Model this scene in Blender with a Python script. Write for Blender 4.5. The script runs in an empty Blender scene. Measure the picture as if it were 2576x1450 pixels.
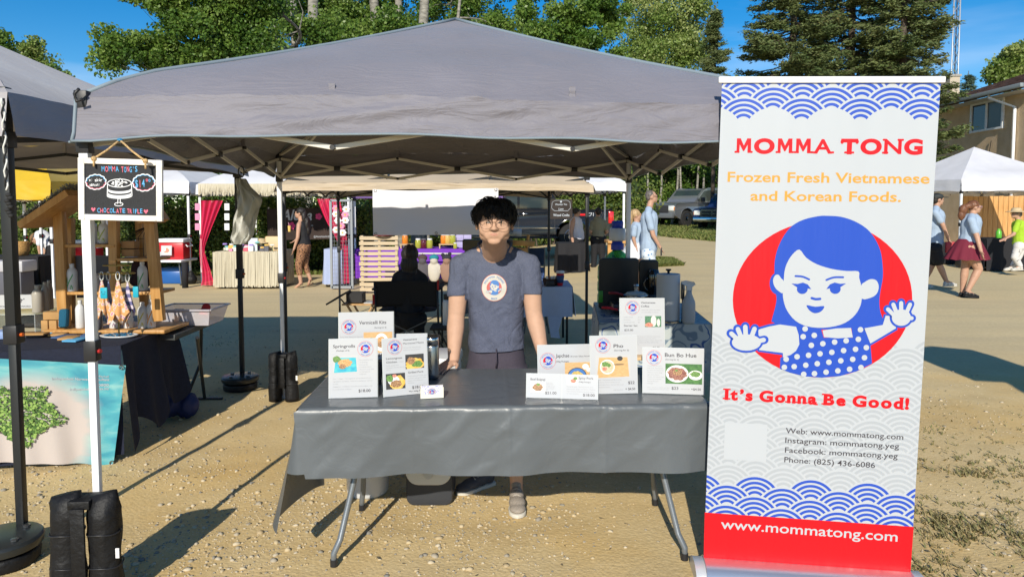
import bpy,bmesh,math,random
import numpy as np
from mathutils import Vector,Matrix
from mathutils.geometry import tessellate_polygon
from mathutils.bvhtree import BVHTree
random.seed(7)
rng=np.random.default_rng(7)
PI=math.pi
R=math.radians
scene=bpy.context.scene
COL=scene.collection
# ---------------------------------------------------------------- camera, sky, sun, exposure
CAMZ,PITCH,SHIFT,FL=1.6,R(3.4),-0.038,1717.0
cam_d=bpy.data.cameras.new('camera')
cam_d.lens=24.0
cam_d.sensor_width=36.0
cam_d.shift_y=SHIFT
cam_d.clip_start=0.05
cam_d.clip_end=2000
cam=bpy.data.objects.new('camera',cam_d)
cam.location=(0,0,CAMZ)
cam.rotation_euler=(PI/2-PITCH,0,0)
COL.objects.link(cam)
scene.camera=cam
SUN_EL,SUN_AZ=R(28.0),R(8.5)  # light travels towards +Y, a little towards +X
world=bpy.data.worlds.new('World')
scene.world=world
world.use_nodes=True
wn=world.node_tree
bg=wn.nodes['Background']
sky=wn.nodes.new('ShaderNodeTexSky')
sky.sky_type='NISHITA'
sky.sun_disc=False
sky.sun_elevation=SUN_EL
sky.sun_rotation=PI+SUN_AZ
sky.altitude=700
sky.air_density=1.0
sky.dust_density=0.25
sky.ozone_density=3.0
hsv=wn.nodes.new('ShaderNodeHueSaturation')
hsv.inputs['Saturation'].default_value=1.45
wn.links.new(sky.outputs[0],hsv.inputs['Color'])
tcw=wn.nodes.new('ShaderNodeTexCoord')
mpw=wn.nodes.new('ShaderNodeMapping');mpw.inputs['Scale'].default_value=(1.2,1.2,7.0)
nzw=wn.nodes.new('ShaderNodeTexNoise');nzw.inputs['Scale'].default_value=2.2;nzw.inputs['Detail'].default_value=5
rpw=wn.nodes.new('ShaderNodeValToRGB')
rpw.color_ramp.elements[0].position=0.50;rpw.color_ramp.elements[0].color=(0,0,0,1)
rpw.color_ramp.elements[1].position=0.80;rpw.color_ramp.elements[1].color=(0.30,0.30,0.30,1)
mxw=wn.nodes.new('ShaderNodeMix');mxw.data_type='RGBA'
mxw.inputs[7].default_value=(7.0,8.0,9.5,1)
wn.links.new(tcw.outputs['Generated'],mpw.inputs[0]);wn.links.new(mpw.outputs[0],nzw.inputs['Vector'])
wn.links.new(nzw.outputs['Fac'],rpw.inputs[0]);wn.links.new(rpw.outputs[0],mxw.inputs[0])
wn.links.new(hsv.outputs[0],mxw.inputs[6])
wn.links.new(mxw.outputs[2],bg.inputs[0])
bg.inputs[1].default_value=0.10
sun_d=bpy.data.lights.new('sun','SUN')
sun_d.energy=4.1
sun_d.angle=R(0.53)
sun_d.color=(1.0,0.93,0.80)
sun=bpy.data.objects.new('sun',sun_d)
SUNDIR=Vector((math.sin(SUN_AZ)*math.cos(SUN_EL),math.cos(SUN_AZ)*math.cos(SUN_EL),-math.sin(SUN_EL)))
sun.rotation_euler=SUNDIR.to_track_quat('-Z','Y').to_euler()
sun.location=(-3,-10,12)
COL.objects.link(sun)
scene.view_settings.view_transform='Standard'
scene.view_settings.look='None'
scene.view_settings.exposure=0.34
scene.view_settings.gamma=1
scene.view_settings.use_curve_mapping=False
scene.cycles.max_bounces=8
scene.cycles.transparent_max_bounces=12

# ---------------------------------------------------------------- measuring helpers (photo pixels, 2576 wide)
cth,sth=math.cos(PITCH),math.sin(PITCH)
def ray(x,y):
  a=(x-1288)/FL
  b=(725+2576*SHIFT-y)/FL
  return Vector((a,b*sth+cth,b*cth-sth))
def P(x,y,Y):
  """point seen at photo pixel x, y that stands Y metres in front of the camera"""
  d=ray(x,y)
  return Vector((0,0,CAMZ))+d*(Y/d.y)
def G(x,y,z=0.0):
  """point seen at photo pixel x, y on the level z"""
  d=ray(x,y)
  return Vector((0,0,CAMZ))+d*((z-CAMZ)/d.z)
def ground_z(x,y):
  s=min(1,max(0,(x+0.5)/4.5));s=s*s*(3-2*s)
  return s*0.0165*max(0.0,y-4.0)
def GG(x,y):
  z=0
  for _ in range(12):
    p=G(x,y,z);z=0.5*z+0.5*ground_z(p.x,p.y)
  return Vector((p.x,p.y,ground_z(p.x,p.y)))

# ---------------------------------------------------------------- materials
MATS={}
def new_mat(name):
  m=bpy.data.materials.new(name);m.use_nodes=True
  return m,m.node_tree,m.node_tree.nodes['Principled BSDF']
def mat(name,col,rough=0.6,metal=0.0,var=0.0,vscale=8.0,bump=0.0,bscale=60.0,bdist=0.002,transl=0.0,spec=0.5,coat=0.0,
stretch=(1,1,1),col2=None,detail=4.0,trans=0.0,ior=1.45,alpha=1.0,sheen=0.0,emit=0.0):
  if name in MATS:return MATS[name]
  m,nt,b=new_mat(name)
  c=(*col,1)
  b.inputs['Base Color'].default_value=c
  b.inputs['Roughness'].default_value=rough
  b.inputs['Metallic'].default_value=metal
  b.inputs['Specular IOR Level'].default_value=spec
  b.inputs['Coat Weight'].default_value=coat
  b.inputs['Transmission Weight'].default_value=trans
  b.inputs['IOR'].default_value=ior
  b.inputs['Alpha'].default_value=alpha
  if sheen:b.inputs['Sheen Weight'].default_value=sheen
  tc=mp=None
  if var or bump or col2:
    tc=nt.nodes.new('ShaderNodeTexCoord');mp=nt.nodes.new('ShaderNodeMapping')
    mp.inputs['Scale'].default_value=stretch
    nt.links.new(tc.outputs['Object'],mp.inputs[0])
  if var or col2:
    n=nt.nodes.new('ShaderNodeTexNoise');n.inputs['Scale'].default_value=vscale;n.inputs['Detail'].default_value=detail
    nt.links.new(mp.outputs[0],n.inputs['Vector'])
    rp=nt.nodes.new('ShaderNodeValToRGB')
    rp.color_ramp.elements[0].position=0.34;rp.color_ramp.elements[1].position=0.68
    if col2:
      rp.color_ramp.elements[0].color=c;rp.color_ramp.elements[1].color=(*col2,1)
    else:
      rp.color_ramp.elements[0].color=(*[x*(1-var) for x in col],1)
      rp.color_ramp.elements[1].color=(*[min(1,x*(1+var)) for x in col],1)
    nt.links.new(n.outputs['Fac'],rp.inputs[0]);nt.links.new(rp.outputs[0],b.inputs['Base Color'])
  if bump:
    n2=nt.nodes.new('ShaderNodeTexNoise');n2.inputs['Scale'].default_value=bscale;n2.inputs['Detail'].default_value=5
    nt.links.new(mp.outputs[0],n2.inputs['Vector'])
    bp=nt.nodes.new('ShaderNodeBump');bp.inputs['Strength'].default_value=bump;bp.inputs['Distance'].default_value=bdist
    nt.links.new(n2.outputs['Fac'],bp.inputs['Height']);nt.links.new(bp.outputs[0],b.inputs['Normal'])
  if transl:
    t=nt.nodes.new('ShaderNodeBsdfTranslucent');mx=nt.nodes.new('ShaderNodeMixShader')
    t.inputs[0].default_value=c;mx.inputs[0].default_value=transl
    out=nt.nodes['Material Output']
    nt.links.new(b.outputs[0],mx.inputs[1]);nt.links.new(t.outputs[0],mx.inputs[2]);nt.links.new(mx.outputs[0],out.inputs[0])
  if emit:
    b.inputs['Emission Color'].default_value=c;b.inputs['Emission Strength'].default_value=emit
  MATS[name]=m
  return m
def glassy(name,col=(1,1,1),clear=0.8,rough=0.05):
  """thin clear sheet: see-through mixed with a glossy coat"""
  if name in MATS:return MATS[name]
  m,nt,b=new_mat(name)
  b.inputs['Base Color'].default_value=(*col,1);b.inputs['Roughness'].default_value=rough
  t=nt.nodes.new('ShaderNodeBsdfTransparent');t.inputs[0].default_value=(*col,1)
  mx=nt.nodes.new('ShaderNodeMixShader');mx.inputs[0].default_value=1-clear
  nt.links.new(t.outputs[0],mx.inputs[1]);nt.links.new(b.outputs[0],mx.inputs[2])
  nt.links.new(mx.outputs[0],nt.nodes['Material Output'].inputs[0])
  MATS[name]=m
  return m
def leaf_mat(name,cols,transl=0.3,rough=0.5):
  if name in MATS:return MATS[name]
  m,nt,b=new_mat(name)
  at=nt.nodes.new('ShaderNodeAttribute');at.attribute_name='rnd'
  rp=nt.nodes.new('ShaderNodeValToRGB')
  e=rp.color_ramp.elements
  e[0].position=0;e[0].color=(*cols[0],1);e[1].position=1;e[1].color=(*cols[-1],1)
  for i,c in enumerate(cols[1:-1]):
    x=e.new((i+1)/(len(cols)-1));x.color=(*c,1)
  nt.links.new(at.outputs['Fac'],rp.inputs[0]);nt.links.new(rp.outputs[0],b.inputs['Base Color'])
  b.inputs['Roughness'].default_value=rough;b.inputs['Specular IOR Level'].default_value=0.4
  t=nt.nodes.new('ShaderNodeBsdfTranslucent');mx=nt.nodes.new('ShaderNodeMixShader');mx.inputs[0].default_value=transl
  nt.links.new(rp.outputs[0],t.inputs[0])
  nt.links.new(b.outputs[0],mx.inputs[1]);nt.links.new(t.outputs[0],mx.inputs[2])
  nt.links.new(mx.outputs[0],nt.nodes['Material Output'].inputs[0])
  MATS[name]=m
  return m
def check_mat(name,c1,c2,scale,vec=(1,1,1)):
  if name in MATS:return MATS[name]
  m,nt,b=new_mat(name)
  tc=nt.nodes.new('ShaderNodeTexCoord');mp=nt.nodes.new('ShaderNodeMapping');mp.inputs['Scale'].default_value=vec
  ck=nt.nodes.new('ShaderNodeTexChecker');ck.inputs['Scale'].default_value=scale
  ck.inputs['Color1'].default_value=(*c1,1);ck.inputs['Color2'].default_value=(*c2,1)
  nt.links.new(tc.outputs['Object'],mp.inputs[0]);nt.links.new(mp.outputs[0],ck.inputs['Vector']);nt.links.new(ck.outputs[0],b.inputs['Base Color'])
  MATS[name]=m
  return m
def spot_mat(name,cols,scale,rough=0.8,thr=(0.3,0.45)):
  """voronoi patches, for animal print and patterned cloth"""
  if name in MATS:return MATS[name]
  m,nt,b=new_mat(name)
  tc=nt.nodes.new('ShaderNodeTexCoord');v=nt.nodes.new('ShaderNodeTexVoronoi');v.inputs['Scale'].default_value=scale
  rp=nt.nodes.new('ShaderNodeValToRGB');rp.color_ramp.interpolation='CONSTANT'
  e=rp.color_ramp.elements
  e[0].position=0;e[0].color=(*cols[0],1);e[1].position=thr[0];e[1].color=(*cols[1],1)
  x=e.new(thr[1]);x.color=(*cols[2],1)
  nt.links.new(tc.outputs['Object'],v.inputs['Vector']);nt.links.new(v.outputs['Distance'],rp.inputs[0]);nt.links.new(rp.outputs[0],b.inputs['Base Color'])
  b.inputs['Roughness'].default_value=rough
  MATS[name]=m
  return m

# ---------------------------------------------------------------- objects
def mw(o):
  m=o.matrix_basis
  return mw(o.parent)@m if o.parent else m.copy()
def tag(o,label=None,cat=None,group=None,kind=None):
  if label:o['label']=label
  if cat:o['category']=cat
  if group:o['group']=group
  if kind:o['kind']=kind
  return o
def thing(name,label,cat,loc=(0,0,0),rz=0,group=None):
  o=bpy.data.objects.new(name,None);COL.objects.link(o)
  o.empty_display_size=0.1
  o.location=loc;o.rotation_euler=(0,0,rz)
  return tag(o,label,cat,group)
def link(name,me,m,parent=None):
  o=bpy.data.objects.new(name,me);COL.objects.link(o)
  if m is not None:
    for x in(m if isinstance(m,(list,tuple)) else[m]):me.materials.append(x)
  if parent is not None:o.parent=parent
  return o
def dup(root,loc,rz=None,label=None,group=None):
  r=root.copy();COL.objects.link(r);r.location=loc
  if rz is not None:r.rotation_euler=(0,0,rz)
  if label:r['label']=label
  if group:r['group']=group
  for ch in list(root.children):
    c=ch.copy();COL.objects.link(c);c.parent=r
    for g in ch.children:
      d=g.copy();COL.objects.link(d);d.parent=c
  return r
class MB:
  def __init__(s):s.v=[];s.f=[];s.mi=[]
  def add(s,vs,fs,mi=0,M=None):
    b=len(s.v)
    s.v+=[tuple(M@Vector(p)) if M is not None else tuple(p) for p in vs]
    s.f+=[tuple(b+i for i in f) for f in fs];s.mi+=[mi]*len(fs)
    return s
  def box(s,c,d,M=None,mi=0,rot=None):
    x,y,z=d[0]/2,d[1]/2,d[2]/2
    vs=[Vector((a*x,b*y,e*z)) for e in(-1,1) for b in(-1,1) for a in(-1,1)]
    if rot is not None:vs=[rot@v for v in vs]
    vs=[v+Vector(c) for v in vs]
    return s.add(vs,[(0,2,3,1),(4,5,7,6),(0,1,5,4),(2,6,7,3),(0,4,6,2),(1,3,7,5)],mi,M)
  def bar(s,p,q,w,h,up=(0,0,1),mi=0):
    """rectangular bar from p to q"""
    p,q=Vector(p),Vector(q);d=(q-p);L=d.length;d.normalize()
    u=Vector(up);x=d.cross(u)
    if x.length<1e-4:x=d.cross(Vector((1,0,0)))
    x.normalize();z=x.cross(d)
    rot=Matrix((x,d,z)).transposed()
    return s.box((p+q)/2,(w,L,h),rot=rot,mi=mi)
  def tube(s,pts,r,n=8,mi=0,cap=True,sy=1.0):
    pts=[Vector(p) for p in pts];rs=r if isinstance(r,(list,tuple)) else[r]*len(pts)
    vs=[];fs=[];prev=None
    for i,p in enumerate(pts):
      d=(pts[min(i+1,len(pts)-1)]-pts[max(i-1,0)])
      if d.length<1e-9:d=Vector((0,0,1))
      d.normalize()
      if prev is None:
        x=d.cross(Vector((0,0,1)) if abs(d.z)<0.95 else Vector((0,1,0)))
      else:
        x=prev-d*prev.dot(d)
      x.normalize();prev=x;y=d.cross(x)
      for k in range(n):
        a=2*PI*k/n
        vs.append(p+(x*math.cos(a)+y*math.sin(a)*sy)*rs[i])
    for i in range(len(pts)-1):
      for k in range(n):
        fs.append((i*n+k,i*n+(k+1)%n,(i+1)*n+(k+1)%n,(i+1)*n+k))
    if cap:fs.append(tuple(range(n))[::-1]);fs.append(tuple((len(pts)-1)*n+k for k in range(n)))
    return s.add(vs,fs,mi)
  def lathe(s,prof,c=(0,0,0),n=16,mi=0,M=None,sx=1,sy=1):
    vs=[];fs=[]
    for(r,z) in prof:
      for k in range(n):
        a=2*PI*k/n
        vs.append(Vector((r*math.cos(a)*sx,r*math.sin(a)*sy,z))+Vector(c))
    m=len(prof)
    for i in range(m-1):
      for k in range(n):
        fs.append((i*n+k,i*n+(k+1)%n,(i+1)*n+(k+1)%n,(i+1)*n+k))
    fs.append(tuple(range(n))[::-1]);fs.append(tuple((m-1)*n+k for k in range(n)))
    return s.add(vs,fs,mi,M)
  def ell(s,c,r,rot=None,n=12,m=8,mi=0):
    if not isinstance(r,(tuple,list)):r=(r,r,r)
    vs=[];fs=[]
    for i in range(m+1):
      t=PI*i/m
      for k in range(n):
        a=2*PI*k/n
        v=Vector((r[0]*math.sin(t)*math.cos(a),r[1]*math.sin(t)*math.sin(a),r[2]*math.cos(t)))
        if rot is not None:v=rot@v
        vs.append(v+Vector(c))
    for i in range(m):
      for k in range(n):
        fs.append((i*n+k,(i+1)*n+k,(i+1)*n+(k+1)%n,i*n+(k+1)%n))
    return s.add(vs,fs,mi)
  def cap(s,p,q,r0,r1,n=12,mi=0):
    """tapered limb with round ends"""
    p,q=Vector(p),Vector(q)
    d=(q-p);L=max(d.length,1e-6);u=d/L
    pts=[];rr=[]
    for t in(-1,-0.86,-0.5):pts.append(p+u*t*r0);rr.append(max(r0*math.sqrt(1-t*t),r0*0.06))
    pts.append(p);rr.append(r0);pts.append((p+q)/2);rr.append((r0+r1)/2);pts.append(q);rr.append(r1)
    for t in(0.5,0.86,1):pts.append(q+u*t*r1);rr.append(max(r1*math.sqrt(1-t*t),r1*0.06))
    return s.tube(pts,rr,n,mi)
  def grid(s,fn,nu,nv,mi=0,close=False):
    vs=[fn(i/nu,j/nv) for j in range(nv+1) for i in range(nu+1)]
    w=nu+1
    fs=[(j*w+i,j*w+i+1,(j+1)*w+i+1,(j+1)*w+i) for j in range(nv) for i in range(nu)]
    return s.add(vs,fs,mi)
  def poly(s,pts,off=0.0,mi=0,M=None):
    """filled flat outline, points (x, y) in the plane z = off"""
    vs=[Vector((p[0],p[1],off)) for p in pts]
    tr=tessellate_polygon([vs])
    out=[]
    for t in tr:
      a,b,c=(vs[i] for i in t)
      if(b-a).cross(c-a).z<0:t=(t[0],t[2],t[1])
      out.append(tuple(t))
    return s.add(vs,out,mi,M)
  def prism(s,pts,h,M=None,mi=0):
    """outline (x, y) pushed up by h along z, both faces closed"""
    n=len(pts)
    vs=[Vector((p[0],p[1],0)) for p in pts]+[Vector((p[0],p[1],h)) for p in pts]
    tr=tessellate_polygon([vs[:n]])
    fs=[]
    for t in tr:
      a,b,c=(vs[i] for i in t)
      if(b-a).cross(c-a).z<0:t=(t[0],t[2],t[1])
      fs.append(tuple(i+n for i in t));fs.append((t[0],t[2],t[1]))
    for i in range(n):fs.append((i,(i+1)%n,(i+1)%n+n,i+n))
    return s.add(vs,fs,mi,M)
  def build(s,name,m,parent=None,smooth=False,bevel=0.0,w=True,segs=2,loc=None,solid=0.0,normals=True):
    """one mesh object; vertices are given in world space (w) or in the parent's space"""
    me=bpy.data.meshes.new(name)
    vs=s.v
    if loc is not None:vs=[(a-loc[0],b-loc[1],c-loc[2]) for a,b,c in vs]
    if w and parent is not None:
      im=mw(parent).inverted();vs=[tuple(im@Vector(p)) for p in vs]
    me.from_pydata(vs,[],s.f)
    if bevel or solid or normals:
      bm=bmesh.new();bm.from_mesh(me)
      for f,i in zip(bm.faces,s.mi):f.material_index=i
      if bevel:
        bmesh.ops.remove_doubles(bm,verts=bm.verts,dist=1e-6)
        es=[e for e in bm.edges if len(e.link_faces)==2 and e.calc_face_angle(0)>0.6]
        bmesh.ops.bevel(bm,geom=es,offset=bevel,segments=segs,profile=0.5,affect='EDGES')
      if normals and not solid:bmesh.ops.recalc_face_normals(bm,faces=bm.faces)
      if solid:bmesh.ops.solidify(bm,geom=bm.faces,thickness=solid)
      bm.to_mesh(me);bm.free()
    else:
      me.polygons.foreach_set('material_index',s.mi)
    if smooth:me.polygons.foreach_set('use_smooth',[True]*len(me.polygons))
    if bevel and not smooth:
      me.polygons.foreach_set('use_smooth',[True]*len(me.polygons))
      try:me.set_sharp_from_angle(angle=R(40))
      except Exception:pass
    o=link(name,me,m,parent)
    if loc is not None:o.location=loc
    return o
def evaluated(o):
  dg=bpy.context.evaluated_depsgraph_get()
  me=bpy.data.meshes.new_from_object(o.evaluated_get(dg))
  return me
def blob(name,mb,voxel,m,parent,smooth=6,w=True,disp=None):
  """many overlapping limbs fused into one continuous skin"""
  me=bpy.data.meshes.new('tmp');vs=mb.v
  if w and parent is not None:
    im=mw(parent).inverted();vs=[tuple(im@Vector(p)) for p in vs]
  me.from_pydata(vs,[],mb.f)
  o=bpy.data.objects.new('tmp',me);COL.objects.link(o)
  r=o.modifiers.new('r','REMESH');r.mode='VOXEL';r.voxel_size=voxel
  sm=o.modifiers.new('s','SMOOTH');sm.factor=0.5;sm.iterations=smooth
  out=evaluated(o)
  bpy.data.objects.remove(o);bpy.data.meshes.remove(me)
  if disp is not None:
    n=len(out.vertices);co=np.empty(n*3);out.vertices.foreach_get('co',co);co=co.reshape(-1,3)
    nm=np.empty(n*3);out.vertices.foreach_get('normal',nm);nm=nm.reshape(-1,3)
    co=co+nm*disp(co,nm)[:,None]
    out.vertices.foreach_set('co',co.ravel());out.update()
  out.name=name
  out.polygons.foreach_set('use_smooth',[True]*len(out.polygons))
  return link(name,out,m,parent)
def np_mesh(name,V,F,m,parent=None,rnd=None,w=False,loc=None,smooth=False):
  """fast mesh from arrays (F is N x 3 or N x 4)"""
  me=bpy.data.meshes.new(name)
  V=np.asarray(V,dtype=np.float32);F=np.asarray(F,dtype=np.int32)
  if parent is not None:
    im=np.array(mw(parent).inverted());V=V@im[:3,:3].T.astype(np.float32)+im[:3,3].astype(np.float32)
  k=F.shape[1]
  me.vertices.add(len(V));me.vertices.foreach_set('co',V.ravel())
  me.loops.add(F.size);me.loops.foreach_set('vertex_index',F.ravel())
  me.polygons.add(len(F));me.polygons.foreach_set('loop_start',np.arange(0,F.size,k,dtype=np.int32))
  try:me.polygons.foreach_set('loop_total',np.full(len(F),k,dtype=np.int32))
  except Exception:pass
  me.update(calc_edges=True)
  if rnd is not None:
    a=me.attributes.new('rnd','FLOAT','POINT');a.data.foreach_set('value',np.asarray(rnd,dtype=np.float32))
  if smooth:me.polygons.foreach_set('use_smooth',[True]*len(F))
  return link(name,me,m,parent)

# ---------------------------------------------------------------- lettering
_tc={}
def text2d(s,size=1.0,bold=0.0,spacing=1.0,width=None,align='L',res=3,shear=0.0):
  """flat letter outlines as (verts Nx2, faces); baseline at y = 0"""
  if 'M' in s:bold=0.0
  key=(s,bold,spacing,res,shear)
  if key not in _tc:
    c=bpy.data.curves.new('t','FONT');c.body=s;c.size=1.0;c.offset=bold;c.space_character=spacing
    c.resolution_u=res;c.fill_mode='FRONT';c.shear=shear
    o=bpy.data.objects.new('t',c);COL.objects.link(o)
    me=evaluated(o)
    v=np.array([(p.co.x,p.co.y) for p in me.vertices]) if len(me.vertices) else np.zeros((0,2))
    f=[tuple(p.vertices) for p in me.polygons]
    bpy.data.objects.remove(o);bpy.data.curves.remove(c);bpy.data.meshes.remove(me)
    _tc[key]=(v,f)
  v,f=_tc[key];v=v.copy()
  if len(v)==0:return v,f
  x0,x1=v[:,0].min(),v[:,0].max()
  v[:,0]-=x0
  sc=size
  if width is not None:
    sx=width/(x1-x0);v[:,0]*=sx;v[:,1]*=size
  else:v*=sc
  if align=='C':v[:,0]-=v[:,0].max()/2
  if align=='R':v[:,0]-=v[:,0].max()
  return v,f
def smooth_closed(pts,n=6):
  """closed Catmull-Rom curve through pts"""
  out=[];N=len(pts)
  for i in range(N):
    p0,p1,p2,p3=(np.array(pts[(i+k)%N],float) for k in(-1,0,1,2))
    for j in range(n):
      t=j/n
      out.append(tuple(0.5*((2*p1)+(-p0+p2)*t+(2*p0-5*p1+4*p2-p3)*t*t+(-p0+3*p1-3*p2+p3)*t**3)))
  return out
def smooth_open(pts,n=6):
  out=[];N=len(pts)
  for i in range(N-1):
    p0,p1,p2,p3=(np.array(pts[min(max(i+k,0),N-1)],float) for k in(-1,0,1,2))
    for j in range(n):
      t=j/n
      out.append(tuple(0.5*((2*p1)+(-p0+p2)*t+(2*p0-5*p1+4*p2-p3)*t*t+(-p0+3*p1-3*p2+p3)*t**3)))
  out.append(tuple(pts[-1]))
  return out
def ring2d(c,r,n=40,sx=1,sy=1):return[(c[0]+r*sx*math.cos(2*PI*k/n),c[1]+r*sy*math.sin(2*PI*k/n)) for k in range(n)]
def stroke2d(pts,w):
  """outline polygon of a brush line; w one width or one per point"""
  pts=[np.array(p,float) for p in pts];n=len(pts);ws=w if isinstance(w,(list,tuple)) else[w]*n
  L=[];Rr=[]
  for i,p in enumerate(pts):
    d=pts[min(i+1,n-1)]-pts[max(i-1,0)];d=d/(np.linalg.norm(d)+1e-9);q=np.array((-d[1],d[0]))*ws[i]/2
    L.append(tuple(p+q));Rr.append(tuple(p-q))
  return L+Rr[::-1]
class Panel:
  """a flat thing seen in the photo: four photo corners and the distance of its left and right edge; art is given in photo pixels"""
  def __init__(s,TL,TR,BR,BL,yl,yr,tilt=0.0,yb=None):
    a,b=P(*BL,yl),P(*BR,yr)
    if yb is not None:a,b=yb
    s.o=a;U=b-a;s.W=U.length;s.ux=U.normalized()
    t=P(*TL,a.y+tilt);V=t-a;V-=s.ux*V.dot(s.ux);s.H=V.length;s.uy=V.normalized();s.uz=s.ux.cross(s.uy)
    s.M=Matrix.Translation(a)@Matrix((s.ux,s.uy,s.uz)).transposed().to_4x4()
    src=[BL,BR,TR,TL];dst=[(0,0),(s.W,0),(s.W,s.H),(0,s.H)]
    A=[];B=[]
    for(x,y),(u,v) in zip(src,dst):
      A.append([x,y,1,0,0,0,-u*x,-u*y]);B.append(u)
      A.append([0,0,0,x,y,1,-v*x,-v*y]);B.append(v)
    s.h=np.append(np.linalg.solve(np.array(A),np.array(B)),1).reshape(3,3)
  def uv(s,x,y):
    q=s.h@np.array((x,y,1.0));return(q[0]/q[2],q[1]/q[2])
  def polypx(s,mb,pts,off):return mb.poly([s.uv(*p) for p in pts],off,M=s.M)
  def poly(s,mb,pts,off):return mb.poly(pts,off,M=s.M)
  def text(s,mb,st,p0,p1,size,off,bold=0.0,spacing=1.0,shear=0.0):
    """line of lettering whose baseline runs from photo point p0 to p1; size in photo pixels (capital height)"""
    u0=np.array(s.uv(*p0));u1=np.array(s.uv(*p1));w=np.linalg.norm(u1-u0)
    up=np.array(s.uv(p0[0],p0[1]-size));hgt=abs(up[1]-u0[1])/0.73
    v,f=text2d(st,hgt,bold,spacing,width=w,shear=shear)
    if len(v)==0:return
    d=(u1-u0)/w;nrm=np.array((-d[1],d[0]))
    xy=u0+v[:,:1]*d+v[:,1:]*nrm
    mb.add([(a,b,off) for a,b in xy],f,M=s.M)
  def text_m(s,mb,st,x,y,size,off,bold=0.0,width=None,align='L',shear=0.0):
    """lettering placed in metres on the panel, size = capital height"""
    v,f=text2d(st,size/0.73,bold,1.0,width=width,align=align,shear=shear)
    mb.add([(x+a,y+b,off) for a,b in v],f,M=s.M)
  def arc(s,mb,st,c,r,size,off,up=True,bold=0.0,sweep=None):
    v,f=text2d(st,size/0.73,bold,1.08,align='C')
    k=1.0 if sweep is None else sweep*r/(v[:,0].max()*2)
    out=[]
    for a,b in v:
      if up:
        t=a*k/r;out.append((c[0]+(r+b)*math.sin(t),c[1]+(r+b)*math.cos(t),off))
      else:
        t=a*k/r;out.append((c[0]+(r-b)*math.sin(t),c[1]-(r-b)*math.cos(t),off))
    mb.add(out,f,M=s.M)
  def slab(s,name,m,parent,th,u0=0,v0=0,u1=None,v1=None,z0=None,bevel=0.0):
    u1=s.W if u1 is None else u1;v1=s.H if v1 is None else v1
    z0=-th if z0 is None else z0
    mb=MB();mb.box(((u0+u1)/2,(v0+v1)/2,z0+th/2),(u1-u0,v1-v0,th),M=s.M)
    return mb.build(name,m,parent,bevel=bevel)
# ================================================================ GROUND
def vnoise(x,y,s,seed=0):
  x=np.asarray(x,float)/s;y=np.asarray(y,float)/s
  xi=np.floor(x).astype(int);yi=np.floor(y).astype(int);fx=x-xi;fy=y-yi
  fx=fx*fx*(3-2*fx);fy=fy*fy*(3-2*fy)
  def h(a,b):
    n=(a*374761393+b*668265263+seed*1442695041)&0x7fffffff
    n=((n^(n>>13))*1274126177)&0x7fffffff
    return((n^(n>>16))&0xffff)/65535.0
  return(h(xi,yi)*(1-fx)+h(xi+1,yi)*fx)*(1-fy)+(h(xi,yi+1)*(1-fx)+h(xi+1,yi+1)*fx)*fy
def gz_np(x,y):
  s=np.clip((x+0.5)/4.5,0,1);s=s*s*(3-2*s)
  return s*0.0165*np.maximum(0,y-4.0)
def relief(x,y):
  near=np.clip(1-(y-7)/5,0,1)
  return near*((vnoise(x,y,0.5,1)-0.5)*0.016+(vnoise(x,y,0.19,2)-0.5)*0.008+(vnoise(x*1.3+y*.4,y-x*.3,0.09,3)-0.5)*0.0025)
xs=np.concatenate([-np.geomspace(5,400,34)[::-1],np.arange(-4.9,5.0,0.045),np.geomspace(5.05,400,34)])
ys=np.concatenate([np.linspace(-40,1.2,12),np.arange(1.4,9.0,0.045),np.geomspace(9.1,900,60)])
XX,YY=np.meshgrid(xs,ys)
ZZ=gz_np(XX,np.minimum(YY,70))+relief(XX,YY)
V=np.stack([XX.ravel(),YY.ravel(),ZZ.ravel()],1)
nx,ny=len(xs),len(ys)
ii=(np.arange(ny-1)[:,None]*nx+np.arange(nx-1)[None,:]).ravel()
Fq=np.stack([ii,ii+1,ii+nx+1,ii+nx],1)
gm,nt,b=new_mat('packed_gravel')
geo=nt.nodes.new('ShaderNodeTexCoord');sx=nt.nodes.new('ShaderNodeSeparateXYZ');nt.links.new(geo.outputs['Object'],sx.inputs[0])
def N_(scale,detail=6,rough=0.6,vec=None):
  n=nt.nodes.new('ShaderNodeTexNoise');n.inputs['Scale'].default_value=scale;n.inputs['Detail'].default_value=detail;n.inputs['Roughness'].default_value=rough
  nt.links.new(vec if vec is not None else geo.outputs['Object'],n.inputs['Vector']);return n.outputs['Fac']
def ramp(fac,stops):
  r_=nt.nodes.new('ShaderNodeValToRGB');e=r_.color_ramp.elements
  e[0].position,e[0].color=stops[0][0],(*stops[0][1],1);e[1].position,e[1].color=stops[-1][0],(*stops[-1][1],1)
  for p_,c_ in stops[1:-1]:
    q=e.new(p_);q.color=(*c_,1)
  nt.links.new(fac,r_.inputs[0]);return r_.outputs[0]
def mixc(fac,a_,b_,mode='MIX'):
  m_=nt.nodes.new('ShaderNodeMix');m_.data_type='RGBA';m_.blend_type=mode
  if isinstance(fac,float):m_.inputs[0].default_value=fac
  else:nt.links.new(fac,m_.inputs[0])
  for s_,v_ in((6,a_),(7,b_)):
    if isinstance(v_,tuple):m_.inputs[s_].default_value=(*v_,1)
    else:nt.links.new(v_,m_.inputs[s_])
  return m_.outputs[2]
sand=ramp(N_(1.3,8),[(0.3,(0.50,0.37,0.17)),(0.5,(0.66,0.51,0.25)),(0.72,(0.74,0.60,0.34))])
sand=mixc(0.5,sand,ramp(N_(38,8,0.75),[(0.3,(0.42,0.29,0.14)),(0.55,(0.62,0.45,0.23)),(0.75,(0.80,0.65,0.42))]))
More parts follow.
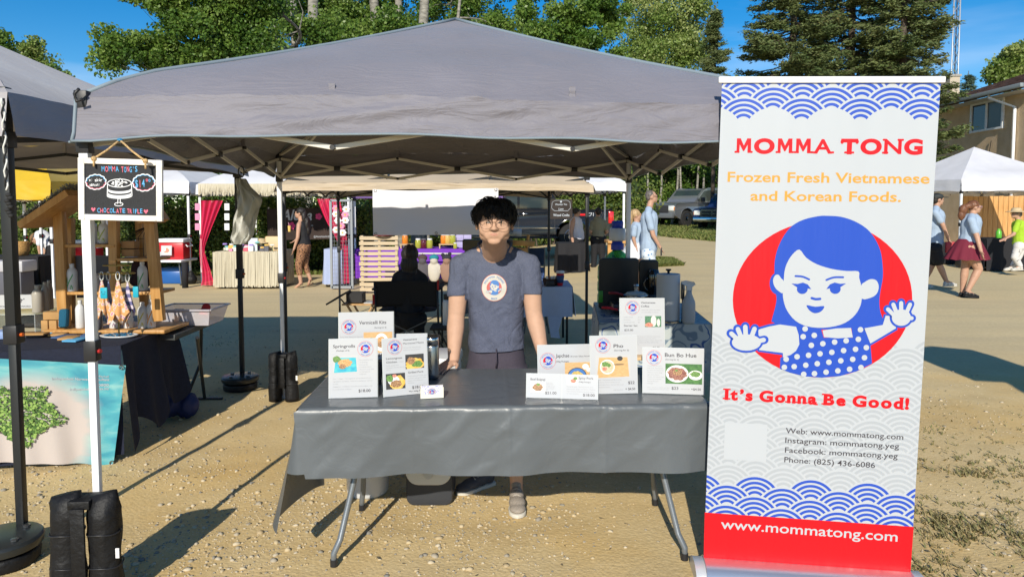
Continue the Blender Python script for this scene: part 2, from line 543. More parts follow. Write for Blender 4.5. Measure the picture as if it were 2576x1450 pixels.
lane=mixc(0.55,ramp(N_(0.5,6),[(0.3,(0.53,0.42,0.235)),(0.7,(0.66,0.53,0.30))]),
ramp(N_(26,8,0.8),[(0.3,(0.42,0.335,0.19)),(0.55,(0.64,0.51,0.29)),(0.8,(0.78,0.66,0.43))]))
mr=nt.nodes.new('ShaderNodeMapRange');mr.inputs[1].default_value=5.5;mr.inputs[2].default_value=8.0;mr.interpolation_type='SMOOTHSTEP'
nt.links.new(sx.outputs[1],mr.inputs[0])
sand=mixc(ramp(N_(0.9,5),[(0.50,(0,0,0)),(0.68,(0.55,0.55,0.55))]),sand,(0.66,0.43,0.15))
mpt=nt.nodes.new('ShaderNodeMapping');mpt.inputs['Scale'].default_value=(0.10,1.1,1);nt.links.new(geo.outputs['Object'],mpt.inputs[0])
lane=mixc(ramp(N_(1.6,5,0.65,mpt.outputs[0]),[(0.47,(0,0,0)),(0.62,(0.22,0.22,0.22))]),lane,(0.36,0.31,0.22))
full=mixc(mr.outputs[0],sand,lane)
nt.links.new(full,b.inputs['Base Color']);b.inputs['Roughness'].default_value=0.95;b.inputs['Specular IOR Level'].default_value=0.15
bp=nt.nodes.new('ShaderNodeBump');bp.inputs['Strength'].default_value=0.35;bp.inputs['Distance'].default_value=0.006
vor=nt.nodes.new('ShaderNodeTexVoronoi');vor.inputs['Scale'].default_value=55;nt.links.new(geo.outputs['Object'],vor.inputs['Vector'])
ad=nt.nodes.new('ShaderNodeMath');ad.operation='SUBTRACT';nt.links.new(N_(90,3,0.6),ad.inputs[0]);nt.links.new(vor.outputs['Distance'],ad.inputs[1])
mf=nt.nodes.new('ShaderNodeMapRange');mf.inputs[1].default_value=2.5;mf.inputs[2].default_value=7.0;mf.inputs[3].default_value=0.4;mf.inputs[4].default_value=0.0;nt.links.new(sx.outputs[1],mf.inputs[0]);nt.links.new(mf.outputs[0],bp.inputs['Strength'])
nt.links.new(ad.outputs[0],bp.inputs['Height']);nt.links.new(bp.outputs[0],b.inputs['Normal'])
ground=np_mesh('ground',V,Fq,gm,smooth=True);tag(ground,'packed tan gravel and dirt market ground with loose stones',kind='structure')

def scatter(name,n,region,base,bf,size,m,label,keep=None,flat=0.6,seed=1,sink=0.25,rndf=None):
  """n small copies of a base shape strewn over the ground, as one mesh"""
  g=np.random.default_rng(seed)
  x0,x1,y0,y1=region
  x=g.uniform(x0,x1,n*4);y=y0*(y1/y0)**g.uniform(0,1,n*4)
  if keep is not None:
    k=g.uniform(0,1,len(x))<keep(x,y);x=x[k];y=y[k]
  x=x[:n];y=y[:n];n=len(x)
  s=size(g,n);a=g.uniform(0,2*PI,n)
  sc=np.stack([s*g.uniform(0.7,1.3,n),s*g.uniform(0.7,1.3,n),s*flat*g.uniform(0.7,1.2,n)],1)
  v=base[None]*sc[:,None,:]
  vx=v[...,0]*np.cos(a)[:,None]-v[...,1]*np.sin(a)[:,None];vy=v[...,0]*np.sin(a)[:,None]+v[...,1]*np.cos(a)[:,None]
  z=gz_np(x,y)+relief(x,y)+sc[:,2]*(1-2*sink)*0.5
  vv=np.stack([vx+x[:,None],vy+y[:,None],v[...,2]+z[:,None]],2).reshape(-1,3)
  ff=(bf[None]+(np.arange(n)*len(base))[:,None,None]).reshape(-1,bf.shape[1])
  rnd=np.repeat(g.uniform(0,1,n),len(base))
  o=np_mesh(name,vv,ff,m,rnd=rnd,smooth=False)
  return tag(o,label,kind='stuff')
bmx=bmesh.new();bmesh.ops.create_icosphere(bmx,subdivisions=1,radius=1.0)
ico_v=np.array([v.co[:] for v in bmx.verts]);ico_f=np.array([[v.index for v in f.verts] for f in bmx.faces]);bmx.free()
ico_v=ico_v*(1+0.18*np.random.default_rng(3).normal(size=ico_v.shape))
pm=leaf_mat('pebble_stone',[(0.42,0.32,0.18),(0.52,0.42,0.26),(0.54,0.46,0.33),(0.36,0.31,0.23),(0.20,0.19,0.17),(0.52,0.43,0.27)],transl=0.0,rough=0.8)
scatter('gravel',26000,(-4.4,4.4,2.0,9.0),ico_v,ico_f,lambda g,n:0.0027+0.005*g.random(n)**3+0.012*g.random(n)**13,pm,
'loose pebbles strewn over the tan market ground',keep=lambda x,y:(0.06+0.94*np.clip(vnoise(x,y,0.7,9)*2.2-0.75,0,1))*np.clip(1.0-(x+0.3)*0.8,0.30,1),seed=5)
lf=np.array([(-1,0,0),(-0.3,0.34,0.25),(0.5,0.3,0.1),(1,0,0.3),(0.4,-0.3,0.2),(-0.4,-0.28,0.05)]);lff=np.array([[0,1,5],[1,2,5],[2,4,5],[2,3,4]])
dm=leaf_mat('dry_leaf',[(0.10,0.09,0.06),(0.22,0.17,0.10),(0.07,0.06,0.045)],transl=0.0,rough=0.9)
scatter('leaf_litter',420,(-4.0,4.2,2.1,8.0),lf,lff,lambda g,n:0.007+0.013*g.random(n)**2,dm,'scattered dry leaves and twigs on the tan gravel',flat=1.0,seed=8,sink=0.0)
# weeds on the right, grass further off
def blades(name,n,region,h,m,label,keep,seed,w=0.004):
  g=np.random.default_rng(seed);x0,x1,y0,y1=region
  x=g.uniform(x0,x1,n*6);y=y0*(y1/y0)**g.uniform(0,1,n*6)
  k=g.uniform(0,1,len(x))<keep(x,y);x=x[k][:n];y=y[k][:n];n=len(x)
  a=g.uniform(0,2*PI,n);hh=h*g.uniform(0.4,1.3,n);ln=hh*g.uniform(0.3,1.6,n)
  z=gz_np(x,y)+relief(x,y)-0.002;ww=w*g.uniform(0.6,1.6,n)
  dx,dy=np.cos(a),np.sin(a)
  v=np.stack([np.stack([x-dy*ww,y+dx*ww,z],1),np.stack([x+dy*ww,y-dx*ww,z],1),
np.stack([x+dx*ln*.6+dy*ww,y+dy*ln*.6-dx*ww,z+hh*.75],1),np.stack([x+dx*ln,y+dy*ln,z+hh],1)],1).reshape(-1,3)
  b_=(np.arange(n)*4)[:,None]
  f=np.concatenate([b_+np.array([[0,1,2]]),b_+np.array([[0,2,3]])])
  return tag(np_mesh(name,v,f,m,rnd=np.repeat(g.random(n),4)),label,kind='stuff')
gmt=leaf_mat('weed_green',[(0.16,0.16,0.06),(0.28,0.24,0.10),(0.40,0.31,0.16),(0.20,0.22,0.08)],transl=0.25,rough=0.7)
gmt2=leaf_mat('lawn_green',[(0.12,0.17,0.035),(0.20,0.24,0.06),(0.30,0.28,0.10)],transl=0.3,rough=0.6)
def weedk(x,y):
  p=np.clip((vnoise(x,y,0.42,21)*0.5+vnoise(x,y,0.13,22)*0.4+vnoise(x,y,0.05,23)*0.4-0.62)*2.2,0,1)**1.5
  return p*np.clip((x-1.35-0.05*y)*1.6,0,1)*np.clip((5.0-y)*1.1,0,1)+0.012*(x>1.2)
blades('weeds',30000,(1.2,5.0,2.2,5.4),0.022,gmt,'low weeds and patchy grass right of the roll-up banner',weedk,11)
def weedk2(x,y):return 0.25*np.clip((vnoise(x,y,0.5,31)+vnoise(x,y,0.15,32)*0.6-0.95)*4,0,1)
blades('sparse_grass',2500,(-3.6,-1.0,5.6,8.6),0.014,gmt,'sparse trampled grass in the shade behind the left stall',weedk2,12)
def patch(pts):
  q=[GG(*p) for p in pts]
  return[(p.x,p.y) for p in q]
def inside(poly,x,y):
  c=np.zeros(len(x),bool);j=len(poly)-1
  for i in range(len(poly)):
    xi,yi=poly[i];xj,yj=poly[j]
    k=((yi>y)!=(yj>y))&(x<(xj-xi)*(y-yi)/(yj-yi+1e-12)+xi);c^=k;j=i
  return c
def lawn(name,pts,n,h,label,seed,w=0.015):
  poly=patch(pts);xs_=[p[0] for p in poly];ys_=[p[1] for p in poly]
  o=blades(name,n,(min(xs_),max(xs_),min(ys_),max(ys_)),h,gmt2,label,lambda x,y:(inside(poly,x,y)*np.clip(vnoise(x,y,1.2,seed)*2-0.2,0,1)),seed,w)
lawn('grass_island',[(1640,672),(1720,668),(1708,660),(1690,652),(1640,650)],9000,0.07,'small green grass island in the gravel lane',41)
lawn('grass_verge',[(1600,588),(1840,612),(2300,640),(2300,585),(1840,570),(1600,566)],24000,0.14,'grass verge under the parked pickup trucks',42,0.03)
lawn('lawn',[(-300,700),(900,690),(900,640),(-300,645)],30000,0.07,'strip of shaded grass in front of the hedge',43,0.02)

# ================================================================ TREES
def leaf_cloud(centers,sig,n,size,g,droop=0.0,aspect=0.9):
  """n leaf-sized faces gathered in clumps about the centres; sig is the spread of each clump"""
  c=np.asarray(centers);k=g.integers(0,len(c),n)
  sg=np.asarray(sig)[k] if np.ndim(sig) else np.full(n,sig)
  off=g.normal(size=(n,3));off/=np.maximum(np.linalg.norm(off,axis=1)[:,None],1e-6);off*=(g.random(n)**0.45)[:,None]*sg[:,None]
  off[:,2]*=0.75
  p=c[k]+off;p[:,2]-=droop*g.random(n)*sg
  nrm=g.normal(size=(n,3));nrm/=np.linalg.norm(nrm,axis=1)[:,None]
  t=np.cross(nrm,g.normal(size=(n,3)));t/=np.linalg.norm(t,axis=1)[:,None];u=np.cross(nrm,t)
  s=size*g.uniform(0.6,1.25,n)[:,None]
  v=np.stack([p-t*s*0.5,p+u*s*0.42*aspect+t*s*0.05,p+t*s*0.55,p-u*s*0.42*aspect+t*s*0.05],1).reshape(-1,3)
  f=(np.arange(n)*4)[:,None]+np.arange(4)[None]
  base=g.random(len(c))[k]
  rnd=np.repeat(np.clip(0.55*base+0.45*g.random(n),0,1),4)
  return v,f,rnd
bark_w=mat('aspen_bark',(0.34,0.32,0.27),0.8,col2=(0.13,0.12,0.10),vscale=5,bump=0.5,bscale=14,bdist=0.02,stretch=(1,1,3.0))
bark_d=mat('dark_bark',(0.09,0.07,0.055),0.9,var=0.4,vscale=6,bump=0.6,bscale=12,bdist=0.02)
green_a=leaf_mat('aspen_leaf',[(0.045,0.10,0.016),(0.09,0.18,0.028),(0.17,0.27,0.045),(0.28,0.37,0.10)],0.40,0.42)
green_b=leaf_mat('birch_leaf',[(0.12,0.20,0.035),(0.20,0.29,0.06),(0.30,0.37,0.11),(0.42,0.44,0.17)],0.4,0.45)
green_c=leaf_mat('shrub_leaf',[(0.05,0.09,0.018),(0.09,0.15,0.028),(0.16,0.21,0.04),(0.26,0.25,0.06)],0.3,0.55)
green_s=leaf_mat('spruce_needle',[(0.05,0.085,0.025),(0.085,0.125,0.035),(0.14,0.165,0.05),(0.11,0.15,0.055),(0.18,0.155,0.05)],0.1,0.7)
green_bs=leaf_mat('blue_spruce_needle',[(0.05,0.09,0.06),(0.08,0.13,0.085),(0.11,0.16,0.10)],0.1,0.7)
def limb_path(p,q,g,bend=0.12,n=6):
  p,q=np.array(p,float),np.array(q,float);L=np.linalg.norm(q-p);pts=[]
  off=np.zeros(3)
  for i in range(n+1):
    t=i/n;pts.append(tuple(p+(q-p)*t+off*math.sin(PI*t)))
    if i==0:off=g.normal(size=3)*L*bend
  return pts
def leafy_tree(name,label,cat,trunks,clumps,n,size,lm,bm_,seed,group=None,sig=1.0,twigs=2,aspect=0.9):
  """trunks: list of (base, top, r0, r1); clumps: list of (centre, radii); leaf clumps gather inside and round them, carried by limbs"""
  g=np.random.default_rng(seed);t=thing(name,label,cat,trunks[0][0],0,group)
  tb=MB();lb=MB();spine=[]
  for(p,q,r0,r1) in trunks:
    pts=limb_path(p,q,g,0.02,9);tb.tube(pts,[r0+(r1-r0)*i/9 for i in range(10)],9)
    spine+=[(np.array(a),r0+(r1-r0)*i/9) for i,a in enumerate(pts) if i>2]
  cs=[];sg=[]
  for(c,r_,m) in clumps:
    c=np.array(c,float);r_=np.array(r_,float)
    for _ in range(m):
      d=g.normal(size=3);d/=np.linalg.norm(d);k=c+d*r_*g.uniform(0.35,1.0)
      cs.append(k);sg.append(sig*g.uniform(0.55,1.25))
    s,rr=min(spine,key=lambda a:np.linalg.norm((a[0]-c)*(1,1,0.8))+(0 if a[0][2]<c[2]+0.3 else 3))
    pts=limb_path(s,c,g,0.10,7);rb=max(0.03,min(rr*0.6,0.025*np.linalg.norm(c-s)+0.02))
    lb.tube(pts,[rb*(1-0.75*i/7) for i in range(8)],6)
    for k in cs[-m:]:
      for _ in range(twigs-1):
        lb.tube(limb_path(pts[g.integers(3,8)],k,g,0.12,4),[rb*0.35,rb*0.28,rb*0.2,rb*0.14,rb*0.08],4,cap=False)
  tb.build('trunk',bm_,t,smooth=True)
  lb.build('branches',bm_,t,smooth=True,normals=False)
  v,f,rn=leaf_cloud(cs,sg,n,size,g,aspect=aspect)
  np_mesh('crown',v,f,lm,t,rnd=rn)
  return t
# aspens behind the dark grey canopy
def Pz(x,y,Y):p=P(x,y,Y);return(p.x,p.y,p.z)
def up(x,y,Y,r=None):return Pz(x,y,Y)
def atree(label,tr,cl,n,size,lm,seed,sig=0.55,name='aspen_tree',bm_=None,cat='tree',group=None,twigs=2,aspect=0.9):
  trunks=[]
  for(xb,xt,yt,Y,r0,r1) in tr:
    top=P(xt,yt,Y);base=P(xb,525,Y);base.z=ground_z(base.x,base.y)-0.1
    trunks.append((tuple(base),tuple(top),r0,r1))
  clumps=[(Pz(x,y,Y),(rx*Y/FL,ry_*Y/FL*0.9,ry_*Y/FL),m) for(x,y,Y,rx,ry_,m) in cl]
  return leafy_tree(name,label,cat,trunks,clumps,n,size,lm,bm_ or bark_w,seed,group,sig,twigs,aspect)
AG='aspens behind the dark grey canopy'
atree('leaning pale aspen whose low limb reaches left over the dark canopy',[(790,735,-140,20,0.17,0.07),(790,690,30,20.2,0.11,0.05)],
[(300,125,16,60,40,10),(400,135,16.5,90,50,16),(520,140,16.5,90,45,16),(640,110,17,70,60,14),(540,40,16.5,70,50,10),(430,-10,16,60,40,12),(480,60,16,60,35,8),(640,0,17,80,60,14),(330,-40,16,60,36,8),(520,-80,16,120,60,16)],
56000,0.085,green_a,61,0.42,group=AG)
atree('thick white barked aspen left of the canopy peak',[(840,790,-120,20.5,0.22,0.14)],
[(740,30,21.0,80,60,14),(800,90,20.0,90,50,16),(860,20,21.5,70,70,14),(900,110,21.0,60,40,10),(780,-60,21.0,120,60,16)],26000,0.09,green_a,62,0.5,group=AG)
atree('pair of straight aspen trunks in deep leaf just left of the peak',[(950,930,-120,21,0.20,0.13),(1010,1000,-120,21.4,0.16,0.1)],
[(900,40,22,110,80,18),(1000,60,22.5,100,90,18),(960,-60,22,140,60,16),(960,110,21,60,40,8),(1000,75,19.6,90,30,12),(920,95,19.6,80,24,10)],28000,0.10,green_a,63,0.55,group=AG)
atree('knotty aspen rising right behind the canopy peak',[(1050,1075,-120,20,0.21,0.12),(1060,1160,-30,20.3,0.10,0.04)],
[(1130,20,22.0,100,50,14),(1200,60,22.0,90,50,16),(1180,-40,22.0,110,60,16),(1250,70,21.5,50,40,8),(1050,-60,22.0,100,40,12)],25000,0.09,green_a,64,0.45,group=AG)
atree('bright green poplar right of the canopy peak with a slanting pale limb',[(1500,1420,-60,30,0.2,0.1)],
[(1370,60,29.0,80,80,18),(1450,40,29.0,100,70,20),(1530,30,30.0,70,60,14),(1500,130,29.0,80,40,14),(1420,-50,29.0,140,50,18),(1360,110,28.0,50,40,10)],36000,0.13,green_a,65,0.55,name='poplar_tree')
atree('pale yellow green birch between the poplar and the small spruce',[(1665,1650,-40,48,0.22,0.1)],
[(1640,60,46.0,90,80,20),(1720,30,46.5,70,70,16),(1650,150,45.0,80,50,18),(1730,130,45.5,60,50,12),(1620,-20,46.0,60,50,10)],34000,0.19,green_b,66,1.1,name='birch_tree',aspect=0.7)
# thin trees over the left canopy
atree('slim sparse tree over the left grey canopy',[(90,92,110,20,0.06,0.03)],[(90,115,20,26,30,10),(100,160,20,34,26,12),(70,140,20,20,20,6)],3200,0.09,green_b,67,0.3,name='young_tree',bm_=bark_d)
atree('low dark leaved tree top showing beside the slim tree',[(135,135,190,20,0.06,0.03)],[(150,195,20,34,14,8),(125,180,20,18,16,5)],1600,0.10,green_a,68,0.22,name='young_tree',bm_=bark_d)
atree('dark tree cut off by the left edge of the view',[(-30,-30,100,18,0.1,0.04)],[(-30,110,18,50,30,12),(-10,140,18,34,20,8)],5000,0.10,green_a,69,0.35,name='young_tree',bm_=bark_d)
atree('green tree rising over the brown roof at far right',[(2560,2550,160,34,0.2,0.1)],[(2530,185,34,50,26,14),(2570,150,34,50,40,14),(2600,170,34,60,50,14)],14000,0.16,green_b,70,0.7,name='ash_tree',bm_=bark_d)
def spruce(label,xb,yt,yb,Y,rad,n,seed,lm,group=None,gapy=1.0,size=0.16,name='spruce_tree'):
  g=np.random.default_rng(seed)
  base=P(xb,525,Y);gz=ground_z(base.x,base.y);top=P(xb,yt,Y).z;low=P(xb,yb,Y).z
  t=thing(name,label,'spruce',(base.x,base.y,gz),0,group)
  tb=MB();tb.tube([(base.x,base.y,gz-0.1),(base.x,base.y,(gz+top)/2),(base.x,base.y,top)],[rad*0.06+0.06,rad*0.035+0.04,0.015],9)
  tb.build('trunk',bark_d,t,smooth=True)
  bb=MB();C_=[];T_=[]
  z=low;H=top-low
  while z<top-0.2:
    fr=(z-low)/H;r0=rad*(1-fr)**0.75*min(1,0.72+fr*3)
    for k in range(g.integers(5,8)):
      a=g.uniform(0,2*PI);L=r0*g.uniform(0.65,1.12)
      zz=z+g.uniform(-0.15,0.15);dr=-0.16*L
      pts=[(base.x+math.cos(a)*L*s,base.y+math.sin(a)*L*s,zz+dr*math.sin(s*2.2)+0.06*L*s*s) for s in(0,0.35,0.7,1)]
      bb.tube(pts,[0.03,0.022,0.014,0.006],4,cap=False)
      m=max(3,int(L*5.5))
      for j in range(m):
        s=0.25+0.75*(j+g.random())/m;px_,py_=base.x+math.cos(a)*L*s,base.y+math.sin(a)*L*s
        pz=zz+dr*math.sin(s*2.2)+0.06*L*s*s
        side=g.uniform(-1,1)*0.30*L*(1.15-s)
        C_.append((px_-math.sin(a)*side,py_+math.cos(a)*side,pz-abs(side)*0.2));T_.append((math.cos(a),math.sin(a)))
    z+=0.24*gapy*g.uniform(0.8,1.25)
  bb.build('branches',bark_d,t,smooth=False,normals=False)
  C_=np.array(C_);T_=np.array(T_);k=g.integers(0,len(C_),n)
  c=C_[k];tt=T_[k]
  off=g.normal(size=(n,3))*(size*0.62,size*0.62,size*0.30);off[:,2]-=0.05
  p=c+off
  d=np.stack([tt[:,0]+g.normal(size=n)*0.7,tt[:,1]+g.normal(size=n)*0.7,g.normal(size=n)*0.35-0.12],1);d/=np.linalg.norm(d,axis=1)[:,None]
  u=np.cross(d,g.normal(size=(n,3)));u/=np.linalg.norm(u,axis=1)[:,None]
  s=size*g.uniform(0.5,1.1,n)[:,None]
  v=np.stack([p-d*s*0.5,p+u*s*0.15,p+d*s*0.5,p-u*s*0.15],1).reshape(-1,3)
  f=(np.arange(n)*4)[:,None]+np.arange(4)[None]
  cr=g.random(len(C_))[k]
  np_mesh('crown',v,f,lm,t,rnd=np.repeat(np.clip(0.7*cr+0.3*g.random(n),0,1),4))
  return t
SG='tall spruces behind the roll-up banner'
spruce('broad old spruce just right of the banner top centre-left',1985,-420,230,24,2.3,90000,81,green_s,SG)
spruce('dense middle spruce of the tall row behind the banner',2130,-470,215,25,2.3,80000,82,green_s,SG)
spruce('rightmost tall spruce whose low boughs hang beside the concrete chimney',2258,-400,400,23,2.1,100000,83,green_s,SG)
spruce('small pointed spruce left of the tall row',1792,8,260,38,1.15,30000,84,green_s,size=0.19,gapy=1.5)
spruce('little blue spruce peeking over the roof beside the chimney',2423,178,300,40,0.8,7000,85,green_bs,size=0.16)
# hedge behind the left stalls
def shrub_mass(name,label,cat,x0,x1,yt,Y,depth,n,size,lm,seed,kind=None,lumps=60,zb=0.0):
  g=np.random.default_rng(seed);a,b_=P(x0,525,Y),P(x1,525,Y);zt=P(x0,yt,Y).z
  t=thing(name,label,cat,((a.x+b_.x)/2,Y,ground_z((a.x+b_.x)/2,Y)))
  cs=[];sg=[]
  st=MB()
  for i in range(lumps):
    x=g.uniform(a.x,b_.x);z=g.uniform(zb+0.25,zt-0.25)+0.15*math.sin(x*1.7);y=Y+g.uniform(-0.15,0.4)*depth+0.25*depth*(z/zt)
    cs.append((x,y,z+ground_z(x,y)));sg.append(g.uniform(0.4,0.75))
  for i in range(max(5,lumps//8)):
    x=g.uniform(a.x,b_.x);gz=ground_z(x,Y);st.tube([(x,Y+0.1,gz),(x+g.uniform(-.2,.2),Y+.2,gz+zt*0.5),(x+g.uniform(-.4,.4),Y+.2,gz+zt*0.85)],[0.03,0.02,0.01],5)
  st.build('stem',bark_d,t)
  v,f,rn=leaf_cloud(cs,sg,n,size,g)
  np_mesh('foliage',v,f,lm,t,rnd=rn)
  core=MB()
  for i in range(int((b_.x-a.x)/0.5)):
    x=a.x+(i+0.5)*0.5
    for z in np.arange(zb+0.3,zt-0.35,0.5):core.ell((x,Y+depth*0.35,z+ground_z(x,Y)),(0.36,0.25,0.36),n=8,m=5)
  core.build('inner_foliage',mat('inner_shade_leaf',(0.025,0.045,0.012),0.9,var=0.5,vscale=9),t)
  return t
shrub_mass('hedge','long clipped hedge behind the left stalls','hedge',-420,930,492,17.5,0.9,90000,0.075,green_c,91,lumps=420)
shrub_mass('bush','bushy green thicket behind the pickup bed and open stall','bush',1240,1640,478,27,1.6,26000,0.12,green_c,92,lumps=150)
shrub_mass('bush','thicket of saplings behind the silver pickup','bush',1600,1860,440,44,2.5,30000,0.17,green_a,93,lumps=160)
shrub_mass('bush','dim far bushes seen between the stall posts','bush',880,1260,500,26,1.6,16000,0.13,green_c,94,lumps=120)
for i,(x,s) in enumerate([(1628,0),(1652,6),(1690,12),(1718,-8),(1745,14),(1772,5)]):
  atree(['slender white birch nearest the tent leg','second slender birch right of the tent leg','thin forked birch above the silver pickup bonnet','birch leaning left above the silver pickup roof','birch leaning right above the silver pickup roof','birch trunk closest to the banner edge'][i],
[(x,x+s,330,43,0.09,0.04)],[(x+s,380,43,40,40,6),(x,300,43,60,60,8)],3500,0.2,green_a,200+i,0.9,name='birch_tree',group='slender birches beyond the parking',twigs=1)
# far wood that closes the horizon
v,f,rn=leaf_cloud([(x,95+10*math.sin(x*0.1),z) for x in np.arange(-120,120,3.5) for z in(1.5,4.5,7.0,9.5)],3.0,70000,0.8,np.random.default_rng(99))
tag(np_mesh('far_wood',v,f,green_a,rnd=rn),'far wood closing the view behind the stalls',kind='stuff')
# ================================================================ TENTS
def fabric(name,col,bump=0.35,bscale=9,transl=0.0,rough=0.55,col2=None):
  if name in MATS:return MATS[name]
  m,nt,b=new_mat(name)
  tc=nt.nodes.new('ShaderNodeTexCoord');n1=nt.nodes.new('ShaderNodeTexNoise');n1.inputs['Scale'].default_value=2.2;n1.inputs['Detail'].default_value=6
  nt.links.new(tc.outputs['Object'],n1.inputs['Vector'])
  rp=nt.nodes.new('ShaderNodeValToRGB');rp.color_ramp.elements[0].position=.3;rp.color_ramp.elements[1].position=.75
  rp.color_ramp.elements[0].color=(*[c*0.9 for c in col],1);rp.color_ramp.elements[1].color=(*[c*1.08 for c in col],1)
  nt.links.new(n1.outputs['Fac'],rp.inputs[0]);nt.links.new(rp.outputs[0],b.inputs['Base Color'])
  b.inputs['Roughness'].default_value=rough;b.inputs['Specular IOR Level'].default_value=0.4
  b.inputs['Sheen Weight'].default_value=0.25
  mp=nt.nodes.new('ShaderNodeMapping');mp.inputs['Scale'].default_value=(0.55,0.8,2.4);mp.inputs['Rotation'].default_value=(0,0.35,0)
  nt.links.new(tc.outputs['Object'],mp.inputs[0])
  w=nt.nodes.new('ShaderNodeTexNoise');w.inputs['Scale'].default_value=bscale;w.inputs['Detail'].default_value=4;w.inputs['Distortion'].default_value=1.6
  nt.links.new(mp.outputs[0],w.inputs['Vector'])
  rg=nt.nodes.new('ShaderNodeMath');rg.operation='SUBTRACT';rg.inputs[1].default_value=0.5;ab=nt.nodes.new('ShaderNodeMath');ab.operation='ABSOLUTE'
  nt.links.new(w.outputs['Fac'],rg.inputs[0]);nt.links.new(rg.outputs[0],ab.inputs[0])
  n3=nt.nodes.new('ShaderNodeTexNoise');n3.inputs['Scale'].default_value=350;nt.links.new(tc.outputs['Object'],n3.inputs['Vector'])
  ma=nt.nodes.new('ShaderNodeMath');ma.operation='MULTIPLY_ADD';ma.inputs[1].default_value=0.03
  nt.links.new(n3.outputs['Fac'],ma.inputs[0]);nt.links.new(ab.outputs[0],ma.inputs[2])
  bp=nt.nodes.new('ShaderNodeBump');bp.inputs['Strength'].default_value=bump;bp.inputs['Distance'].default_value=0.05
  nt.links.new(ma.outputs[0],bp.inputs['Height']);nt.links.new(bp.outputs[0],b.inputs['Normal'])
  if transl:
    t=nt.nodes.new('ShaderNodeBsdfTranslucent');t.inputs[0].default_value=(*col,1);mx=nt.nodes.new('ShaderNodeMixShader');mx.inputs[0].default_value=transl
    nt.links.new(b.outputs[0],mx.inputs[1]);nt.links.new(t.outputs[0],mx.inputs[2]);nt.links.new(mx.outputs[0],nt.nodes['Material Output'].inputs[0])
  MATS[name]=m
  return m
white_metal=mat('white_powder_coat',(0.80,0.82,0.84),0.35,bump=0.05,bscale=200)
grey_metal=mat('dull_white_bar',(0.62,0.60,0.55),0.4)
black_metal=mat('black_powder_coat',(0.018,0.020,0.022),0.4,bump=0.1,bscale=150)
black_plastic=mat('black_plastic',(0.02,0.02,0.022),0.45)
orange_plastic=mat('orange_plastic',(0.65,0.12,0.02),0.4)
CREASES=[(0.0,1.3,.022,.10),(0.03,2.6,.014,.06),(0.12,2.2,.022,.12),(0.16,4.5,.012,.05),(0.22,3.2,.018,.08),(0.33,7,.010,.05),(0.42,5,.014,.07),(0.52,12,.008,.05),(0.56,6,.012,.06),(0.63,9,.012,.05),(0.68,5,.018,.08),(0.74,10,.012,.05),(0.78,6,.016,.06),(0.84,12,.010,.05),(0.88,7,.016,.06),(0.93,14,.010,.05),(0.5,-6,.010,.05),(0.66,-8,.012,.05),(0.80,-7,.012,.05)]
def nz1(a,b_,s,seed):return float(vnoise(np.array([a]),np.array([b_]),s,seed)[0])-0.5
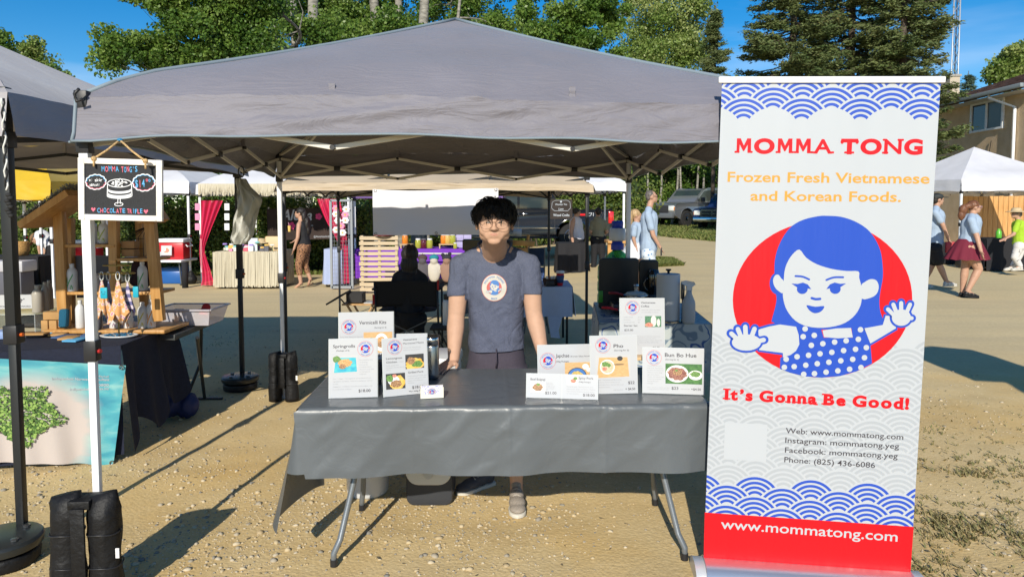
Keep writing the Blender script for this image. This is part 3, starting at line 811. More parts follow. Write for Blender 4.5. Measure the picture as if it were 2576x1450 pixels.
def tent(label,corner,ang,size,zb,ze,zp,fab,trim,leg,bar,res=(14,8),wr=0.01,cat='canopy tent',group=None,legs='1111',sides='1111',cells=3,gz=0.0,
barth=0.022,sag=None,depth=None,lth=0.04,hem=True,name='canopy_tent',flapamp=0.012,marg=0.03):
  """pop-up tent: front left leg at corner, ang turns it; zb valance bottom, ze eave, zp peak"""
  depth=depth or size
  u=Vector((math.cos(ang),math.sin(ang),0));v=Vector((-math.sin(ang),math.cos(ang),0))
  c=Vector((corner[0],corner[1],gz))+u*size/2+v*depth/2
  t=thing(name,label,cat,c,ang,group)
  hx,hy=size/2+marg,depth/2+marg
  cor=[(-hx,-hy),(hx,-hy),(hx,hy),(-hx,hy)]
  for k in range(4):
    (x0,y0),(x1,y1)=cor[k],cor[(k+1)%4]
    ln=math.hypot(x1-x0,y1-y0);nxo,nyo=(y1-y0)/ln,-(x1-x0)/ln
    rs=res if k==0 else(res[0]//2+4,res[1]//2+3)
    def roof(a,b_,k=k):
      ex,ey=x0+(x1-x0)*a,y0+(y1-y0)*a
      s=b_;pr=s-0.035*math.sin(PI*s)
      z=ze+(zp-ze)*pr
      X,Y=ex*(1-s),ey*(1-s)
      e=4*a*(1-a);z+=(-0.035 if not(marg<0 and k==0) else 0.075)*e*math.sin(PI*min(1,s*1.15))+(0.02*e if s<0.01 else 0.02*e*(1-s))
      z+=wr*1.6*nz1(X+k*7,Y,0.35,5)*e**0.5*(1-s*0.6)+wr*0.8*nz1(X*1.5,Y+k,0.13,6)*min(1,e*2)
      fo=0.06*max(0,1-s*6)**2
      return(X,Y,z-fo)
    mbr=MB();mbr.grid(roof,rs[0],rs[1]);mbr.build('roof_panel',fab,t,smooth=True,w=False,normals=False)
    def val(a,b_,k=k):
      p=roof(a,0.0);e=4*a*(1-a)
      d=b_;bot=zb+(0.020*e)+0.010*nz1(a*9+k*3,1,1.0,12)*2
      if sag:bot+=sag(k,a)
      out=(flapamp if not(marg<0 and k==0) else flapamp*.38)*(math.sin(a*21+k)*0.5+2.0*nz1(a*ln*1.5+d,d*1.2+k,0.55,13)+1.6*nz1(a*ln*1.2+d*1.5,d*2-a*3,0.22,14))*min(1,d*2+0.15)*min(1,e*5)
      if marg<0 and k==0:out+=.42*sum(h_*math.exp(-((d-(1.0-(a-a0_)*s__))/w_)**2) for a0_,s__,h_,w_ in CREASES)
      out+=min(0.030,0.055+marg)*d
      return(p[0]+nxo*out,p[1]+nyo*out,p[2]+(bot-p[2])*d)
    mbv=MB();mbv.grid(val,rs[0]*2,9 if k==0 else 5);mbv.build('valance',fab,t,smooth=True,w=False,normals=False)
    if hem:
      mh=MB();mh.tube([Vector(val(i/40,1.0))+Vector((nxo,nyo,0))*0.002 for i in range(41)],0.0055,5,sy=1.0);mh.build('hem',trim,t,smooth=True,w=False)
      mh=MB();mh.tube([Vector(roof(0.0,i/14))+Vector((0,0,0.004)) for i in range(15)],0.011,6);mh.build('ridge_seam',trim,t,smooth=True,w=False)
      mh=MB();mh.tube([Vector(val(0.0,i/5)) for i in range(6)],0.008,6);mh.build('corner_seam',trim,t,smooth=True,w=False)
  zl,zh=zb-0.022,zb+0.145
  lc=[(-size/2,-depth/2),(size/2,-depth/2),(size/2,depth/2),(-size/2,depth/2)]
  for k in range(4):
    if legs[k]=='1':
      lz=lc[k];ins=-0.022
      lx,ly=lz[0]+(ins if lz[0]>0 else-ins),lz[1]+(ins if lz[1]>0 else-ins)
      m1=MB();m1.box((lx,ly,1.40),(lth,lth,(ze-0.03-1.40)*2*0.5+0.72));
      m1=MB();m1.bar((lx,ly,1.02),(lx,ly,ze-0.03),lth,lth,up=(0,1,0));L1=m1.build('leg',leg,t,w=False,bevel=0.004)
      m2=MB();m2.bar((lx,ly,0.006),(lx,ly,1.05),lth*0.78,lth*0.78,up=(0,1,0));m2.build('lower_leg',leg,L1,w=False,bevel=0.003)
      m3=MB();m3.bar((lx,ly,0.98),(lx,ly,1.065),lth*1.35,lth*1.35,up=(0,1,0));m3.build('height_lock',black_plastic,L1,w=False,bevel=0.004)
      m4=MB();m4.tube([(lx+lth*0.6,ly-0.005,1.02),(lx+lth*1.05,ly-0.01,1.022)],0.008,8);m4.build('lock_button',orange_plastic if leg is black_metal else mat('red_button',(0.45,0.03,0.03),0.4),L1,w=False)
      for z_ in(zl-0.03,zh-0.025):m5=MB();m5.bar((lx,ly,z_),(lx,ly,z_+.075),lth*1.4,lth*1.4,up=(0,1,0));m5.build('corner_bracket',black_plastic,t,w=False,bevel=0.004)
      m6=MB();m6.box((lx,ly,0.004),(lth*1.9,lth*1.9,0.006));m6.build('foot_plate',leg,L1,w=False)
    # roof bars from each corner to the peak with a folding brace
    p=Vector((lc[k][0]*0.985,lc[k][1]*0.985,zh+0.02));q=Vector((0,0,zp-0.06));mid=p.lerp(q,0.5)+Vector((0,0,-0.05))
    mb_=MB();mb_.bar(p,mid,barth,barth*0.7);mb_.build('roof_bar',bar,t,w=False)
    mb_=MB();mb_.bar(mid,q,barth,barth*0.7);mb_.build('roof_bar',bar,t,w=False)
    mb_=MB();mb_.bar(Vector((lc[k][0]*.98,lc[k][1]*.98,zl+0.01)),p.lerp(q,0.33),barth,barth*0.7);mb_.build('brace',bar,t,w=False)
    (x0,y0),(x1,y1)=lc[k],lc[(k+1)%4]
    if sides[k]!='1':continue
    dx,dy=(x1-x0),(y1-y0);ln=math.hypot(dx,dy);nx_,ny_=-dy/ln,dx/ln
    def nd(f,z,o_=0.0):return Vector((x0+dx*f+nx_*(0.025+o_),y0+dy*f+ny_*(0.025+o_),z))
    for j in range(cells):
      a,b_=j/cells,(j+1)/cells
      m_=MB();m_.bar(nd(a,zh),nd(b_,zl),barth,barth*0.55,up=(nx_,ny_,0));m_.build('truss_bar',bar,t,w=False,bevel=0.002,segs=1)
      m_=MB();m_.bar(nd(a,zl,0.016),nd(b_,zh,0.016),barth,barth*0.55,up=(nx_,ny_,0));m_.build('truss_bar',bar,t,w=False,bevel=0.002,segs=1)
      m_=MB();m_.box(nd((a+b_)/2,(zl+zh)/2,0.008),(0.05,0.05,0.035));m_.build('truss_joint',black_plastic,t,w=False,bevel=0.004)
      if j:
        m_=MB()
        for zz in(zl,zh):m_.tube([nd(a,zz,-0.012),nd(a,zz,0.03)],0.011,8)
        m_.build('truss_joint',black_plastic,t,w=False)
    for j in range(1,cells):
      m_=MB();m_.box(nd(j/cells,zh+0.05,0.01),(0.025,0.012,0.09));m_.build('strap',fab,t,w=False)
  return t
grey_fab=fabric('grey_canopy_fabric',(0.188,0.180,0.210),bump=0.34,bscale=6.5,rough=0.6)
blue_trim=mat('blue_grey_trim',(0.20,0.25,0.29),0.6,bump=0.3,bscale=300)
dark_trim=mat('dark_trim',(0.06,0.07,0.09),0.7)
lft_fab=fabric('pale_grey_canopy_fabric',(0.36,0.34,0.35),bump=0.22,bscale=4.0,transl=0.07)
white_fab=fabric('white_canopy_fabric',(0.78,0.78,0.82),bump=0.12,bscale=5,transl=0.18)
beige_fab=fabric('beige_canopy_fabric',(0.52,0.42,0.29),bump=0.15,bscale=5,transl=0.1)
yellow_fab=fabric('yellow_canopy_fabric',(0.65,0.42,0.012),bump=0.12,bscale=5,transl=0.15)
purple_fab=fabric('purple_canopy_fabric',(0.10,0.04,0.22),bump=0.12,bscale=5,transl=0.1)
A0=R(4.3)
fl=P(212,900,2.74)
def main_sag(k,a):
  if k==0:return 0.022*(1-4*a*(1-a))-0.012+0.02*max(0,math.sin(PI*min(1,a*1.25)))-0.02*math.exp(-((a-0.02)/0.06)**2)
  return 0
main_tent=tent('dark grey pop-up canopy on white legs over the food stall',(fl.x,fl.y),A0,3.0,1.875,2.10,2.78,grey_fab,blue_trim,white_metal,grey_metal,res=(90,44),wr=0.020,sag=main_sag,flapamp=0.016,marg=-0.004,lth=0.036)
# tie-down loop at the front left corner of the canopy
lp=MB();c_=P(200,236,2.70)
lp.tube([c_+Vector((0.0,0,0.02)),c_+Vector((-0.02,0,0)),c_+Vector((-0.012,0,-0.03)),c_+Vector((0.012,0,-0.02))],0.006,6)
lp.build('tie_loop',black_plastic,main_tent,smooth=True)
pa=P(22,1380,3.10)
left_tent=tent('pale grey canopy with black posts at the left edge',(-2.28-3.0,2.98),R(2.5),3.0,1.93,2.18,2.88,lft_fab,lft_fab,black_metal,black_metal,res=(30,18),wr=0.02,sides='0111',barth=0.026,hem=False,cells=2,lth=0.046,sag=lambda k,a:(-0.05*a if k==1 else 0))
# white and black twisted cord wound on the near black post
cd=MB();q=P(22,250,3.04)
for i in range(2):cd.tube([(q.x+0.006*math.sin(k*1.3+i*PI)-0.004,q.y-0.03+0.006*math.cos(k*1.3+i*PI),q.z-k*0.021) for k in range(20)],0.0042,5,mi=i)
for i in range(8):cd.ell((q.x+0.004+0.008*math.sin(i*2.1),q.y-0.03,q.z-0.42-0.013*i),(0.014,0.012,0.010),n=8,m=5,mi=0)
o=cd.build('knotted_rope',[mat('cord_black',(0.02,0.02,0.02),0.8),mat('cord_white',(0.7,0.7,0.66),0.8)],None,smooth=True)
tag(o,'black and white cord knotted and hanging on the near black post','cord')
b_l=P(714,900,6.72)
beige_tent=tent('beige canopy on black posts behind the stallholder',(b_l.x,b_l.y),A0,3.07,1.772,1.90,2.47,beige_fab,beige_fab,black_metal,black_metal,res=(24,10),hem=False,lth=0.034,barth=0.02,sides='1111')
def far_tent(label,pxl,d,pxr=None,ang=0.0,zb=1.92,ze=2.2,zp=3.0,fab=None,leg=None,bar=None,gz=None,**k):
  p=P(pxl,525,d);s=3.0 if pxr is None else(P(pxr,525,d)-p).length
  g_=ground_z(p.x,p.y) if gz is None else gz
  return tent(label,(p.x,p.y),ang,s,zb-g_,ze-g_,zp-g_,fab or white_fab,fab or white_fab,leg or white_metal,bar or grey_metal,hem=False,lth=0.045,gz=g_,**k)
far_tent('white canopy above the red and white coolers',97,14.6,476,zb=1.93,ze=2.23)
far_tent('yellow canopy at far left behind the black post',-110,12.2,129,zb=1.75,ze=2.15,fab=yellow_fab)
fringe_tent=far_tent('white canopy with raffia fringe hung along its valance',500,14.3,879,zb=1.90,ze=2.16)
far_tent('purple canopy over the table of jars',889,14.6,1262,zb=1.82,ze=2.06,fab=purple_fab)
far_tent('small white canopy over the wooden crafts stall',1216,14.8,1572,zb=1.98,ze=2.22,leg=white_metal,bar=black_metal)
g_r=P(2416,525,16.4)
right_tent=far_tent('peaked white canopy in front of the brown house',2416,16.4,None,ang=R(5),zb=2.02,ze=2.36,zp=3.22)
# raffia fringe
g=np.random.default_rng(5);fr=MB()
for i in range(420):
  x=500+376*i/419;p=P(x,462,14.19);l=0.16+0.10*g.random()
  fr.add([(p.x-.012,p.y-0.01*g.random(),2.12),(p.x+.012,p.y-0.01*g.random(),2.12),(p.x+.01+.03*g.normal()*.5,p.y-0.02-0.02*g.random(),2.12-l),(p.x-.006,p.y-0.02,2.12-l)],[(0,1,2,3)])
o=fr.build('fringe',leaf_mat('raffia',[(0.62,0.56,0.42),(0.62,0.56,0.42)],0.2),fringe_tent,normals=False);o['kind']='stuff'

# ================================================================ WEIGHTS
bagm=mat('black_nylon',(0.008,0.008,0.009),0.55,bump=0.7,bscale=22,bdist=0.014,spec=0.35)
def weight_bag(label,loc,h=0.47,rz=0.0,w=0.16,gap=0.02,tagside=1):
  t=thing('weight_bag',label,'weight bag',loc,rz,'sandbags strapped to the canopy legs')
  for s in(-1,1):
    m=MB();n=22;vs=[];rings=15
    g=np.random.default_rng(int(h*1000)+s+5)
    for i in range(rings):
      f=i/(rings-1);z=h*f
      r_=w/2*(1.06-0.10*f+0.05*math.sin(f*9+s)-0.04*max(0,f-0.85)/0.15)
      flat=1-0.6*max(0,(f-0.85)/0.15)
      for k in range(n):
        a=2*PI*k/n;q_=1+0.04*math.sin(3*a+f*6+s)+0.035*g.normal()*(0<i<rings-1)
        vs.append((s*(w/2+gap/2)*(1+0.10*(1-f))+math.cos(a)*r_*q_,math.sin(a)*r_*flat*q_*0.9,z+(0.012*math.cos(a) if i==rings-1 else 0)))
    fs=[(i*n+k,i*n+(k+1)%n,(i+1)*n+(k+1)%n,(i+1)*n+k) for i in range(rings-1) for k in range(n)]
    fs+=[tuple(range(n))[::-1],tuple((rings-1)*n+k for k in range(n))]
    m.add(vs,fs);b_=m.build('bag',bagm,t,smooth=True,w=False)
    m=MB()
    for zz in(0.36*h,0.66*h):m.tube([(s*(w/2+gap/2)*(1+.1*(1-zz/h))+math.cos(a)*w*0.515,math.sin(a)*w*0.48,zz+0.004*math.sin(a*3)) for a in np.linspace(0,2*PI,26)],0.0035,5)
    m.build('seam',black_plastic,b_,smooth=True,w=False)
  m=MB();m.box((0,-0.058,h*0.60),(0.055,0.012,h*0.62));m.box((0,0.0,h*0.93),(0.085,0.10,0.035));m.build('strap',bagm,t,w=False,bevel=0.004)
  if tagside:
    m=MB();m.box((w*1.07+0.006,-0.03,h*0.48),(0.014,0.004,0.04));m.build('care_tag',mat('white_tag',(0.8,0.8,0.8),0.6),t,w=False)
  return t
weight_bag('tall twin black weight bag strapped to the front left white leg',(fl.x+0.01,fl.y-0.045,0),0.455,0.05,0.122)
u_=Vector((math.cos(A0),math.sin(A0),0));v_=Vector((-math.sin(A0),math.cos(A0),0))
rl=Vector((fl.x,fl.y,0))+v_*3.0+u_*0.02
weight_bag('smaller black weight bag on the rear left canopy leg',(rl.x+0.03,rl.y-0.10,0.0),0.41,0.04,0.105)
def disc_weight(label,loc):
  t=thing('plate_weight',label,'post weight',loc,0,'round plate weights under the black posts')
  m=MB();m.lathe([(0.11,0.0),(0.14,0.01),(0.145,0.05),(0.14,0.066),(0.12,0.07)],n=28);m.build('lower_plate',bagm,t,w=False,bevel=0.003)
  m=MB();m.lathe([(0.12,0.075),(0.155,0.082),(0.16,0.115),(0.15,0.128),(0.02,0.13)],n=28);m.build('upper_plate',mat('satin_black',(0.025,0.028,0.028),0.3),t,w=False,bevel=0.003)
  for k in range(4):
    a=PI/4+k*PI/2+0.3
    m=MB();m.lathe([(0.016,0.13),(0.016,0.138),(0.008,0.141)],c=(0.1*math.cos(a),0.1*math.sin(a),0),n=10);m.build('bolt',mat('steel_bolt',(0.25,0.25,0.24),0.3,0.9),t,w=False)
  return t
lt_r=Vector((-2.28,2.98,0))+Vector((-0.02,0.02,0))
disc_weight('round black plate weight on the near black post, left edge',(lt_r.x,lt_r.y,0.0))
lt_rr=Vector((-2.28,2.98,0))+3.0*Vector((-math.sin(R(2.5)),math.cos(R(2.5)),0))
disc_weight('black plate weight on the further black post behind the left table',(lt_rr.x,lt_rr.y,0.0))

# ================================================================ FRONT TABLE
hammer=mat('hammered_grey_enamel',(0.20,0.22,0.24),0.33,metal=0.4,bump=0.25,bscale=120,bdist=0.002)
F0=G(752,1026,0.74);F1=G(1786,1014,0.74);tu=(F1-F0).normalized();tv=Vector((-tu.y,tu.x,0));TW=(F1-F0).length;TD=0.69
def T(u,v,z=0.74):return Vector((F0.x,F0.y,0))+tu*u+tv*v+Vector((0,0,z))
tab=thing('folding_table','long folding table with grey tube legs under the grey vinyl cloth','table',T(TW/2,TD/2,0))
m=MB()
rotT=Matrix((tu,tv,Vector((0,0,1)))).transposed()
m.box(T(TW/2,TD/2,0.715),(TW-0.02,TD-0.02,0.04),rot=rotT);m.build('tabletop',mat('grey_plastic_top',(0.45,0.45,0.44),0.5),tab,bevel=0.008)
ff=[G(840,1424),G(1722,1408),G(911,1284),G(1648,1270)]
for k,f_ in enumerate(ff):
  left=k in(0,2);front=k<2
  topx=0.24 if left else TW-0.20
  tp=T(topx,0.20 if front else 0.46,0.70)
  kn=Vector((f_.x*0.62+tp.x*0.38,f_.y*0.62+tp.y*0.38,0.42));
  if front:kn=Vector((tp.x+(f_.x-tp.x)*0.15,tp.y+(f_.y-tp.y)*0.2,0.45))
  pts=[tp]+[kn.lerp(tp,0.3)]+[kn]+[kn.lerp(f_,0.25)+(kn-tp).normalized()*0.0,kn.lerp(f_,0.75),Vector((f_.x,f_.y,0.06)),Vector((f_.x,f_.y,0.008))]
  m=MB();m.tube(pts,0.014,12);lg=m.build('leg',hammer,tab,smooth=True)
  m=MB();m.tube([(f_.x,f_.y,0.004),(f_.x,f_.y,0.035)],0.0165,12);m.build('foot_cap',black_plastic,lg,smooth=False)
for a,b_ in((0,2),(1,3)):
  m=MB();m.tube([Vector((ff[a].x,ff[a].y,0))*0.35+Vector((ff[b_].x,ff[b_].y,0))*0.65+Vector((0,0,0.28)),T(0.24 if a==0 else TW-0.20,0.30,0.60)],0.010,8);m.build('brace',hammer,tab,smooth=True)
# the cloth
vin,nt,b=new_mat('grey_vinyl')
b.inputs['Base Color'].default_value=(0.098,0.110,0.120,1);b.inputs['Roughness'].default_value=0.36;b.inputs['Specular IOR Level'].default_value=0.5
tc=nt.nodes.new('ShaderNodeTexCoord');n1=nt.nodes.new('ShaderNodeTexNoise');n1.inputs['Scale'].default_value=7;n1.inputs['Detail'].default_value=3;n1.inputs['Distortion'].default_value=1
n2=nt.nodes.new('ShaderNodeTexNoise');n2.inputs['Scale'].default_value=260
mp=nt.nodes.new('ShaderNodeMapping');mp.inputs['Scale'].default_value=(1,1,1)
nt.links.new(tc.outputs['Object'],mp.inputs[0]);nt.links.new(mp.outputs[0],n1.inputs['Vector']);nt.links.new(tc.outputs['Object'],n2.inputs['Vector'])
b1=nt.nodes.new('ShaderNodeBump');b1.inputs['Strength'].default_value=0.28;b1.inputs['Distance'].default_value=0.018;nt.links.new(n1.outputs['Fac'],b1.inputs['Height'])
b2=nt.nodes.new('ShaderNodeBump');b2.inputs['Strength'].default_value=0.15;b2.inputs['Distance'].default_value=0.001;nt.links.new(n2.outputs['Fac'],b2.inputs['Height'])
nt.links.new(b1.outputs[0],b2.inputs['Normal']);nt.links.new(b2.outputs[0],b.inputs['Normal'])
MATS['grey_vinyl']=vin
m=MB();DR=0.285;LS=TD+0.02+DR
creases=[0.0,0.27,0.505,0.74,1.0]
def cloth(a,s_):
  s=s_*LS
  u=a*TW
  bum=0.0018*sum(math.exp(-((a-c)/0.004)**2) for c in creases[1:-1])+0.003*nz1(u,s,0.11,44)*(1 if s<TD-.06 else 1.0)
  if s<TD:
    v=TD-s;z=0.7425+bum+0.0015*math.exp(-((s-TD*0.5)/0.006)**2)
    if s>TD-0.05:z+=0.004*(abs(nz1(u,3,0.07,41))*2-0.3)*(s-TD+0.05)/0.05
    return T(u,v,z)
  d=s-TD
  if d<0.02:
    f=d/0.02*PI/2;return T(u,-0.012*math.sin(f),0.7425-0.012*(1-math.cos(f))+bum*(1-d/.02))
  d-=0.02;fdr=d/DR
  wv=fdr*(0.009*math.sin(u*8.5+0.7)+0.006*math.sin(u*19+1.9)+0.028*nz1(u,d*0.4,0.23,42))+0.012*fdr
  wv+=0.009*max(0,nz1(u*1.3+d*1.2,d,0.09,45))+bum*1.5
  zdr=d+0.012*fdr*nz1(u,1,0.3,43)
  edge=max(0,1-u/0.10);edr=max(0,1-(TW-u)/0.10)
  uu=u+edge*0.035*fdr**1.5-edge*0.02*(1-fdr)
  return T(uu,-0.014-wv*(1-edge)-edge*0.035*fdr+edr*0.01*fdr**2,0.73-zdr)
m.grid(cloth,200,96)
def flap(a,t_):
  # left end of the cloth: hangs off the table's end, its front corner lower and curling outwards
  v=a*TD;L=0.525+0.03*math.sin(a*9+1);d=t_*L
  if d<0.02:f=d/0.02*PI/2;return T(-0.012*math.sin(f),v,0.7425-0.012*(1-math.cos(f)))
  k=t_;out=0.012+0.115*k**1.15*max(-0.1,1-1.7*a)+0.03*k*math.sin(a*9+0.5)*(1 if a>.05 else 1)
  fwd=-0.05*k*max(0,1-a*5)
  return T(-out+0.05*k*max(0,0.10-a)*10,v+fwd,0.73-(d-0.02)*0.985)
m.grid(flap,40,40)
def web(s,d):
  dd=.03+d*.255;p=cloth(0.0,(TD+dd)/LS);q=flap(0.0,(dd+.005)/(0.525+.03*math.sin(1)));r_=p.lerp(q,s);r_.y-=.012*math.sin(PI*s)*d;return r_
m.grid(web,8,12)
def flap2(a,t_):
  v=a*TD;d=t_*(0.27+0.02*math.sin(a*8));k=t_
  if d<0.02:f=d/0.02*PI/2;return T(TW+0.012*math.sin(f),v,0.7425-0.012*(1-math.cos(f)))
  return T(TW+0.012+0.02*k*(1+math.sin(a*12)),v,0.73-d+0.02)
m.grid(flap2,24,10)
o=m.build('tablecloth',vin,None,smooth=True,normals=False);tag(o,'grey vinyl cloth with fold creases draped over the front table','tablecloth')
cloth_o=o
# ================================================================ PRINTED THINGS
IK=dict(bump=0.35,bscale=2.2,bdist=0.06,stretch=(1.6,1,.12),spec=0.35)
ink_red=mat('print_red',(0.60,0.007,0.014),0.38,**IK)
ink_blue=mat('print_blue',(0.022,0.075,0.45),0.34,**IK)
ink_white=mat('print_white',(0.45,0.48,0.515),0.45)
ink_yellow=mat('print_yellow',(0.62,0.30,0.045),0.45)
ink_dark=mat('print_dark',(0.05,0.045,0.055),0.5)
ink_grey=mat('print_grey',(0.30,0.30,0.32),0.5)
BL_,RD_,WH_=1,0,2
def girl(mb,q,off,step,dots=True,fine=True):
  """the girl of the emblem; q maps drawing units to the panel, layers lie step apart; materials 0 red 1 blue 2 white"""
  def pl(pts,l,mi,sm=0):mb.poly([q(*p) for p in(smooth_closed(pts,sm) if sm else pts)],off+l*step,mi,M=q.M)
  def st(pts,w,l,mi,sm=5):
    s=smooth_open(pts,sm) if sm else pts
    mb.poly([q(*p) for p in stroke2d(s,w)],off+l*step,mi,M=q.M)
    if fine:
      for e in(s[0],s[-1]):mb.poly([q(*p) for p in ring2d(e,w/2,12)],off+l*step+step*0.12,mi,M=q.M)
  pl(ring2d((973,585),662,64,1,587/662),0,0)
  hair=[(598,742),(622,650),(634,580),(626,520),(618,400),(620,290),(645,190),(690,100),(745,35),(830,-12),(940,-37),(1003,-39),(1100,-32),(1200,0),(1290,55),(1350,125),(1395,220),(1412,320),(1416,420),(1400,520),(1393,600),(1402,680),(1432,765),(1400,785),(1290,800),(1150,800),(950,810),(780,792),(655,770),(606,752)]
  # outlined arms
  arm=[(500,808),(580,785),(660,770),(780,787),(800,850),(805,920),(780,970),(740,1000),(685,1020),(683,985),(508,963)]
  arm2=[(1285,800),(1420,775),(1440,705),(1478,708),(1505,750),(1518,800),(1330,915)]
  st(arm+[arm[0]],34,1,1,0);st(arm2+[arm2[0]],34,1,1,0)
  pl(hair,2,1,3 if fine else 0)
  pl(ring2d((640,462),58,20,1,1.42),2.3,1)
  dress=[(780,790),(960,790),(985,870),(1200,870),(1188,790),(1275,795),(1310,860),(1332,930),(1345,1066),(1230,1125),(1110,1160),(975,1172),(850,1163),(740,1135),(662,1105),(664,1020),(720,1010),(780,970),(805,920),(806,850)]
  pl(dress,2.6,1)
  pl(arm,3,2);pl(arm2,3,2)
  pl([(975,815),(1080,800),(1185,797),(1200,868),(1090,875),(987,866)],3.2,2)
  face=[(800,210),(850,270),(930,320),(1040,355),(1150,371),(1235,374),(1241,420),(1256,480),(1262,577),(1245,650),(1195,720),(1110,772),(985,795),(865,785),(775,742),(712,665),(686,590),(680,530),(686,445),(692,370),(710,310),(748,248)]
  pl(face,4,2,3 if fine else 0)
  pl([(682,532),(650,520),(620,488),(607,440),(622,402),(648,398),(668,425),(686,448)],4.2,2,3)
  pl([(1256,482),(1285,452),(1325,432),(1368,442),(1386,488),(1372,540),(1330,570),(1262,577)],4.2,2,3)
  for cen,rx,ry_,tips,wr in(((412,905),108,62,[(296,835),(346,800),(403,782),(474,798),(545,885)],34),((1555,720),70,62,[(1452,655),(1492,618),(1552,606),(1620,618),(1634,725)],30)):
    pl(ring2d(cen,rx+16,24,1,(ry_+16)/(rx+16)),4.5,1)
    for i,tpx in enumerate(tips):
      st([(cen[0]+(tpx[0]-cen[0])*0.3,cen[1]),tpx],wr+30,4.5+0.1*i,1,0)
    for i,tpx in enumerate(tips):
      st([(cen[0]+(tpx[0]-cen[0])*0.35,cen[1]),(tpx[0]+(cen[0]-tpx[0])*.04,tpx[1]+(cen[1]-tpx[1])*.04)],wr,5.4+0.1*i,2,0)
    pl(ring2d(cen,rx,24,1,ry_/rx),6.2,2)
  st([(772,407),(825,412),(873,433)],14,6.5,1);st([(1000,437),(1055,418),(1123,417)],14,6.5,1)
  for sgn,c in((1,823),(-1,1066)):
    pl([(c-sgn*80,463),(c-sgn*35,466),(c+sgn*5,456),(c+sgn*40,470),(c+sgn*66,505),(c+sgn*40,500),(c-sgn*35,493)],6.5,1)
    pl(ring2d((c,505),40,18,1,0.9),6.8,1)
  st([(893,572),(922,580),(955,578)],18,6.5,1)
  pl([(858,625),(920,637),(984,632),(975,660),(950,679),(915,685),(884,670),(865,648)],6.5,1,3 if fine else 0)
  if dots:
    for(x,y) in[(914,852),(832,862),(1240,882),(1065,903),(978,915),(893,927),(1150,893),(1220,957),(1132,967),(1045,980),(958,991),(873,1002),(788,1013),(1300,945),(1287,1021),(1200,1033),(1112,1044),(1024,1055),(938,1066),(853,1077),(767,1088),(694,1093),(1262,1095),(1178,1108),(1091,1120),(1004,1130),(918,1141),(838,1146),(846,803),(1255,810),(707,1032)]:
      pl(ring2d((x,y),21,14),6.5,2)
SERIF={'M':[(0.08,0,.17),(0.92,0,.17)],'A':[(0.06,0,.24),(0.94,0,.24)],'T':[(0.5,0,.42),(0.06,.86,0),(0.94,.86,0)],
'N':[(0.07,0,.22),(0.02,1,.12),(0.93,1,.22)],'G':[(0.80,.42,.18)],'I':[(0.5,0,.44),(.5,1,.44)],'t':[(0.55,0,.0)],'n':[(0.12,0,.30),(0.88,0,.28)],
'a':[(0.95,0.02,.14)],'B':[(0.08,0,.28),(0.08,1,.28)],'d':[(0.95,0.02,.12),(0.80,1.02,.22)]}
def cooper(pn,mb,s,p0,p1,size,off):
  """heavy rounded slab lettering, letter by letter"""
  u0=np.array(pn.uv(*p0));u1=np.array(pn.uv(*p1));L=np.linalg.norm(u1-u0);d=(u1-u0)/L;n_=np.array((-d[1],d[0]))
  cap=abs(pn.uv(p0[0],p0[1]-size)[1]-u0[1])
  ws=[]
  for ch in s:
    if ch==' ':ws.append(0.42);continue
    v,f=text2d(ch,1/0.73,0.022 if ch in 'MNA' else 0.05);ws.append((v[:,0].max()*(1.22 if ch.isupper() else 1.15))+0.16)
  k=L/sum(ws);x=0
  for ch,w in zip(s,ws):
    if ch!=' ':
      v,f=text2d(ch,1/0.73,0.022 if ch in 'NA' else 0.05,res=7);v=v.copy();cw=v[:,0].max()
      gw=(w-0.16);v[:,0]*=gw/cw
      def put(pts):return[tuple(u0+(x+a*k)*d+(b*cap)*n_) for a,b in pts]
      if ch=='M':
        W_=gw;X0=0.08
        for i,pts in enumerate(([(X0+.05,0),(X0+.24,0),(X0+.27,1),(X0+.05,1)],[(X0+W_-.27,0),(X0+W_-.03,0),(X0+W_-.05,1),(X0+W_-.27,1)],[(X0+.05,1),(X0+.31,1),(X0+W_/2+.09,.30),(X0+W_/2,.10),(X0+W_/2-.06,.16)],[(X0+W_-.05,1),(X0+W_-.31,1),(X0+W_/2-.09,.30),(X0+W_/2,.10),(X0+W_/2+.06,.16)])):mb.poly(put(pts),off+i*0.00005,M=pn.M)
      else:
        q=put([(a+0.08,b) for a,b in v]);mb.add([(a,b_,off) for a,b_ in q],f,M=pn.M)
      for(fx,fy,l) in SERIF.get(ch,[]):
        cx,cy=0.08+fx*gw,(0.06 if fy==0 else fy-0.06)
        if l==0:pts=ring2d((cx,cy),0.11,12,1,1.4)
        else:pts=stroke2d([(cx-l*.62,cy),(cx+l*.62,cy)],0.13)
        mb.poly(put(pts),off+0.0002,M=pn.M)
        if l:
          for sg in(-1,1):mb.poly(put(ring2d((cx+sg*l*.62,cy),0.075,10)),off+0.0001,M=pn.M)
    x+=w*k
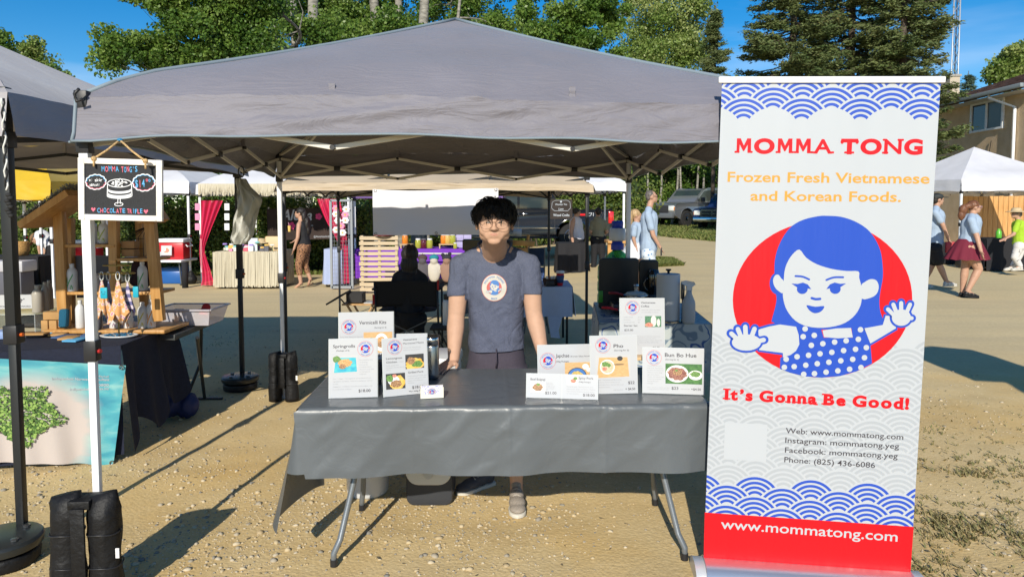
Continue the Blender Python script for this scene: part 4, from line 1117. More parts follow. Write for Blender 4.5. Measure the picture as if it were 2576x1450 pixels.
# ---------------------------------------------------------------- roll-up banner
bp_=Panel((1815,209),(2343,212),(2290,1437),(1770,1401),2.90,2.81,tilt=-0.03)
bc=bp_.o+bp_.ux*bp_.W/2
ban=thing('rollup_banner','tall white roll-up banner with a blue haired girl emblem beside the table','banner',(bc.x,bc.y,0))
def wave_mat():
  m,nt,b=new_mat('banner_print')
  at=nt.nodes.new('ShaderNodeAttribute');at.attribute_name='uvm';sp=nt.nodes.new('ShaderNodeSeparateXYZ');nt.links.new(at.outputs['Vector'],sp.inputs[0])
  def mth(op,a,b_=None,c=None):
    n=nt.nodes.new('ShaderNodeMath');n.operation=op
    for i,v in enumerate((a,b_,c)):
      if v is None:continue
      if isinstance(v,(int,float)):n.inputs[i].default_value=v
      else:nt.links.new(v,n.inputs[i])
    return n.outputs[0]
  U,V_=sp.outputs[0],sp.outputs[1]
  Pp=142.5*bp_.W/526;S=26.4*bp_.H/1205;Rr=0.49*Pp;pitch=0.088*Pp
  def waves(u0,v0):
    q=mth('FLOOR',mth('DIVIDE',mth('SUBTRACT',v0,V_),S));rr=None
    for k in range(4,-1,-1):
      j=mth('SUBTRACT',q,k);cy=mth('SUBTRACT',mth('SUBTRACT',v0,mth('MULTIPLY',j,S)),Rr)
      o_=mth('MULTIPLY',mth('FLOORED_MODULO',j,2),Pp/2)
      dx=mth('SUBTRACT',mth('FLOORED_MODULO',mth('ADD',mth('SUBTRACT',mth('SUBTRACT',U,u0),o_),Pp/2),Pp),Pp/2)
      dy=mth('SUBTRACT',V_,cy);r_=mth('SQRT',mth('ADD',mth('MULTIPLY',dx,dx),mth('MULTIPLY',dy,dy)))
      i_=mth('LESS_THAN',r_,Rr)
      if rr is None:rr,jj=mth('MULTIPLY',r_,1),mth('MULTIPLY',j,1)
      else:
        rr=mth('ADD',mth('MULTIPLY',r_,i_),mth('MULTIPLY',rr,mth('SUBTRACT',1,i_)))
        jj=mth('ADD',mth('MULTIPLY',j,i_),mth('MULTIPLY',jj,mth('SUBTRACT',1,i_)))
    ring=mth('GREATER_THAN',mth('FRACT',mth('DIVIDE',mth('SUBTRACT',Rr,rr),pitch)),0.43)
    return ring,jj
  def mx(f,a,b_):
    n=nt.nodes.new('ShaderNodeMix');n.data_type='RGBA';nt.links.new(f,n.inputs[0])
    for i,v in((6,a),(7,b_)):
      if isinstance(v,tuple):n.inputs[i].default_value=(*v,1)
      else:nt.links.new(v,n.inputs[i])
    return n.outputs[2]
  white=(0.45,0.48,0.515);blue=(0.022,0.075,0.45);grey=(0.375,0.405,0.44)
  ut,vt=bp_.uv(1940.7,215.8);r1,j1=waves(ut,vt)
  ub,vb=bp_.uv(1901,1186.6);r2,j2=waves(ub,vb)
  top=mth('MULTIPLY',mth('LESS_THAN',j1,1.5),r1)
  blu=mth('MULTIPLY',mth('GREATER_THAN',j2,-0.5),r2)
  gsel=mth('MULTIPLY',mth('GREATER_THAN',j2,-14.5),mth('LESS_THAN',j2,-0.5));gry=mth('MULTIPLY',gsel,r2)
  c=mx(top,white,blue);c=mx(gry,c,grey);c=mx(blu,c,blue)
  nt.links.new(c,b.inputs['Base Color']);b.inputs['Roughness'].default_value=0.36
  nz=nt.nodes.new('ShaderNodeTexNoise');nz.inputs['Scale'].default_value=2.2;tq=nt.nodes.new('ShaderNodeTexCoord');mq=nt.nodes.new('ShaderNodeMapping');mq.inputs['Scale'].default_value=(1.6,1,.12);bz=nt.nodes.new('ShaderNodeBump');bz.inputs['Strength'].default_value=.35;bz.inputs['Distance'].default_value=.06
  nt.links.new(tq.outputs['Object'],mq.inputs[0]);nt.links.new(mq.outputs[0],nz.inputs['Vector']);nt.links.new(nz.outputs['Fac'],bz.inputs['Height']);nt.links.new(bz.outputs[0],b.inputs['Normal'])
  return m
wm=wave_mat()
def sheet(name,pn,m,parent,nu,nv,off=0.0,both=True,curl=0.0):
  vs=[];uv=[]
  for j in range(nv+1):
    for i in range(nu+1):
      u,v=pn.W*i/nu,pn.H*j/nv
      vs.append(tuple(pn.M@Vector((u,v,off+curl*math.sin(PI*j/nv)*math.sin(2*PI*i/nu)))))
      uv.append((u,v,0.0))
  fs=[(j*(nu+1)+i,j*(nu+1)+i+1,(j+1)*(nu+1)+i+1,(j+1)*(nu+1)+i) for j in range(nv) for i in range(nu)]
  o=np_mesh(name,vs,fs,m,parent,smooth=True)
  a=o.data.attributes.new('uvm','FLOAT_VECTOR','POINT');a.data.foreach_set('vector',np.array(uv,dtype=np.float32).ravel())
  return o
sheet('printed_sheet',bp_,wm,ban,6,12)
bk=MB();bk.box((bp_.W/2,bp_.H/2,-0.0012),(bp_.W,bp_.H,0.001),M=bp_.M);bk.build('sheet_back',mat('grey_backing',(0.35,0.35,0.36),0.6),ban)
def G6(cx,cy):return(1738.6+cx/3.002,547.3+cy/3.002)
class Q_:
  def __init__(s,f,M):s.f=f;s.M=M
  def __call__(s,x,y):return s.f(x,y)
mb=MB();girl(mb,Q_(lambda x,y:bp_.uv(*G6(x,y)),bp_.M),0.0006,0.00035);mb.build('girl_emblem',[ink_red,ink_blue,ink_white],ban,normals=False)
mb=MB();bp_.polypx(mb,[(1772.5,1283),(2296,1319.5),(2290,1437),(1770,1401)],0.0008);mb.build('red_panel',ink_red,ban,normals=False)
mb=MB();cooper(bp_,mb,'MOMMA TONG',(1845.8,378.4),(2305,383.7),35,0.0008);mb.build('title_lettering',ink_red,ban,normals=False)
mb=MB();cooper(bp_,mb,"It’s Gonna Be Good!",(1820,992),(2281.6,1017.7),27,0.0008);mb.build('slogan_lettering',ink_red,ban,normals=False)
mb=MB();bp_.text(mb,'Frozen Fresh Vietnamese',(1828.7,449),(2320,456),25,0.0008,0.018);bp_.text(mb,'and Korean Foods.',(1884.7,495.7),(2251.6,500.4),25,0.0008,0.018);mb.build('yellow_lettering',ink_yellow,ban,normals=False)
mb=MB()
for s,a,b_ in(('Web: www.mommatong.com',(1974.4,1079),(2266.5,1095.6)),('Instagram: mommatong.yeg',(1973.5,1103.5),(2256.5,1119)),('Facebook: mommatong.yeg',(1972.9,1128.4),(2253.4,1144)),('Phone: (825) 436-6086',(1971.3,1153),(2197.3,1168))):
  bp_.text(mb,s,a,b_,14.5,0.0008,0.006)
mb.build('contact_lettering',ink_dark,ban,normals=False)
mb=MB();bp_.text(mb,'www.mommatong.com',(1812.6,1324),(2255.6,1357),26,0.0024,0.010);mb.build('web_lettering',ink_white,ban,normals=False)
mb=MB();bp_.polypx(mb,[(1823,1051),(1929,1057),(1926,1152),(1820,1146)],0.0007);mb.build('blank_patch',ink_white,ban,normals=False)
alu=mat('brushed_aluminium',(0.72,0.73,0.74),0.28,metal=0.85,bump=0.05,bscale=300)
mb=MB();mb.box((bp_.W/2,bp_.H+0.012,0.0),(bp_.W*1.035,0.026,0.02),M=bp_.M);mb.build('top_rail',mat('white_rail',(0.78,0.78,0.78),0.3),ban,bevel=0.004)
mb=MB();mb.tube([bp_.M@Vector((bp_.W/2,y,-0.03)) for y in(-0.05,bp_.H*0.5,bp_.H)],0.007,8);mb.build('support_pole',alu,ban,smooth=True)
# base cassette: rounded profile along the width
prof=[(-0.10,0.0),(-0.105,0.02),(-0.10,0.045),(-0.08,0.075),(-0.05,0.092),(-0.02,0.097),(0.03,0.095),(0.07,0.07),(0.09,0.03),(0.09,0.0)]
def cass(x0,x1,k,nm,m_,par):
  zoff=bp_.o.z-0.10
  m=MB();vs=[]
  for x in(x0,x1):
    for(a,z) in prof:
      w_=bp_.o+bp_.ux*x+Vector((-bp_.ux.y,bp_.ux.x,0))*a*k
      vs.append((w_.x,w_.y,w_.z-0.103+z*(2-k)*0.985+0.004))
  n=len(prof);m.add(vs,[(i,(i+1)%n,n+(i+1)%n,n+i) for i in range(n)]+[tuple(range(n)),tuple(range(n,2*n))[::-1]])
  return m.build(nm,m_,par,bevel=0.002)
cs_=cass(0.0,bp_.W,0.96,'cassette',alu,ban);cass(-0.045,-0.001,1.04,'end_cap',mat('silver_plastic',(0.6,0.61,0.62),0.35,metal=.3),ban);cass(bp_.W+0.001,bp_.W+0.045,1.04,'end_cap',mat('silver_plastic',(0.6,0.61,0.62),0.35),ban)
for f_ in(0.18,0.82):
  p_=bp_.o+bp_.ux*bp_.W*f_;m=MB();m.box((p_.x,p_.y,max(0.012,(p_.z-0.10)/2)),(0.05,0.34,max(0.012,p_.z-0.102)));m.build('swivel_foot',black_plastic,ban)

# ---------------------------------------------------------------- logo for cards and shirt
def logo(mb,M,c,r,off,step=0.00025,txt='SIMPLY UMAMI',fine=False,disc=True,rim=0):
  """round emblem; materials 0 red, 1 blue, 2 white"""
  class PM:pass
  mb.poly(ring2d(c,r,36),off,rim,M=M);mb.poly(ring2d(c,r*0.965,36),off+step,2,M=M)
  k=r*0.60/662
  q=Q_(lambda x,y:(c[0]+(x-973)*k,c[1]-(y-585)*k*1.0),M)
  girl(mb,q,off+2*step,step*0.5,dots=fine,fine=False)
  t=Panel.__new__(Panel);t.M=M
  tm=MB();t.arc(tm,'MOMMA TONG',c,r*0.73,r*0.17,off+6*step,True,0.03,sweep=2.3)
  t.arc(tm,txt,c,r*(0.86),r*0.12,off+6*step,False,0.02,sweep=1.5 if len(txt)>6 else 0.62)
  mb.add(tm.v,tm.f,1)
wood_print=mat('print_wood',(0.52,0.30,0.12),0.5,col2=(0.70,0.46,0.22),vscale=60,stretch=(1,1,12))
def cprint(c):return mat('print_%d_%d_%d'%tuple(int(x*100) for x in c),c,0.5)
def fprint(nm,a,b_,s=220):return mat('food_'+nm,a,0.5,col2=b_,vscale=s,detail=3)
fd={'meat':fprint('meat',(0.16,0.07,0.035),(0.55,0.33,0.16)),'fried':fprint('fried',(0.45,0.20,0.06),(0.75,0.48,0.22)),'green':fprint('green',(0.05,0.14,0.03),(0.22,0.38,0.10)),
'noodle':fprint('noodle',(0.40,0.26,0.06),(0.80,0.62,0.20)),'soup':fprint('soup',(0.14,0.03,0.03),(0.45,0.22,0.15)),'broth':fprint('broth',(0.45,0.40,0.22),(0.70,0.60,0.45)),
'teal':fprint('teal',(0.02,0.35,0.50),(0.10,0.55,0.55),40),'black':cprint((0.04,0.04,0.04)),'white':cprint((0.75,0.75,0.73)),'blue':cprint((0.05,0.18,0.5)),
'wood':wood_print,'yellow':fprint('yellow',(0.70,0.38,0.05),(0.80,0.55,0.15),30),'cream':cprint((0.66,0.64,0.58)),'jungle':fprint('jungle',(0.02,0.10,0.05),(0.15,0.32,0.18)),'grey':cprint((0.5,0.5,0.5)),'pink':fprint('pink',(0.45,0.12,0.08),(0.72,0.35,0.25)),'leaf':fprint('leaf',(0.03,0.12,0.03),(0.08,0.22,0.05),60)}
def food(pn,parent,r,bg,shapes):
  """r = fractions x0, y0, x1, y1 from the top left; shapes: (kind, cx, cy, rx, ry) in fractions of the picture"""
  x0,y0,x1,y1=r;X=lambda f:(x0+(x1-x0)*f)*pn.W;Y=lambda f:pn.H*(1-(y0+(y1-y0)*f));ms=[fd[bg]]
  mb=MB();mb.poly([(X(0),Y(1)),(X(1),Y(1)),(X(1),Y(0)),(X(0),Y(0))],0.0005,0,M=pn.M)
  g=np.random.default_rng(int(abs(hash_(bg,r))%9999))
  for i,(k,cx,cy,rx,ry_) in enumerate(shapes):
    if fd[k] not in ms:ms.append(fd[k])
    n=26;jag=0.0 if k in('white','blue','black','cream','wood','teal','grey','broth') else 0.14
    sq=k in('wood','teal')
    if sq:pts=[(cx-rx,cy+ry_),(cx+rx,cy+ry_*.9),(cx+rx*.9,cy-ry_),(cx-rx*.85,cy-ry_)]
    else:pts=[(cx+rx*(1+jag*g.normal()*.6)*math.cos(2*PI*a/n),cy+ry_*(1+jag*g.normal()*.6)*math.sin(2*PI*a/n)) for a in range(n)]
    pts=[(X(min(1,max(0,a))),Y(min(1,max(0,b_)))) for a,b_ in pts]
    mb.poly(pts,0.0008+0.00025*i,ms.index(fd[k]),M=pn.M)
  return mb.build('food_photo',ms,parent,normals=False)
def hash_(a,r):return sum(ord(c) for c in a)*131+int(r[0]*1000)*7+int(r[1]*1000)
clear_pl=glassy('clear_acrylic',(0.9,0.95,0.95),0.75)
def sign(label,TL,TR,BR,BL,ztab,tilt,logo_at=None,titles=(),small=(),prices=(),photos=(),lift=None):
  yb=(G(*BL,ztab),G(*BR,ztab))
  pn=Panel(TL,TR,BR,BL,0,0,tilt=tilt,yb=yb)
  c=pn.o+pn.ux*pn.W/2
  t=thing('menu_sign',label,'sign',(c.x,c.y,c.z),0,'white menu signs in clear stands on the stall table')
  pn.slab('card',mat('white_card',(0.48,0.49,0.51),0.35,coat=0.3),t,0.003,z0=-0.003)
  m=MB();m.box((pn.W/2,pn.H/2,-0.0045),(pn.W+0.006,pn.H+0.004,0.002),M=pn.M);m.build('sleeve',mat('sleeve_edge',(0.55,0.58,0.58),0.15),t)
  m=MB();a=pn.o+pn.ux*pn.W*.5;bdir=Vector((-pn.ux.y,pn.ux.x,0));m.add([pn.M@Vector((0,pn.H*.5,-0.006)),pn.M@Vector((pn.W,pn.H*.5,-0.006)),pn.o+pn.ux*pn.W+bdir*0.10+Vector((0,0,.002)),pn.o+bdir*0.10+Vector((0,0,.002)),pn.o+bdir*.01+Vector((0,0,.001)),pn.o+pn.ux*pn.W+bdir*.01+Vector((0,0,.001))],[(0,1,2,3),(3,2,5,4)]);m.build('stand',clear_pl,t,normals=False)
  if logo_at:
    m=MB();logo(m,pn.M,(logo_at[0]*pn.W,pn.H*(1-logo_at[1])),logo_at[2]*pn.W,0.0006);m.build('round_logo',[ink_red,ink_blue,ink_white],t,normals=False)
  m=MB()
  for(s,fx,fy,cap,wf,bold) in titles:pn.text_m(m,s,fx*pn.W,pn.H*(1-fy),cap*pn.H,0.0006,bold,width=(wf*pn.W if wf else None))
  for(s,fx,fy,cap,wf) in prices:pn.text_m(m,s,fx*pn.W,pn.H*(1-fy),cap*pn.H,0.0012,0.008,width=(wf*pn.W if wf else None))
  if m.v:m.build('lettering',ink_dark,t,normals=False)
  m=MB()
  for(s,fx,fy,cap,wf) in small:pn.text_m(m,s,fx*pn.W,pn.H*(1-fy),cap*pn.H,0.0006,0.0,width=(wf*pn.W if wf else None))
  if m.v:m.build('fine_print',ink_grey,t,normals=False)
  for(r,bg,sh) in photos:food(pn,t,r,bg,sh)
  return t,pn
ZT=0.7455
def lines(txts,fx,fy,dy,cap,wf):
  mw_=max(len(s) for s in txts)
  return[(s,fx,fy+i*dy,cap,wf*len(s)/mw_ if wf else None) for i,s in enumerate(txts)]
sign('Springrolls menu sign with a turquoise plate, leftmost front card on the table',(830,853),(949,850),(949,997),(828,1001),ZT,0.03,(0.755,0.175,0.165),
[('Springrolls',.08,.145,.052,.46,.012),('(Package of 8)',.15,.205,.022,.27,.006)],
lines(['Pre-cooked for your','convenience.','Heat up this','wonderful dish in','the oven or air fryer','to maintain its','crispness.'],.63,.37,.04,.016,.31)+
lines(['Pork + Veggie - The original. A savory blend of fresh',"ingredients and spices. You'll love the flavour and the",'crunch!','Vegetarian - A delicious new take on the original, with','no compromises on flavour.'],.08,.68,.045,.016,.82),
[('$18.00',.61,.91,.05,.25)],[((.08,.28,.60,.58),'grey',[('teal',.5,.55,.46,.42),('fried',.48,.42,.28,.22),('meat',.38,.62,.14,.14),('green',.14,.2,.16,.18)])])
sign('Vermicelli Kits menu sign raised behind the Springrolls card',(851.5,786.5),(989,783),(990,902),(853,906),0.86,0.02,(0.18,0.30,0.135),
[('Vermicelli Kits',.37,.25,.075,.50,.012),('(Serving for 4)',.65,.34,.03,.22,.006)],lines(['Family Style! Restaurant flavours,','at home convenience, a delicious','meal waiting in your freezer.'],.02,.52,.05,.022,.42),
[('$48.00',.72,.93,.06,.2)],[((.45,.42,.98,.86),'wood',[('white',.62,.5,.24,.44),('fried',.6,.42,.14,.2),('meat',.62,.6,.14,.16),('green',.28,.4,.12,.14)])])
m=MB();p_=G(922,905,0.86);m.box((p_.x,p_.y+0.03,0.80),(0.22,0.10,0.115));m.box((p_.x,p_.y-0.022,0.80),(0.19,0.004,0.09));o=m.build('riser',mat('dark_riser',(0.03,0.03,0.035),0.5),None,bevel=0.004);tag(o,'dark riser box carrying the Vermicelli Kits sign','riser')
sign('Vietnamese Marinated Meats menu sign with two meat photos, beside the card holder',(957.5,852.6),(1069.6,843.7),(1078,987),(966.5,997.5),ZT,0.03,(0.27,0.155,0.165),
[('Vietnamese',.46,.05,.03,.32,.01),('Marinated Meats',.46,.115,.03,.47,.01),('Lemongrass',.07,.36,.034,.36,.006),('Chicken',.07,.425,.034,.24,.006),('Grilled Pork',.55,.63,.034,.35,.006)],
lines(['*We also offer Gluten Friendly','options for these selections.'],.46,.185,.04,.015,.40)+lines(['- A Classic!'],.34,.42,.04,.015,None)+lines(['Garlic, ginger and','lemongrass for that hint of','citrus.'],.07,.475,.037,.015,.40)+
lines(['Simply delicious! Sweet and','aromatic with garlic, black','pepper, lemongrass and','shallots.'],.54,.685,.04,.015,.42),[('$18.00',.63,.90,.048,.26),('*Per 500g Pack',.55,.955,.022,.33)],
[((.50,.30,.92,.55),'black',[('yellow',.5,.7,.5,.42),('green',.62,.7,.3,.22),('meat',.3,.45,.22,.25)]),((.05,.61,.48,.88),'black',[('yellow',.6,.6,.4,.45),('white',.4,.45,.3,.3),('meat',.52,.66,.28,.24),('green',.2,.3,.18,.22),('pink',.45,.15,.12,.1)])])
t_,pn_=sign('blank backed card peeking over the Marinated Meats sign',(985,840),(1069.5,838.6),(1074,955),(989,957),ZT,0.03)
sign('Japchae menu sign half hidden behind the Pho card',(1352,868),(1500,866),(1503,968),(1355,972),ZT,0.03,(0.165,0.38,0.135),
[('Japchae',.30,.30,.085,.23,.012),('(Korean Glass Noodles)',.55,.30,.035,.38,.006),('(500g Package)',.30,.42,.04,.22,.006)],
lines(['Japchae'],.06,.72,.05,.03,None)+lines(['An iconic Korean dish.','Deliciously balanced mix of','savoury sauteed vegetables and','sweet potato noodles.'],.06,.80,.055,.028,.36),[],
[((.45,.43,.88,.97),'wood',[('black',.48,.62,.38,.38),('blue',.48,.62,.35,.35),('noodle',.48,.62,.24,.24),('white',.82,.2,.13,.13),('white',.95,.35,.1,.1),('green',.45,.72,.1,.08)])])
sign('Pho menu sign with a noodle bowl on a wooden board',(1481,845),(1594.5,843),(1603.6,987.3),(1487,990),ZT,0.03,(0.27,0.165,0.16),
[('Pho',.50,.205,.062,.21,.014),('(Serving for 2)',.51,.265,.026,.32,.008)],lines(['A classic. Vietnamese beef bone soup,','simmered for hours to bring out our','signature deep flavor. Comes with sliced','beef brisket & shank.'],.10,.77,.042,.018,.60)+[('Add Noodles!',.48,.945,.018,.20)],
[('$22',.80,.84,.05,.14),('+ $4.50',.74,.945,.042,.21)],[((.10,.33,.86,.73),'grey',[('wood',.5,.55,.46,.44),('white',.34,.52,.21,.32),('broth',.34,.52,.18,.27),('green',.28,.4,.1,.1),('green',.38,.45,.06,.08),('pink',.26,.6,.07,.08),('black',.7,.16,.08,.1),('black',.66,.42,.16,.02)])])
sign('Bun Bo Hue menu sign with a red noodle bowl, rightmost on the table',(1615.6,873),(1768.6,875),(1771,992),(1617.6,987),ZT,0.03,(0.18,0.22,0.125),
[('Bun Bo Hue',.36,.19,.085,.52,.014),('(Serving for 2)',.37,.265,.034,.22,.008)],lines(['Vietnamese pork and','beef soup, lemongrass','forward and distinctly','different. Same deep','signature flavor.','Comes with sliced beef','shank and housemade','Vietnamese pork','sausage.'],.07,.41,.048,.022,.27)+lines(["Soup is started at a medium spicy level.","(Courtesy of Momma Tong's garlic satay)"],.07,.88,.04,.018,.37)+[('Add Noodles',.62,.90,.022,.15)],
[('$23',.47,.905,.062,.11),('+$4.50',.79,.91,.05,.16)],[((.37,.34,.97,.78),'leaf',[('white',.32,.5,.31,.43),('soup',.32,.5,.25,.33),('meat',.33,.42,.13,.17),('white',.82,.55,.19,.24),('green',.82,.5,.14,.14),('green',.3,.33,.04,.05)])])
sign('small Beef Bulgogi sign in front of the Japchae card',(1325.6,938.6),(1412,940),(1411,1000.7),(1324.5,998.5),ZT,0.02,None,
[('Beef Bulgogi',.11,.27,.09,.43,.008)],lines(['Thinly sliced','marinated beef,','marinated with soy,','brown sugar, garlic,','ginger and sesame','oil.'],.56,.38,.062,.032,.28),[('$21.00',.54,.84,.11,.33)],[((.12,.33,.54,.78),'cream',[('white',.5,.55,.48,.42),('meat',.5,.52,.36,.33),('green',.52,.25,.12,.12)])])
sign('small Spicy Pork sign in front of the Pho card',(1414,941),(1502.8,943),(1503,1004),(1414,1001),ZT,0.02,None,
[('Spicy Pork',.46,.17,.09,.42,.008),('(500g Package)',.47,.31,.05,.33,.004)],lines(['Dwaeji Bulgogi - Marinated with asian','pears, garlic, ginger and onions. Medium','heat courtesy of gochujang paste (sorry','no mild version).'],.13,.52,.095,.04,.80),[('$18.00',.59,.88,.11,.33)],[((.13,.06,.45,.42),'cream',[('white',.5,.5,.45,.45),('pink',.55,.55,.25,.25),('green',.75,.25,.2,.18)])])
sign('Vietnamese Coffee menu sign raised at the right, in front of the paper towel',(1559.7,750),(1669,751),(1672,891),(1561,891),0.885,0.03,(0.28,0.165,0.16),
[('Vietnamese',.47,.09,.034,.33,.01),('Coffee',.47,.155,.034,.19,.01),('Starter Set',.08,.50,.034,.31,.006),('$25.00',.09,.58,.034,.20,.01)],
lines(['Create the robust yet sweet,','ice cold delight at home!'],.48,.215,.04,.018,.43)+[('Coffee Grinds',.08,.345,.02,.21),('$11.50',.40,.345,.02,.10),('Percolator',.08,.39,.02,.16),('$10',.40,.39,.02,.06),('Condensed Milk',.08,.435,.02,.25),('$5',.40,.435,.02,.04)]+
lines(['Refreshing and delicious! Vietnamese','coffee blend, prepared with a','traditional drip percolator (phin) and','condensed milk. Best enjoyed over','ice.'],.37,.685,.035,.017,.57),[('$5.75',.73,.89,.034,.16)],
[((.56,.315,.93,.51),'jungle',[('cream',.53,.45,.17,.5),('pink',.25,.8,.25,.2),('cream',.83,.6,.1,.35)]),((.08,.665,.35,.92),'jungle',[('white',.4,.5,.3,.3),('fried',.9,.6,.1,.4)])])
m=MB();p_=G(1616,893,0.885);m.box((p_.x,p_.y+0.03,0.875),(0.27,0.13,0.016));
for sx_ in(-0.11,0.11):m.box((p_.x+sx_,p_.y+0.03,0.805),(0.018,0.11,0.122))
o=m.build('riser',mat('pale_wood',(0.58,0.40,0.22),0.5,var=0.2,vscale=30,stretch=(1,12,12)),None,bevel=0.002);tag(o,'pale wooden riser under the Vietnamese Coffee sign','riser')
# business card holder
a=G(1058,1002,ZT);b_=G(1116,999,ZT);d_=(b_-a);L_=d_.length;d_.normalize();nb=Vector((-d_.y,d_.x,0))
ch=thing('card_holder','small cream card holder filled with patterned cards','card holder',(a+b_)/2)
Mh=Matrix.Translation(a)@Matrix((d_,Vector((0,0,1)),-nb)).transposed().to_4x4()
crm=mat('cream_card',(0.74,0.71,0.60),0.6)
m=MB();hh=0.052
m.prism([(0,0),(L_,0),(L_,hh*.95),(L_*.90,hh*.95),(L_*.80,hh*.35),(L_*.22,hh*.35),(L_*.12,hh*.8),(0,hh*.85)],0.002,M=Mh);m.build('front',crm,ch)
m=MB();m.box((L_/2,hh*.5,-0.03),(L_,hh,0.002),M=Mh);m.box((0.001,hh*.45,-0.015),(0.002,hh*.9,0.028),M=Mh);m.box((L_-.001,hh*.45,-0.015),(0.002,hh*.9,0.028),M=Mh);m.box((L_/2,0.001,-0.015),(L_,0.002,0.028),M=Mh);m.build('tray',crm,ch)
m=MB();m.box((L_/2,hh*.55,-0.008),(L_*.92,hh*1.0,0.008),M=Mh);cd_=m.build('cards',spot_mat('patterned_card',[(0.25,0.27,0.75),(0.62,0.60,0.85),(0.75,0.72,0.85)],130),ch)
m=MB();logo(m,Mh,(L_*.5,hh*.5),hh*.38,-0.0035,txt='SPICY');m.build('round_logo',[ink_red,ink_blue,ink_white],cd_,normals=False)
# steel tumbler
p_=G(1086,950,ZT);fk=thing('flask','brushed steel insulated flask behind the Marinated Meats sign','flask',p_)
steel=mat('brushed_steel',(0.42,0.42,0.42),0.25,metal=1.0)
m=MB();m.lathe([(0.033,0),(0.036,0.004),(0.038,0.03),(0.0385,0.165),(0.036,0.172)],c=p_,n=28);m.build('body',steel,fk,smooth=True)
m=MB();m.lathe([(0.037,0.173),(0.0375,0.21),(0.034,0.213),(0.031,0.20),(0.0,0.199)],c=p_,n=28);m.build('lid',mat('steel_lid',(0.7,0.7,0.7),0.2,metal=1.0),fk,smooth=True)
m=MB();m.tube([(p_.x+0.04*math.cos(a_),p_.y+0.045*math.sin(a_),p_.z+0.215) for a_ in np.linspace(0,2*PI,25)],0.003,6);m.build('handle_ring',black_plastic,fk,smooth=True)

# ---------------------------------------------------------------- hanging chalkboard
cp=Panel((195,396),(407.5,405.5),(410,557),(199.5,552.5),2.60,2.64)
cb=thing('chalkboard','white framed chalkboard advertising chocolate trifle, hung from the canopy','chalkboard',cp.o+cp.ux*cp.W/2)
fw=mat('worn_white_wood',(0.72,0.66,0.58),0.7,col2=(0.83,0.82,0.78),vscale=18,bump=0.3,bscale=60,stretch=(1,1,4))
fo=0.022
for(nm,x0,y0,x1,y1) in(('l',0,0,fo,cp.H),('r',cp.W-fo,0,cp.W,cp.H),('b',fo,0,cp.W-fo,fo),('t',fo,cp.H-fo,cp.W-fo,cp.H)):
  m=MB();m.box(((x0+x1)/2,(y0+y1)/2,0.0),(x1-x0,y1-y0,0.016),M=cp.M);m.build('frame_piece',fw,cb,bevel=0.0015,segs=1)
m=MB();m.box((cp.W/2,cp.H/2,-0.003),(cp.W-2*fo,cp.H-2*fo,0.006),M=cp.M);m.build('slate',mat('chalk_black',(0.022,0.023,0.026),0.75,var=0.3,vscale=300),cb)
def c1(x,y):return(x/3.7536,322+y/3.7536)
ch_b=mat('chalk_blue',(0.12,0.42,0.75),0.8);ch_p=mat('chalk_pink',(0.80,0.16,0.24),0.8);ch_w=mat('chalk_white',(0.85,0.86,0.88),0.8)
mbs={0:MB(),1:MB(),2:MB()}
def hand(s,x0,x1,yb,cap,cols,y1=None):
  n=len(s);w=(x1-x0)/n
  for i,chh in enumerate(s):
    if chh==' ':continue
    j=3*math.sin(i*2.3)
    yy=yb+((y1 if y1 is not None else yb)-yb)*i/n
    cp.text(mbs[cols[i%len(cols)]],chh,c1(x0+w*i+(w*.36 if chh in "I!'/1" else 0),yy+j),c1(x0+w*i+(w*.52 if chh in "I!'/1" else w*0.84),yy+j),cap/3.7536,0.001,0.012)
def cstroke(pts,w,col,off=0.001,sm=4):mbs[col].poly([cp.uv(*c1(*p)) for p in stroke2d(smooth_open(pts,sm) if sm else pts,w)],off,M=cp.M)
def cfill(pts,col,off=0.0008):mbs[col].poly([cp.uv(*c1(*p)) for p in pts],off,M=cp.M)
hand('MOMMA',958,1125,412,52,[0,1,0,1,0]);hand("TONG'S",1145,1300,420,54,[1,0,1,0,0,0])
hand('CHOCOLATE',922,1192,797,44,[0,1,0,1,0,0,1,1,0],803);hand('TRIFLE',1205,1352,804,44,[1,1,0,0,1,0],808)
hand('w/ skor',838,968,505,32,[2]);hand('pieces!',846,945,548,28,[2]);hand('$14',1278,1372,562,72,[0,1,0]);hand('oo',1376,1424,510,40,[1,0])
for(hx,hy) in((883,770),(1380,790)):
  cfill([(hx,hy+20),(hx-20,hy-4),(hx-18,hy-17),(hx-8,hy-19),(hx,hy-8),(hx+8,hy-19),(hx+18,hy-17),(hx+20,hy-4)],1)
for(cx,cy,rx,ry_) in((903,510,92,66),(1357,520,100,74)):
  pts=[];nb_=13
  for i in range(nb_*6+1):
    a_=2*PI*i/(nb_*6);k=1+0.09*abs(math.sin(a_*nb_/2));pts.append((cx+rx*k*math.cos(a_),cy+ry_*k*math.sin(a_)))
  cstroke(pts,8,2,sm=0);half=len(pts)//2
  cstroke([((x-cx)*0.93+cx,(y-cy)*0.91+cy) for x,y in pts[:half+1]],6,1,0.0012,0);cstroke([((x-cx)*0.93+cx,(y-cy)*0.91+cy) for x,y in pts[half:]],6,0,0.0012,0)
el=lambda cx,cy,rx,ry_,a0,a1,n=18:[(cx+rx*math.cos(a0+(a1-a0)*i/n),cy+ry_*math.sin(a0+(a1-a0)*i/n)) for i in range(n+1)]
cstroke(el(1127,523,112,38,0,2*PI,30),7,2,sm=0)
for(y,h) in((574,22),(612,24)):
  cfill(el(1130,y,108,26,PI,0)+el(1130,y+h,108,26,0,PI)[::1],2)
cstroke([(1015,523),(1014,640)],7,2);cstroke([(1240,525),(1248,640)],7,2);cstroke(el(1130,640,117,26,PI,0),7,2,sm=0)
